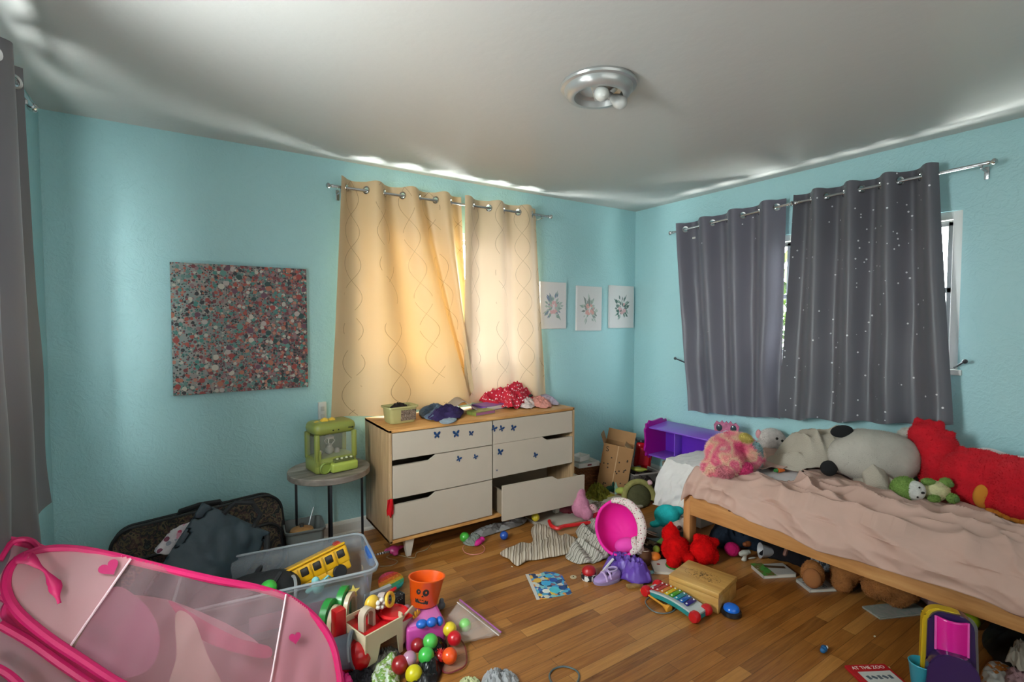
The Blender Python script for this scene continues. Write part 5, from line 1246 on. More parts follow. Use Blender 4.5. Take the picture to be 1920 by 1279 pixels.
# bottom edge items
fh('grey_socks', 'pale grey crumpled socks at the bottom edge of the photo, left of the black ring', 'socks', [(905, 1278), (915, 1266), (938, 1262), (962, 1268), (972, 1284), (940, 1310), (905, 1305)], .03, fabric('9a9a9c', .2, 30), 65, fold=.03, freq=16)
fh('green_trimmed_cloth', 'small cream and green scrap left of the grey socks', 'cloth', [(862, 1282), (880, 1274), (898, 1278), (898, 1296), (865, 1300)], .02, fabric('b0b48a'), 66, fold=.015, freq=16)
def hoopring(name, label, pts, z, r0, m, cat, n=60): 
    o = MB().tube(catmull([Zp(a, b, z) for a, b in pts], n), r0, 6, closed=True).build(name, m, None); return tag(o, label, cat)
hoopring('elastic_ring', 'thin grey ring lying on the wood floor at the bottom centre', [(1030, 1268), (1038, 1255), (1057, 1250), (1078, 1256), (1086, 1268), (1078, 1284), (1057, 1290), (1038, 1284)], .004, .0035, mt('4d5a5c', .4), 'ring')
hoopring('cord_loop', 'thin grey cord loop under the xylophone mallet', [(1210, 1128), (1222, 1118), (1245, 1116), (1262, 1126), (1268, 1138), (1258, 1148), (1238, 1150), (1220, 1143)], .004, .003, mt('5a6466', .5), 'cord')
# cords and bits near the dresser
def cord(label, pts, r0, m, name='cord', cat='cord', z=.004):
    q = catmull([Zp(a, b, z) for a, b in pts], 60, False); return tag(MB().tube(q, r0, 6).build(name, m, None), label, cat)
cord('pale wire curling on the floor from the clear bin past the dresser leg', [(712, 1062), (735, 1060), (745, 1052), (725, 1045), (740, 1040), (775, 1046), (782, 1036), (800, 1030), (812, 1014)], .002, mt('9a8a6c', .5))
hoopring('pink_string', 'pink loop of string beside the magenta toy under the dresser', [(868, 1026), (878, 1018), (895, 1018), (908, 1026), (905, 1036), (888, 1040), (872, 1036)], .004, .002, mt('c9807a', .5), 'string')
tag(blob('magenta_toy', [((0, 0, .02), (.035, .02, .018), (0, 0, .5)), ((.03, .015, .022), (.02, .018, .018)), ((-.02, -.012, .015), (.02, .012, .012))], plastic('c01c80', .3), vox=.004, loc=Zp(898, 1022, 0), smooth=2), 'magenta plastic toy piece on the floor in front of the dresser', 'toy')
ball('green ball on the floor below the middle of the dresser', Zp(871, 1007, .03), '3f9c34', .031, 'balls on the floor by the dresser')
ball('blue ball on the floor right of the magenta toy', Zp(945, 1004, .028), '17479c', .027, 'balls on the floor by the dresser')
ball('yellow ball below the pulled-out drawer', Zp(1004, 970, .06), 'b9a82a', .028, 'balls on the floor by the dresser')
fh('paper_scraps', 'grey and white crumpled papers on the floor under the dresser', 'paper', [(885, 1003), (905, 992), (940, 985), (985, 972), (982, 984), (955, 994), (925, 1003), (895, 1012)], .03, patchwork(['6f6a68', '8f8d8c', '55504e', 'a3a09e'], 9, .7), 67, fold=.02, freq=14)
fh('clear_wrapper', 'crumpled clear wrapper beside the green ball under the dresser', 'wrapper', [(868, 1020), (885, 1003), (900, 1008), (905, 1018), (888, 1026)], .03, mt('8a9088', .2, alpha=.7), 68, fold=.02, freq=20)
o = tag(blob('pink_doll', [((0, 0, .03), (.035, .03, .025)), ((.04, .01, .03), (.03, .012, .012)), ((-.02, .03, .025), (.03, .012, .012)), ((.0, -.03, .02), (.02, .02, .015))], plastic('b0306c', .4), vox=.005, loc=Zp(738, 1040, 0)), 'pink star-shaped toy on the floor between the clear bin and the dresser leg', 'toy')
o = tag(MB().tube([Zp(706, 1040, .03), Zp(722, 1036, .05), Zp(735, 1033, .02)], .006, 6).build('striped_ribbon', stripes(['d0d0d0', '2a1c28'], 30), None), 'black and white ribbon beside the pink star-shaped toy', 'ribbon')
# ================================================================ MIDDLE OF THE FLOOR
STR = stripes(['b3a594', 'c2b6a6', '6f6052', 'b8ab9a', '8d7d6c'], 9, rot=(0, 0, R(35)), distort=2)
STR2 = stripes(['b0aaa0', '8f8a80', 'b8b3aa', '9a9388', '6a6860'], 11, rot=(0, 0, R(80)), distort=4)
fh('striped_shirt', 'brown and cream striped shirt lying flat on the floor, its sleeve nearest the dresser', 'shirt', [(938, 1040), (965, 1028), (998, 1018), (996, 995), (1010, 985), (1032, 992), (1048, 1004), (1078, 1010), (1086, 1030), (1060, 1042), (1020, 1050), (990, 1054), (970, 1063), (955, 1052)], .02, STR, 71, fold=.030, freq=9, dirn=R(30), flat=7)
fh('striped_blanket', 'grey and white striped cloth crumpled against the pink foam seat', 'cloth', [(1060, 1046), (1085, 1022), (1080, 998), (1100, 984), (1130, 975), (1136, 1000), (1140, 1025), (1146, 1045), (1120, 1056), (1090, 1060)], .05, STR2, 72, fold=.05, freq=10, dirn=R(80), flat=4)
tag(MB().box((0, 0, .006), (.28, .2, .012), bev=.002).build('cardboard_sheet', KRAFT, None, loc=Zp(1062, 992, 0), rot=(0, 0, R(-12))), 'flat brown cardboard sheet under the red hook-shaped toy', 'cardboard')
rk = MB().tube(catmull([Zp(a, b, .045)-Zp(1060, 985, .045) for a, b in ((1030, 977), (1034, 986), (1046, 991), (1056, 987), (1078, 984), (1106, 980))], 30, False), .0125, 8).build('hooked_toy_stick', plastic('c0191c', .35), None, loc=Zp(1060, 985, .045)); tag(rk, 'red hooked plastic toy stick lying on cardboard below the pink plush', 'toy')
lidm = thing('game_board', 'cream board with a yellow panel lying behind the pink foam seat', 'board', Zp(1120, 945, .02), rz=R(-2))
MB().box((0, 0, 0), (.52, .44, .014), bev=.002).build('board_panel', mt('bfb6a2', .6), lidm); MB().box((.12, .12, .009), (.22, .14, .004)).build('yellow_panel', mt('b8a83a', .6), lidm, smooth=False)
tag(MB().box((0, 0, .01), (.36, .24, .02), bev=.003).build('cream_box_lid', mt('a89e90', .7), None, loc=Zp(1042, 975, 0), rot=(0, 0, R(-5))), 'flat cream box lid on the floor below the pulled-out drawer', 'box lid')
# pink foam seat
fs = thing('foam_seat', 'hot pink foam toddler seat with a floral rim, tipped over amid the clutter', 'toddler seat', Zp(1169, 1004, .09), rot=(R(50), R(-16), R(-46))); fs.scale = (.80,)*3
HOT = mt('d81090', .75, bumps=(200, .2, .001)); FLO = spots('c9b9b4', ['a03048', '4d6a50', '7a2a40', 'b06a7a'], 70, .3)
Rr = .165
def bowl(u, v): a = u*2*PI; q = math.sin(v*PI/2)**.85; return Vector((Rr*q*math.cos(a), Rr*1.18*q*math.sin(a), .19*(1-math.cos(v*PI/2))*(1+.10*math.sin(a+.6))+.004+.004*math.sin(a*9)*v))
mb = MB(); mb.grid(72, 20, bowl); bmesh.ops.remove_doubles(mb.bm, verts=mb.bm.verts, dist=.0005); mb.build('seat_shell', HOT, fs, solid=.014)
def rimf(a, b_, w2, w3=1): p = bowl(a/(2*PI), 1); d = Vector((math.cos(a), math.sin(a), 0)); return p+d*(w2*math.cos(b_)+.003)+Vector((0, 0, w3*w2*.8*math.sin(b_)))
mb = MB(); mb.grid(60, 12, lambda u, v: rimf(R(95)+R(190)*u, v*2*PI, .011)); mb.build('pink_rim', HOT, fs)
mb = MB(); mb.grid(60, 14, lambda u, v: rimf(R(-75)+R(170)*u, v*2*PI, .014+.020*math.sin(PI*min(1, max(0, u)))**.5)); mb.build('floral_rim', FLO, fs)
blob('front_bolster', [((.02, -.12, .15), (.085, .055, .06)), ((.0, -.11, .10), (.07, .06, .06)), ((.06, -.13, .14), (.05, .05, .06))], mt('d83aa0', .75), vox=.007, parent=fs)
MB().lathe([(.055, -.012), (.062, -.008), (.064, .02), (.058, .026), (0, .03)], 28, M=Matrix.Translation((.095, -.135, .15)) @ Matrix.Rotation(R(70), 4, 'Y')).build('floral_band', FLO, fs)
# plush and clothes around
def pl_blob(name, label, cat, loc, ells, col, rz=0, vox=.007, fuzz=0, parts=(), m=None, **kw):
    t = thing(name, label, cat, loc, rz=rz); b_ = blob('body', ells, m or plush(col), vox=vox, parent=t, fuzz=fuzz, **kw)
    for (pn, e, c) in parts: MB().ell(e[0], e[1], e[2] if len(e) > 2 else (0, 0, 0)).build(pn, mt(c, .5), t)
    return t
pl_blob('pink_plush', 'pink plush toy slumped beside the pulled-out drawer corner', 'plush toy', Zp(1092, 975, 0), [((0, .02, .09), (.07, .06, .08)), ((.01, .05, .17), (.05, .045, .06)), ((.0, -.04, .06), (.04, .05, .05)), ((.05, -.05, .03), (.05, .03, .03))], 'b87890', vox=.008, parts=())
pl_blob('spotted_pink_plush', 'pale pink spotted plush ball below the larger pink plush', 'plush toy', Zp(1098, 968, .0), [((0, -.06, .055), (.05, .045, .055)), ((.04, -.09, .03), (.04, .03, .03))], 'c49a9a', m=spots('c49a9c', ['8a4a58', 'd0b0ac'], 70, .3), vox=.007)
fh('maroon_cloth', 'dark red crumpled cloth in the shade below the pulled-out drawer', 'clothes', [(1050, 950), (1075, 938), (1092, 945), (1090, 965), (1062, 968)], .06, fabric('6d2630', .2, 30), 73, fold=.04, freq=16)
fh('olive_cloth', 'mustard olive crumpled cloth beside the wicker basket', 'clothes', [(1095, 935), (1108, 920), (1128, 922), (1145, 935), (1135, 945), (1112, 945)], .05, fabric('6f6a24', .3, 30), 74, fold=.07, freq=16, jag=.3)
tag(blob('dark_green_toy', [((0, 0, .03), (.05, .035, .03)), ((.05, .01, .06), (.012, .012, .03))], plush('26463c'), vox=.006, loc=Zp(1143, 925, 0)), 'small dark green plush beside the cardboard box foot', 'plush toy')
tag(MB().prism([(-.02, 0), (.03, 0), (.018, .05), (.006, .09), (-.01, .06)], -.002, .002, M=Mx).build('pale_green_paper', mt('8fb09a', .6), None, loc=Zp(1156, 926, .05), rot=(R(-10), 0, 0)), 'pale green pointed paper standing behind the olive plush', 'paper')
tt = thing('turtle_plush', 'olive and lime round plush turtle shell lying behind the pink foam seat', 'plush toy', Zp(1196, 948, 0), rz=R(-20))
blob('shell', [((0, 0, .07), (.11, .05, .10), (R(-20), 0, 0))], plush('4d4c34'), vox=.008, parent=tt)
MB().tube([(.12*math.cos(a), -.015+.03*math.sin(a), .075+.105*math.sin(a)) for a in [R(-20)+k*R(220)/20 for k in range(21)]], .022, 10).build('lime_edge', plush('8a8450'), tt)
blob('head', [((.15, 0, .05), (.04, .035, .035))], plush('8f8a4e'), vox=.006, parent=tt); blob('foot', [((-.13, .02, .12), (.05, .03, .025))], plush('98a04e'), vox=.006, parent=tt)
# turquoise plush
tq = thing('turquoise_plush', 'turquoise plush animal with a white belly lying by the bed leg', 'plush toy', Zp(1250, 1008, 0), rz=R(-28))
tq.location.z = .04
blob('body', [((0, 0, .11), (.085, .07, .065)), ((-.03, -.02, .09), (.045, .04, .05)), ((.07, .01, .13), (.05, .04, .03)), ((-.09, -.02, .06), (.035, .03, .02))], plush('2aaeb0'), vox=.007, parent=tq)
blob('belly', [((.05, -.05, .055), (.07, .04, .04)), ((.10, -.04, .06), (.03, .04, .045))], plush('b9a79c'), vox=.006, parent=tq)
blob('ear', [((.115, -.05, .075), (.03, .025, .045)), ((.12, -.02, .04), (.02, .02, .03))], plush('58aab0'), vox=.006, parent=tq)
MB().ell((.045, -.088, .06), (.016, .012, .014)).build('nose', mt('4a2420', .4), tq)
for i, (dz, c, rz, w2, lb) in enumerate(((0, 'a49c86', -8, .26, 'tan picture book at the bottom of the stack beside the turquoise plush'), (.017, '7f7860', 4, .24, 'dull olive book in the middle of the stack under the turquoise plush'), (.034, '8a8468', -14, .22, 'khaki book on top of the stack under the turquoise plush'))):
    p = Zp(1238, 1016, .0); book(lb, (p.x, p.y, dz), w2, .17, .016, R(rz), c, grp='books stacked by the bed leg')
tag(MB().box((0, 0, 0), (.3, .22, .006), bev=.001).build('dark_folder', mt('3f4a4a', .4), None, loc=Zp(1246, 1000, .054), rot=(0, 0, R(12))), 'dark grey green folder on the books beneath the turquoise plush', 'folder')
fh('patterned_wrap', 'white cloth with orange and blue print hanging under the white draped sheet', 'cloth', [(1232, 925), (1255, 915), (1282, 930), (1290, 955), (1262, 962), (1240, 955)], .10, patchwork(['b9b4ac', 'c89a3a', '4a7a9c', 'c4beb6', 'b0aaa4'], 16, .7, noise_mix=1), 75, fold=.04, freq=9)
fh('mixed_clothes', 'mixed maroon and grey clothes spilled below the grey bin and red toy case', 'clothes', [(1165, 925), (1180, 905), (1235, 918), (1230, 940), (1195, 935)], .05, patchwork(['4a2024', '5a5650', '3a3836', '7a5a58'], 9, .9, noise_mix=1), 76, fold=.04, freq=12)
fh('beige_clothes', 'beige and white small clothes strewn beside the wicker basket', 'clothes', [(1095, 955), (1120, 945), (1140, 950), (1130, 962), (1105, 968)], .02, fabric('8f7f72', .3, 30), 77, fold=.03, freq=22)
tag(MB().box((0, 0, 0), (.13, .03, .03), bev=.012).build('red_toy_block', plastic('b02028', .35), None, loc=Zp(1276, 946, .12), rot=(0, R(12), R(-20))), 'red plastic piece beside the bed leg above the turquoise plush', 'toy')
tag(MB().box((0, 0, 0), (.12, .05, .04), bev=.015).build('red_cloth_bundle', fabric('8a1420'), None, loc=Zp(1122, 965, .04), rot=(0, 0, R(20))), 'dark red cloth bundle at the left edge of the pink foam seat', 'cloth')
# slippers
def slipper(label, px, py, rz, c):
    t = thing('slipper', label, 'slipper', Zp(px, py, 0), rz=rz, group='brown fleece-lined slippers')
    def f(u, v):
        a = u*2*PI; L = .085; W2 = .042; x = L*math.cos(a); y = W2*math.sin(a)*(1-.12*math.cos(a)); hh = .05+.018*(-math.cos(a))*1+.012
        s_ = [1.0, 1.06, 1.04, .9, .66][min(4, int(v*4))]*(1-(v*4-int(v*4)))+[1.06, 1.04, .9, .66, .56][min(4, int(v*4))]*(v*4-int(v*4)) if v < 1 else .6
        return Vector((x*s_-(.02*v*v), y*s_, hh*min(1, v*1.25)+.002))
    MB().grid(40, 12, f).build('upper', fabric(c), t, solid=.003)
    MB().tube([(.05*math.cos(a)-.02, .026*math.sin(a), .062+.018*(-math.cos(a))) for a in [k*2*PI/28 for k in range(28)]], .006, 7, closed=True).build('fleece_cuff', fabric('b8a294'), t)
    MB().lathe([(0, 0), (.086, 0), (.086, .006), (0, .006)], 36, sc=(1, .5)).build('sole', mt('2c2018', .8), t)
    MB().lathe([(0, .028), (.05, .028), (0, .029)], 24, sc=(1, .5)).build('insole', fabric('1f1a14'), t)
slipper('brown slipper with cream fleece lining, nearer one beside the blue block', 1207, 1050, R(40), '5a3c2a')
slipper('brown slipper with cream fleece lining, farther one behind the lime ball', 1230, 1020, R(-35), '3f2c1c')
tag(MB().box((0, 0, .035), (.07, .06, .07), bev=.012).build('blue_block', plastic('174f9c', .4), None, loc=Zp(1174, 1048, 0), rot=(0, 0, .3)), 'blue toy block at the front edge of the pink foam seat', 'toy block')
ball('small lime green ball between the slippers and the red teddy', Zp(1231, 1030, .045), '8fa83a', .022, None)
tag(MB().ell((0, 0, 0), (.04, .035, .022)).build('orange_toy', plastic('d0701a', .4), None, loc=Zp(1227, 1043, .03)), 'flat orange toy piece beside the nearer brown slipper', 'toy')
tag(MB().box((0, 0, 0), (.09, .07, .006), rot=(0, 0, .3)).build('green_notepad', mt('7fae4a', .6), None, loc=Zp(1247, 1016, .06), rot=(R(6), 0, 0)), 'bright green card peeking out behind the red teddy', 'card')
fh('dark_underlay', 'black and brown clothes underneath the slippers and books', 'clothes', [(1205, 1010), (1235, 990), (1290, 1000), (1300, 1030), (1250, 1050), (1215, 1045)], .03, fabric('241c1a'), 78, fold=.02, freq=14)
# red teddy bears
REDP = lambda: plush('c00a0c', .2)
rt1 = thing('red_teddy_bear', 'bright red teddy bear face down by the bed leg, left of the other red bear', 'teddy bear', Zp(1265, 1052, 0), rz=R(15))
blob('body', [((0, 0, .075), (.09, .075, .07)), ((.05, .05, .13), (.06, .05, .055)), ((.055, .05, .185), (.02, .016, .02)), ((.10, .07, .15), (.02, .018, .02)), ((-.08, -.03, .035), (.05, .04, .035)), ((.0, -.07, .04), (.035, .05, .035)), ((.09, .0, .06), (.05, .05, .05))], REDP(), vox=.0075, parent=rt1, fuzz=2500, flen=.008)
rt2 = thing('red_teddy_bear', 'bright red teddy bear lying next to the bed leg behind the wooden box', 'teddy bear', Zp(1318, 1056, 0), rz=R(-20))
blob('body', [((0, 0, .07), (.075, .07, .07)), ((.02, .03, .10), (.06, .05, .05)), ((.075, .02, .105), (.045, .03, .028)), ((.05, -.02, .05), (.035, .035, .05)), ((-.05, .03, .05), (.04, .04, .045)), ((.0, .06, .13), (.025, .02, .02))], REDP(), vox=.0075, parent=rt2, fuzz=2200, flen=.008, seed=3)
# card, disc, shoe, red shoe, purple jacket
cd_ = thing('sticker_card', 'colourful blue and yellow sticker sheet lying alone on the floor', 'sticker sheet', (0, 0, 0))
q4 = [Zp(985, 1077, .003), Zp(1050, 1072, .003), Zp(1073, 1113, .003), Zp(1006, 1125, .003)]
CM = patchwork(['1a5fa8', '2f8ac0', 'd0a83a', 'b8b8ac', '1c3f6c', '4aa0b8', 'c9823a', '123458', '78b0b0', '7a5a6a'], 46, .3)
mb = MB(); outl = [q4[0].lerp(q4[1], t) for t in (.04, .25, .45)]+[q4[0].lerp(q4[1], .62)+Vector((.0, .015, 0))]+[q4[1].lerp(q4[0], .2), q4[1].lerp(q4[2], .15), q4[1].lerp(q4[2], .55), q4[2], q4[2].lerp(q4[3], .5), q4[3]]
a_ = [mb.bm.verts.new(p) for p in outl]; b_ = [mb.bm.verts.new(p-Vector((0, 0, .0025))) for p in outl]
mb.bm.faces.new(a_); mb.bm.faces.new(b_[::-1])
for k in range(len(a_)): mb.bm.faces.new((a_[k], b_[k], b_[(k+1) % len(a_)], a_[(k+1) % len(a_)]))
mb.build('sheet', CM, cd_, smooth=False)
mb = MB(); e_ = (q4[1]-q4[0]).normalized()*.018; mb.bm.faces.new([mb.bm.verts.new(p+Vector((0, 0, .0004))) for p in (q4[0], q4[0]+e_, q4[3]+e_, q4[3])]); mb.build('white_margin', mt('b8b6b2', .6), cd_, smooth=False)
for (u, v, s_, c) in ((.25, .3, .022, 'c9a040'), (.45, .45, .026, '2f9ac8'), (.7, .35, .022, '1d4f9a'), (.6, .75, .03, '46b0c0'), (.82, .72, .02, '1a3f78'), (.35, .75, .02, 'd0d0c4'), (.62, .15, .02, '2f9ac0')):
    p = q4[0].lerp(q4[1], u).lerp(q4[3].lerp(q4[2], u), v); MB().lathe([(0, 0), (s_, 0), (s_, .0006), (0, .0006)], 20, M=Matrix.Translation(p+Vector((0, 0, .0003)))).build('printed_sticker', mt(c, .35), cd_, smooth=False)
o = tag(MB().lathe([(0, 0), (.017, 0), (.018, .002), (.017, .005), (.012, .005), (.011, .004), (0, .004)], 28).build('button_disc', mt('b0a284', .5), None, loc=Zp(1075, 1083, 0)), 'small cream disc lying on the floor between the sticker sheet and the red shoe', 'disc')
MB().ell((0, 0, .005), (.004, .004, .002), sub=1).build('centre_dot', M_DARK, o)
sh = thing('toddler_shoe', 'lilac toddler sneaker with hook straps in front of the purple bag', 'shoe', Zp(1138, 1091, 0), rz=R(-12))
LIL = mt('9a80b4', .55, var=.1, vs=30)
def shoe(u, v):
    a = u*2*PI; L = .078; x = L*math.cos(a); y = .034*math.sin(a)*(1+.12*math.cos(a+PI)); toe = 0
    hh = .048 if x > 0 else .048*(1-.5*(-x/L)); k = v; s_ = 1+.04*math.sin(k*PI)-(.42*k**2.5); 
    return Vector((x*s_+(.012*k if x > 0 else .05*k*k), y*s_, .014+hh*k**.8))
MB().grid(44, 14, shoe).build('upper', LIL, sh, solid=.003)
MB().lathe([(0, 0), (.078, 0), (.083, .008), (.081, .018), (0, .018)], 40, sc=(1, .46)).build('sole', mt('8a7aa0', .6), sh)
for x, z in ((-.02, .047), (.005, .056)): MB().tube([(x, -.036, z-.026), (x-.002, -.026, z-.002), (x, 0, z+.006), (x+.002, .026, z-.002), (x, .036, z-.026)], .006, 6).build('strap', mt('b49ac6', .5), sh)
MB().tube([(.03+.03*math.cos(a), .021*math.sin(a), .064+.004*math.cos(a)) for a in [k*2*PI/20 for k in range(20)]], .0045, 6, closed=True).build('collar', mt('a794bd', .6), sh)
MB().lathe([(0, 0), (.028, 0), (0, .001)], 20, sc=(1, .6), M=Matrix.Translation((.03, 0, .05))).build('lining', mt('5a5262', .9), sh)
rs = thing('patterned_slipper', 'red slipper with a black and white checked bottom left of the lilac shoe', 'slipper', Zp(1104, 1084, 0), rz=R(30))
blob('upper', [((0, 0, .04), (.045, .038, .028)), ((-.01, .0, .05), (.03, .03, .022))], mt('a01018', .4), vox=.005, parent=rs, smooth=3)
MB().lathe([(0, 0), (.046, 0), (.05, .014), (.046, .03), (0, .03)], 32, sc=(1, .85)).build('checked_side', patchwork(['16161a', 'd0d0cc'], 55, .5, dist='CHEBYCHEV', rnd=.0), rs)
pj = fh('purple_bag', 'crumpled purple cloth bag behind the lilac shoe', 'bag', [(1130, 1072), (1148, 1046), (1165, 1048), (1182, 1058), (1200, 1056), (1215, 1078), (1222, 1095), (1195, 1100), (1168, 1090), (1150, 1080)], .07, mt('5a3a96', .45, var=.12, vs=14), 80, fold=.05, freq=13, flat=5)
tag(MB().tube(catmull([Zp(1125, 1078, .02), Zp(1138, 1062, .05), Zp(1150, 1048, .08)], 10, False), .007, 6).build('white_strap', mt('c8c4c8', .6), None), 'white strap lying between the purple bag and the lilac shoe', 'strap')
tag(MB().box((0, 0, .008), (.09, .03, .014), bev=.003).build('wooden_tag', wood(['6a4a2a', '9a7a44', 'b09050'], (6, 6, 6)), None, loc=Zp(1190, 1101, 0), rot=(0, 0, R(-20))), 'small brown buckle piece at the lower edge of the purple bag', 'buckle')
tag(MB().box((0, 0, .003), (.07, .03, .004), bev=.001).build('teal_scrap', mt('6fa0a4', .5), None, loc=Zp(1226, 1073, 0), rot=(0, 0, R(-10))), 'pale teal paper scrap between the purple bag and the wooden box', 'paper')
tag(MB().ell((0, 0, 0), (.016, .014, .014)).build('gold_bead', mt('a07a2a', .3), None, loc=Zp(1208, 1062, .03)), 'small gold bead above the right end of the purple bag', 'bead')
# board book
bb_ = book('white board book with a round green picture, half under the wooden box', Zp(1262, 1066, 0), .24, .15, .016, R(-38), 'bdb9b0')
MB().lathe([(0, .0164), (.062, .0164), (.062, .017), (0, .017)], 36, sc=(1, .9)).build('green_disc', patchwork(['1f6a24', '2d8a30', '174f1c', '3c9a3a'], 30, .5, noise_mix=1), bb_, smooth=False).location = (.02, 0, 0)
MB().lathe([(0, .0164), (.010, .0164), (.010, .017), (0, .017)], 16).build('red_mark', mt('a03428', .5), bb_, smooth=False).location = (-.08, .01, 0)
# wooden box
A0, A1, A2, A3 = Zp(1252, 1076, .1), Zp(1297, 1050, .1), Zp(1384, 1084, .1), Zp(1345, 1112, .1)

ctr = (A0+A2)/2; dirx = (A3-A0).normalized(); wx_ = ((A3-A0).length+(A2-A1).length)/2; wy_ = ((A1-A0).length+(A2-A3).length)/2; ang = math.atan2(dirx.y, dirx.x)
wbx = thing('wooden_box', 'plain wooden box with a dark printed flourish on its lid', 'wooden box', (ctr.x, ctr.y, 0), rz=ang)
BW_ = wood(['a87a3c', 'be9250', 'cfa664'], (1.2, 10, 10), .35)
MB().box((0, 0, .037), (wx_, wy_, .074), bev=.003).build('box_body', BW_, wbx)
MB().box((0, 0, .0885), (wx_+.004, wy_+.004, .027), bev=.004).build('lid', BW_, wbx)
mb = MB(); rnd = random.Random(3)
for _ in range(60):
    a = rnd.uniform(0, 6.28); q = rnd.random()**.6; x, y = .085*q*math.cos(a)*.9, .042*q*math.sin(a); s_ = rnd.uniform(.004, .013); b2 = rnd.uniform(0, 3.14)
    mb.bm.faces.new([mb.bm.verts.new((x+s_*k*math.cos(b2+g), y+s_*k*math.sin(b2+g)*.6, .1024)) for k, g in ((1, 0), (.35, 1.4), (1, 3.0), (.3, 4.6))])
for k in range(30): a = k*2*PI/30; mb.bm.faces.new([mb.bm.verts.new((q*math.cos(a+da), .55*q*math.sin(a+da), .1024)) for q, da in ((.092, 0), (.092, .09), (.089, .09), (.089, 0))])
mb.build('printed_flourish', mt('54402a', .6), wbx, smooth=False)
# xylophone
xy0, xy1 = Zp(1228, 1097, .05), Zp(1308, 1138, .05)
xd = (xy1-xy0); xa_ = math.atan2(xd.y, xd.x)
xl_ = thing('toy_xylophone', 'toy xylophone with rainbow keys, teal base and red ends beside the wooden box', 'xylophone', ((xy0+xy1)/2).xy.to_3d(), rz=xa_)
XLn = .29; XW = .105
def archz(x): return .03+.022*math.cos(x/XLn*PI*.9)
def frame(zs, w2, dz):
    mb = MB()
    pts = [(-XLn/2+XLn*k/24, archz(-XLn/2+XLn*k/24)+dz) for k in range(25)]; low = [(p[0], p[1]-zs) for p in pts[::-1]]
    mb.prism(pts+low, -w2/2, w2/2, M=Mx, bev=.003); return mb
frame(.022, XW*.98, -.006).build('teal_base', plastic('1f7f80', .35), xl_); frame(.008, XW, .002).build('white_deck', plastic('b4bcbe', .3), xl_)
for s_ in (-1, 1):
    for y in (-1, 1): MB().lathe([(0, -.02), (.022, -.018), (.027, -.008), (.027, .008), (.022, .018), (0, .02)], 20, M=Matrix.Translation((s_*(XLn/2-.006), y*(XW/2-.004), .027)) @ Mx).build('red_foot', plastic('b8131c', .25), xl_)
kc = ['a8182a', 'c23a28', 'd87a1c', 'd9b91c', '4a9a28', '1f8a9c', '1c5fb0', '28247a']
for k, c in enumerate(kc):
    x = -.105+k*.0268; z = archz(x)+.010; L2 = XW*(.98-.035*k)
    kb = MB().box((0, 0, 0), (.0225, L2, .004), bev=.0015).build('key', mt(c, .25, metal=.3), xl_, c and ['dark red', 'red', 'orange', 'yellow', 'green', 'teal', 'blue', 'indigo'][k]+' key', loc=(x, 0, z), rot=(0, math.atan((archz(x)-archz(x+.01))/.01), 0))
    for y in (-1, 1): MB().ell((0, y*L2*.38, .003), (.0048, .0048, .003), sub=2).build('pin', mt('d8d8d8', .3), kb)
m0, m1 = Zp(1203, 1107, .02), Zp(1251, 1140, .014)
ml = thing('mallet', 'yellow plastic xylophone mallet lying in front of the xylophone', 'mallet', (m0.x, m0.y, 0))
dm = m1-m0; MB().tube([(0, 0, m0.z), dm*.5+Vector((0, 0, m0.z)), dm+Vector((0, 0, m0.z))], .0055, 8).build('stick', plastic('c98a2a', .4), ml)
q = dm.normalized().to_track_quat('Z', 'Y').to_matrix().to_4x4()
MB().lathe([(0, -.02), (.009, -.02), (.010, -.008), (.018, 0), (.018, .016), (0, .018)], 20, M=Matrix.Translation(dm+Vector((0, 0, m0.z))) @ q).build('head', plastic('c98a2a', .4), ml)
MB().ell((0, 0, m0.z), (.009, .009, .009), sub=2).build('end_knob', plastic('c98a2a', .4), ml)
bz = thing('push_buzzer', 'blue dome push button on a black base beside the wooden box', 'button toy', Zp(1371, 1152, 0))
MB().lathe([(0, 0), (.043, 0), (.047, .006), (.045, .02), (.038, .024), (0, .024)], 40).build('base', plastic('14161c', .3), bz)
MB().lathe([(.036, .02), (.037, .03), (.033, .040), (.022, .047), (.01, .05), (0, .0505)], 40).build('dome', plastic('0f62c8', .15), bz)
tb_ = thing('toy_character', 'tiny blue and white toy lying alone on open floor', 'toy', Zp(1545, 1222, 0), rz=.5)
blob('body', [((0, 0, .014), (.018, .013, .013)), ((-.018, .006, .014), (.012, .011, .011)), ((.02, -.006, .01), (.010, .008, .008))], mt('1f5a8c', .4, var=.4, vs=60), vox=.003, parent=tb_, smooth=2)
MB().ell((.008, -.011, .018), (.009, .005, .006), sub=2).build('white_patch', mt('c8d0d4', .4), tb_)
for i, (a, b) in enumerate(((1640, 1194), (1667, 1253), (960, 1063))):
    tag(MB().box((0, 0, .002), (.008, .006, .003), rot=(0, 0, i)).build('crumb', mt('cfc4ac', .7), None, loc=Zp(a, b, 0)), ['tiny pale crumb on the floor between the small blue toy and the bed', 'tiny pale crumb on the floor above the red booklet', 'tiny pale scrap on the floor between the pumpkin bucket and the striped shirt'][i], 'crumb')
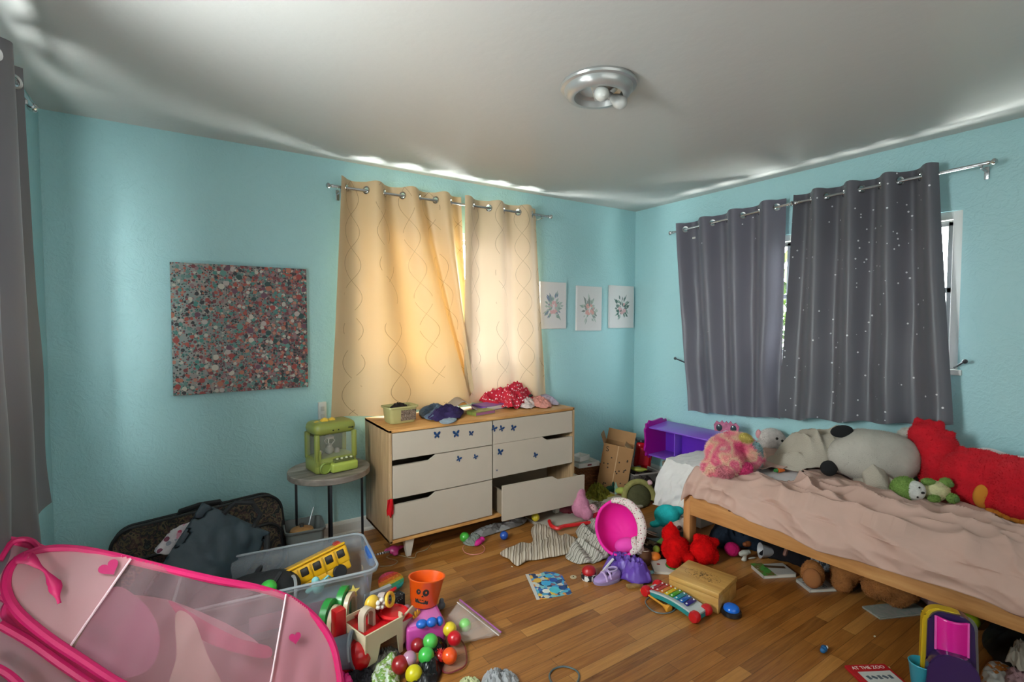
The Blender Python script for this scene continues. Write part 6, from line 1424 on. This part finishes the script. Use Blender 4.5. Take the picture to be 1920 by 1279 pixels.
# small stray pieces between the dresser and the bed
for i, (px, py, z, c, sz, lb) in enumerate(((1062, 955, .04, '8d3b48', (.05, .03, .03), 'dusty red toy piece under the pulled-out drawer'), (1112, 958, .03, '9c8270', (.05, .035, .03), 'beige toy piece between the pink plush and the foam seat'), (1128, 972, .03, 'b05a30', (.04, .02, .02), 'small orange toy piece at the upper left edge of the foam seat'),
        (1218, 905, .17, 'c9a0a8', (.03, .02, .02), 'pale pink toy piece in the small grey bin'), (1196, 880, .17, '8f8f34', (.06, .025, .02), 'lime green toy piece on the rim of the small grey bin'), (1165, 960, .03, '6c3a2c', (.04, .03, .02), 'brown toy piece between the turtle plush and the foam seat'), (1255, 1000, .03, '2a2430', (.05, .03, .02), 'dark toy piece beside the book stack'))):
    tag(blob('toy_piece', [((0, 0, 0), sz), ((sz[0]*.7, sz[1]*.5, .004), tuple(q*.6 for q in sz)), ((-sz[0]*.6, sz[1]*.3, 0), tuple(q*.55 for q in sz))], mt(c, .5), vox=.004, loc=Zp(px, py, z), rot=(0, 0, i*1.3)), lb, 'toy')
# ================================================================ ON THE BED
def bed_at(px, py, z=MTZ+.01): return Zp(px, py, z)
def rainbow_mat():
    m, nt, b = newmat('rainbow_plush'); v = coords(nt, scale=(1, 1, 1))
    n = N(nt, 'ShaderNodeTexNoise', Scale=8.5, Detail=1.5); nt.links.new(v, n.inputs['Vector'])
    nt.links.new(ramp(nt, n.outputs['Fac'], [(.30, 'da5580'), (.40, 'ea8c9c'), (.46, 'ecb8a8'), (.50, 'e8d2b4'), (.54, 'eca0a6'), (.60, 'e06a92'), (.66, 'ecb8b0'), (.72, '9fb8b6')]), b.inputs['Base Color'])
    b.inputs['Roughness'].default_value = 1; b.inputs['Specular IOR Level'].default_value = .1; return m
rp = thing('rainbow_plush', 'fluffy rainbow tie-dye plush bear curled at the head of the bed', 'plush toy', bed_at(1385, 892)+Vector((.03, .05, 0)), rz=R(-12))
RM = rainbow_mat()
blob('body', [((.03, .05, .12), (.17, .10, .10)), ((-.09, -.02, .08), (.10, .09, .08)), ((.08, -.01, .10), (.09, .08, .09)), ((-.16, .0, .05), (.06, .06, .045)), ((.17, .02, .07), (.06, .06, .07)), ((.04, .03, .16), (.09, .07, .06))], RM, vox=.010, parent=rp, fuzz=26000, flen=.022, fw=.0016)
blob('paw', [((-.02, -.09, .05), (.05, .04, .035))], plush('d84a80'), vox=.006, parent=rp, fuzz=2500, flen=.014)
blob('paw', [((-.13, -.06, .05), (.06, .05, .045))], mt('d2808c', 1, var=.3, vs=20), vox=.006, parent=rp, fuzz=3000, flen=.016)
blob('yellow_ear', [((.06, -.03, .2), (.05, .025, .03), (0, .5, 0))], plush('c9b868'), vox=.006, parent=rp, fuzz=1800, flen=.012)
blob('blue_patch', [((.11, -.06, .13), (.035, .03, .06), (0, -.3, 0))], plush('7c9a9c'), vox=.006, parent=rp, fuzz=1500, flen=.012)
# knitted blanket heaped
KN = mt('a69d90', .95, var=.06, vs=9, bumps=(170, .6, .004), spec=.15)
def bh(name, label, cat, pix, h, m, seed, z0=MTZ+.012, **kw):
    o = heap(name, [tuple(Zp(a, b, z0)[:2]) for a, b in pix], h, m, seed=seed, z0=z0, **kw); return tag(o, label, cat)
bh('knit_blanket', 'grey knitted blanket heaped in soft folds along the wall side of the bed', 'blanket', [(1440, 866), (1478, 860), (1530, 856), (1600, 850), (1650, 858), (1680, 880), (1672, 912), (1662, 928), (1630, 922), (1608, 905), (1575, 898), (1520, 890), (1478, 884), (1445, 872)],   .12, KN, 91, fold=.18, freq=5.2, dirn=R(62), flat=3, rings=60, n=220, thick=.008)
bh('blanket_corner', 'fringed corner of grey knit throw dropped beside the green capped plush', 'blanket', [(1600, 905), (1622, 890), (1655, 892), (1690, 912), (1700, 925), (1660, 930), (1625, 918)], .05, KN, 92, fold=.05, freq=7, dirn=R(60), rings=36, n=160, thick=.008)
# grey pillow-like plush with black ears
pb = bed_at(1690, 900); pd = thing('round_plush', 'large pale grey oval plush pillow with two black ears on the bed', 'plush toy', (3.16, 1.17, MTZ), rz=R(-43))
GP = mt('aca69c', .95, var=.06, vs=16, bumps=(60, .5, .004))
blob('body', [((0, 0, .165), (.235, .12, .145)), ((-.05, 0, .185), (.15, .115, .13)), ((.08, 0, .145), (.14, .115, .125))], GP, vox=.011, parent=pd, fuzz=9000, flen=.007, fw=.001)
blob('black_ear', [((-.165, .0, .295), (.06, .03, .036), (0, -.15, 0))], mt('101012', .95), vox=.006, parent=pd)
blob('black_ear', [((-.235, -.02, .09), (.045, .03, .045))], mt('101012', .95), vox=.006, parent=pd)
# green capped plush
gp = thing('green_capped_plush', 'small plush doll with a lime green hood and cream body lying on the sheet', 'plush toy', bed_at(1728, 945)+Vector((0, 0, .018)), rz=R(-34))
LM = plush('74904a'); CRP = plush('c9c498')
blob('hood', [((-.085, 0, .055), (.062, .05, .062))], LM, vox=.006, parent=gp, fuzz=2500, flen=.008)
blob('face', [((-.06, -.03, .058), (.05, .035, .05))], plush('c9c8c2'), vox=.006, parent=gp)
blob('body', [((.055, -.005, .05), (.07, .05, .048))], CRP, vox=.006, parent=gp, fuzz=1500, flen=.006)
for c, r_ in (((.02, -.01, .095), (.035, .02, .018)), ((.01, -.06, .03), (.03, .018, .018)), ((.105, -.01, .09), (.03, .024, .026)), ((.10, -.055, .03), (.028, .022, .024))):
    blob('limb', [(c, r_)], LM, vox=.005, parent=gp, fuzz=500, flen=.006)
for c in ((.115, -.03, .088), (.105, -.075, .03)): MB().ell(c, (.014, .008, .014)).build('paw_pad', mt('4f6a34', .9), gp)
for c in ((-.065, -.064, .085), (-.072, -.064, .038)): MB().ell(c, (.005, .003, .005), sub=2).build('eye', M_DARK, gp)
MB().ell((-.05, -.067, .06), (.009, .005, .006), sub=2).build('nose', M_DARK, gp)
# carrot
ca = thing('toy_carrot', 'small orange plush carrot with a green top on the sheet by the rainbow plush', 'toy', bed_at(1472, 882, MTZ+.02), rz=R(-30))
MB().lathe([(0, 0), (.006, .004), (.012, .03), (.014, .042), (0, .048)], 16, M=Matrix.Rotation(-PI/2, 4, 'Y')).build('root', mt('c8601c', .8), ca)
MB().lathe([(0, 0), (.012, .004), (.010, .02), (0, .028)], 12, M=Matrix.Translation((-.045, 0, 0)) @ Matrix.Rotation(-PI/2, 4, 'Y')).build('leaves', mt('2c6a2c', .8), ca)
# white plush behind the blanket
wp = thing('white_pig_plush', 'white plush animal with pink ear and spotted wrap behind the grey blanket', 'plush toy', Zp(1455, 850, MTZ+.0)+Vector((.05, .06, 0)), rz=R(-50))
blob('head', [((0, 0, .085), (.085, .065, .07)), ((.06, -.01, .05), (.05, .05, .045)), ((-.02, .0, .04), (.08, .06, .04))], plush('c8c0bc'), vox=.008, parent=wp, fuzz=3000, flen=.01)
blob('pink_ear', [((-.085, 0, .11), (.02, .015, .035))], plush('d59aa0'), vox=.005, parent=wp)
for c in ((.02, -.068, .10), (.055, -.06, .085)): MB().ell(c, (.009, .006, .009), sub=2).build('eye', M_DARK, wp)
bh('spotted_cloth', 'white cloth with black spots behind the grey knit blanket', 'cloth', [(1452, 858), (1475, 846), (1505, 842), (1520, 850), (1495, 860), (1465, 868)], .07, spots('c4bfbc', ['3a3434', '6a6060'], 30, .25), 93, fold=.04, freq=8)
# red dragon
DR = mt('c0081e', .95, var=.12, vs=20, bumps=(80, .6, .005)); OR = mt('c07a22', .95)
dg_ = thing('red_dragon_plush', 'very large red plush dragon with an orange scalloped belly lying along the wall', 'plush toy', (0, 0, 0))
VX, VY = -.80, -.60        # toward the room
lumps = [((1738, 818), 3.34, .075), ((1757, 840), 3.32, .085), ((1772, 872), 3.28, .085), ((1822, 885), 3.22, .105), ((1858, 893), 3.2, .10), ((1893, 912), 3.17, .085), ((1925, 908), 3.15, .105), ((1970, 915), 3.12, .10), ((2040, 930), 3.1, .095)]
el_ = []; ctrs = []
for (px, py), X_, r_ in lumps:
    p = Xp(px, py, X_); z = max(p.z, MTZ+r_*.9); ctrs.append((p, z, r_)); el_.append(((p.x, p.y, z), (r_, r_*1.15, r_)))
for (p, z, r_), (q, zq, rq) in zip(ctrs, ctrs[1:]):
    m_ = (r_+rq)/2*.82; el_.append((((p.x+q.x)/2, (p.y+q.y)/2, (z+zq)/2-.012), (m_, m_*1.1, m_)))
for i in (1, 2): p, z, r_ = ctrs[i]; el_.append(((p.x+.01, p.y, MTZ+.11), (.085, .09, .11)))
for p, z, r_ in ctrs[:8]:
    for k in range(3): el_.append(((p.x+.02, p.y+.05-.05*k, z+r_*.93), (.024, .022, .026)))
for i in (3, 4, 6): p, z, r_ = ctrs[i]; el_.append(((p.x, p.y, MTZ+.085), (r_*.98, r_*1.1, .085)))
blob('body', el_, DR, vox=.012, parent=dg_, fuzz=14000, flen=.010, fw=.0014)
p, z, r_ = ctrs[3]; MB().ell((p.x+VX*r_*1.1, p.y+VY*r_*1.1, MTZ+.085), (.026, .042, .065), (0, R(-12), R(35))).build('belly_patch', OR, dg_)
p, z, r_ = ctrs[2]; MB().ell((p.x+VX*r_*1.0, p.y+VY*r_*1.0, MTZ+.035), (.03, .05, .03), (0, 0, R(35))).build('foot', OR, dg_)
A_b = Vector((ctrs[3][0].x+VX*.112, ctrs[3][0].y+VY*.112-.03, MTZ+.02)); B_b = Vector((ctrs[7][0].x+VX*.11, ctrs[7][0].y+VY*.11, MTZ+.02))
for i in range(9):
    q = A_b.lerp(B_b, i/8); MB().ell(q, (.022, .026, .016)).build('belly_scallop', OR, dg_)
wt = thing('white_plush', 'white fluffy plush peeking between the charcoal curtain and the red dragon', 'plush toy', Xp(1706, 818, 3.38), rz=0)
blob('body', [((0, 0, 0), (.05, .06, .05)), ((.0, .03, -.06), (.06, .08, .07)), ((.02, .04, -.16), (.07, .1, .09)), ((0, -.04, -.03), (.04, .05, .04))], plush('c4bfb8'), vox=.008, parent=wt, fuzz=3000, flen=.01)
o = thing('white_pillow', 'white pillow against the wall behind the red dragon', 'pillow', (3.43, .55, MTZ+.12), rot=(0, R(72), R(3)))
blob('cover', [((0, 0, 0), (.15, .30, .05)), ((.06, .2, 0), (.1, .12, .03)), ((.06, -.2, 0), (.1, .12, .03)), ((-.06, .2, 0), (.1, .12, .03)), ((-.06, -.2, 0), (.1, .12, .03))], fabric('cfcaca'), vox=.012, parent=o)
# ================================================================ UNDER THE BED
b1 = book('white paperback with green corner picture lying on the floor at the bed edge', Zp(1450, 1074, 0), .19, .12, .022, R(-28), 'a9a59e')
MB().box((-.062, 0, .0226), (.07, .136, .001)).build('cover_picture', patchwork(['2f7a2c', '4a8a38', '6a5a2c', 'a8a89c'], 16, .5, noise_mix=1), b1, smooth=False)
MB().box((.02, .02, .0228), (.11, .025, .001), rot=(0, 0, -.2)).build('brown_print', mt('4a3520', .5), b1, smooth=False)
b2 = book('white paperback lying under the leftmost brown bear foot', Zp(1530, 1100, 0), .15, .11, .018, R(-28), 'aaa6a0'); MB().box((-.02, 0, .0205), (.10, .1, .001)).build('cover_picture', patchwork(['8a8a88', 'b0aca4', '5a6068'], 20, .5, noise_mix=1), b2, smooth=False)
b3 = book('pale green magazine under the brown bear near the pink toy', Zp(1680, 1146, 0), .28, .10, .01, R(-24), patchwork(['8a9188', '94948e', '8a948c', '9c9a94'], 12, .5, noise_mix=1))
BRN = mt('9a6230', .95, var=.2, vs=24, bumps=(80, .8, .006))
tbr = thing('brown_teddy_bear', 'big caramel brown teddy bear stuffed under the bed, legs toward the room', 'teddy bear', (0, 0, 0))
def gp_(px, py, z): p = Zp(px, py, z); return (p.x, p.y, z)
els = [(gp_(1584, 1080, .09), (.075, .065, .085)), (gp_(1578, 1100, .055), (.05, .05, .05)), (gp_(1615, 1068, .14), (.08, .08, .06)), (gp_(1660, 1100, .11), (.1, .09, .08)), (gp_(1642, 1110, .07), (.07, .055, .055)), (gp_(1690, 1110, .10), (.09, .08, .07)), (gp_(1685, 1128, .05), (.075, .05, .05)), (gp_(1640, 1075, .13), (.08, .08, .08))]
blob('body', [((e[0][0]+.05, e[0][1]+.02, e[0][2]), e[1]) for e in els], BRN, vox=.010, parent=tbr, fuzz=12000, flen=.010, fw=.0014)
p = Zp(1522, 1082, .08); blob('foot', [((p.x+.03, p.y+.01, .085), (.055, .055, .07))], BRN, vox=.008, parent=tbr, fuzz=1500, flen=.007)
MB().ell((p.x-.012, p.y-.008, .08), (.022, .042, .052), (0, 0, R(20))).build('paw_pad', mt('8f5a30', .95), tbr)
pp3 = thing('pink_toy_animal', 'dusty pink plush with a pale snout in the shade under the bed', 'plush toy', Zp(1760, 1150, 0)+Vector((.08, .05, 0)), rz=R(-30))
blob('body', [((0, 0, .09), (.12, .08, .08)), ((-.09, -.02, .07), (.03, .03, .03)), ((.12, 0, .1), (.06, .05, .07)), ((.0, -.05, .05), (.09, .05, .05))], plush('8f7076'), vox=.008, parent=pp3)
ball('lime green ball under the bed behind the purple toy', Zp(1832, 1176, .04)+Vector((.04, .03, 0)), '8a9a1c', .032, None)
pz = thing('white_toy_bone', 'small white plastic toy figure by the paperback at the bed edge', 'toy', Zp(1396, 1052, 0), rz=R(-20))
blob('body', [((0, 0, .05), (.03, .02, .015)), ((-.025, 0, .045), (.014, .014, .014)), ((.025, 0, .05), (.014, .014, .014)), ((0, 0, .025), (.013, .012, .025)), ((-.005, 0, .008), (.018, .014, .008)), ((.05, .0, .012), (.03, .006, .006))], mt('a9a89e', .5), vox=.004, parent=pz, smooth=2)
wsn = thing('white_shoe', 'white pointed cone-shaped toy lying on its side under the bed', 'toy', Zp(1447, 1052, 0)+Vector((.03, .02, 0)), rz=R(-38))
MB().lathe([(.0, .13), (.015, .11), (.042, .0), (.045, -.004), (.040, -.004), (.036, .0), (0, .1)], 28, M=Matrix.Translation((-.06, 0, .045)) @ Matrix.Rotation(R(97), 4, 'Y')).build('cone', mt('a8a6a8', .4), wsn)
tag(MB().ell((0, 0, 0), (.045, .045, .04)).build('magenta_ball', plush('a01450'), None, loc=Zp(1376, 1036, .05)+Vector((.03, .03, 0))), 'magenta fuzzy ball in the shade just inside the bed leg', 'ball')
tag(blob('orange_figure', [((0, 0, .03), (.035, .02, .02)), ((.03, 0, .03), (.015, .015, .02)), ((-.03, 0, .035), (.014, .014, .014))], mt('8a4a24', .6, var=.3, vs=60), vox=.004, loc=Zp(1405, 1035, 0)+Vector((.03, .03, 0))), 'small orange brown toy beside the magenta ball under the bed', 'toy')
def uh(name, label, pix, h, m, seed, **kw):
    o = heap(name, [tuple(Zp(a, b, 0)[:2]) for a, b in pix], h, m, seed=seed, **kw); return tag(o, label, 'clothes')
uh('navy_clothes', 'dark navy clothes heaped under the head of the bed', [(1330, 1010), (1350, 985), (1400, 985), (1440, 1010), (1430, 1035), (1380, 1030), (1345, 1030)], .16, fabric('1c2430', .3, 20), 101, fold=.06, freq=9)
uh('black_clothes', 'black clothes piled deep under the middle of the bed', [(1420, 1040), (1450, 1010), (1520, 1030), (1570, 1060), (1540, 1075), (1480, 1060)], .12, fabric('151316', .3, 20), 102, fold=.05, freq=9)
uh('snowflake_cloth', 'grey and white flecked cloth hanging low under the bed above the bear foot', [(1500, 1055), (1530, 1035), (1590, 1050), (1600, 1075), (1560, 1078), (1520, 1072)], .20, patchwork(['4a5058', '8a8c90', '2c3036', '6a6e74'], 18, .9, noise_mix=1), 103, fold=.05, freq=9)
tag(MB().box((0, 0, 0), (.12, .09, .03), bev=.004).build('green_picture_book', patchwork(['3a6a34', 'a8a490', '8a3a30', '3a5a3a', 'b0b0a4'], 24, .5, noise_mix=1), None, loc=Zp(1346, 985, .14)+Vector((.05, .03, .03)), rot=(R(20), R(10), R(-30))), 'green picture book on the navy clothes just inside the bed leg', 'book')
tag(MB().box((0, 0, 0), (.05, .02, .06), bev=.01).build('peach_toy', mt('7a5244', .6), None, loc=Zp(1478, 1045, .06)+Vector((.06, .04, 0)), rot=(0, R(30), 0)), 'peach coloured toy piece in the dark under the bed', 'toy')
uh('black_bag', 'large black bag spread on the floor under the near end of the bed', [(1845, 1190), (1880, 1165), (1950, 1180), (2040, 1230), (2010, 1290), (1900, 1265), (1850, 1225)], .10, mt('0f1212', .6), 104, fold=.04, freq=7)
fh('torn_paper', 'crumpled torn white paper on the black bag near the right edge', 'paper', [(1892, 1236), (1900, 1216), (1925, 1218), (1935, 1240), (1915, 1262), (1885, 1250)], .04, mt('a8a094', .8), 105, z0=.06, fold=.05, freq=18, thick=.002, jag=.5)
tag(MB().prism([(-.03, 0), (.02, .01), (.03, -.01), (0, -.02)], 0, .002).build('paper_scrap', mt('b0aca4', .8), None, loc=Zp(1850, 1186, .004)), 'small white paper scrap on the floor under the lime ball', 'paper')
# ================================================================ RIGHT FOREGROUND
pt_ = thing('purple_play_toy', 'tall dark purple play toy with hot pink chute and yellow edge', 'toy', (2.35, .60, 0), rz=R(-66)); pt_.scale = (.86, .9, .9)
def slab(w2, hh, r_, th_, yo, m, nm, z0=0, xo=0, lb=None, bev=.004):
    out = [(-w2, z0), (-w2*.92, hh-r_)]+[(-w2*.86+r_-r_*math.cos(a), hh-r_+r_*math.sin(a)) for a in [k*PI/2/8 for k in range(1, 9)]]+[(w2*.86-r_+r_*math.sin(a), hh-r_+r_*math.cos(a)) for a in [k*PI/2/8 for k in range(0, 9)]]+[(w2, z0)]
    return MB().prism([(p[0]+xo, p[1]) for p in out], -th_/2, th_/2, M=Matrix.Translation((0, yo, 0)) @ Matrix.Rotation(R(-7), 4, 'X') @ Mx, bev=bev).build(nm, m, pt_, lb)
PU2 = plastic('2a1648', .25)
slab(.088, .335, .05, .09, .05, PU2, 'back_shell')
slab(.096, .20, .07, .07, -.025, plastic('32194f', .25), 'front_shell')
slab(.092, .338, .055, .06, .055, plastic('c9a61c', .3), 'yellow_edge', xo=-.012, bev=.004)
def chute(u, v): x = (u-.5)*.105; z = .185+v*.135; return Vector((x, .004-.022*math.cos((u-.5)*PI)+z*.12, z))
MB().grid(16, 16, chute).build('pink_chute', plastic('d81a90', .12), pt_, 'glossy hot pink chute', solid=.006)
MB().tube([(-.054, .022, .185), (-.054, .04, .32)], .005, 6).build('chute_edge', plastic('e05ab0', .2), pt_); MB().tube([(.054, .022, .185), (.054, .04, .32)], .005, 6).build('chute_edge', plastic('e05ab0', .2), pt_)
slab(.05, .30, .04, .03, .11, mt('8a8a90', .25, alpha=.6), 'clear_side', xo=.06)
cp = thing('plastic_cup', 'light blue plastic cup standing beside the purple toy', 'cup', Zp(1727, 1292, 0)+Vector((.0, .0, 0)))
MB().lathe([(0, .002), (.028, .002), (.030, .006), (.041, .1), (.043, .103), (.041, .106), (.039, .1), (.028, .008), (0, .006)], 36).build('cup_body', plastic('2f9ab0', .3), cp)
zo = thing('zoo_booklet', 'red booklet reading AT THE ZOO lying at the bottom edge of the photo', 'book', Zp(1648, 1276, .0), rz=R(-30))
MB().box((0, 0, .006), (.17, .15, .012), bev=.002).build('cover', mt('a8101c', .45), zo, smooth=False)
MB().box((.006, -.004, .0123), (.135, .075, .0012)).build('white_panel', mt('b8b8b4', .5), zo, smooth=False)
text_mesh('title_lettering', 'AT THE ZOO', .023, mt('d8ccc8', .5), zo, (0, .055, .0125))
rnd = random.Random(8); mb = MB()
for k in range(5): mb.box((-.04+.022*k, .0, .0132), (.013, .02, .0005), rot=(0, 0, rnd.random()))
mb.build('small_pictures', mt('4a5560', .5), zo, smooth=False)
fh('printed_wipes', 'white and orange printed packet lying right of the purple toy', 'packet', [(1842, 1262), (1862, 1245), (1895, 1255), (1900, 1285), (1860, 1300), (1842, 1285)], .03, patchwork(['b9b6b0', 'b8b6b2', 'b06a2c', 'c0bcb6'], 12, .5, noise_mix=1), 106, fold=.015, freq=10, flat=6)
fh('pink_cloth', 'pale pink crumpled cloth at the bottom right corner', 'cloth', [(1880, 1275), (1895, 1268), (1935, 1275), (1950, 1300), (1890, 1305)], .05, fabric('a07f84'), 107, fold=.03, freq=14)
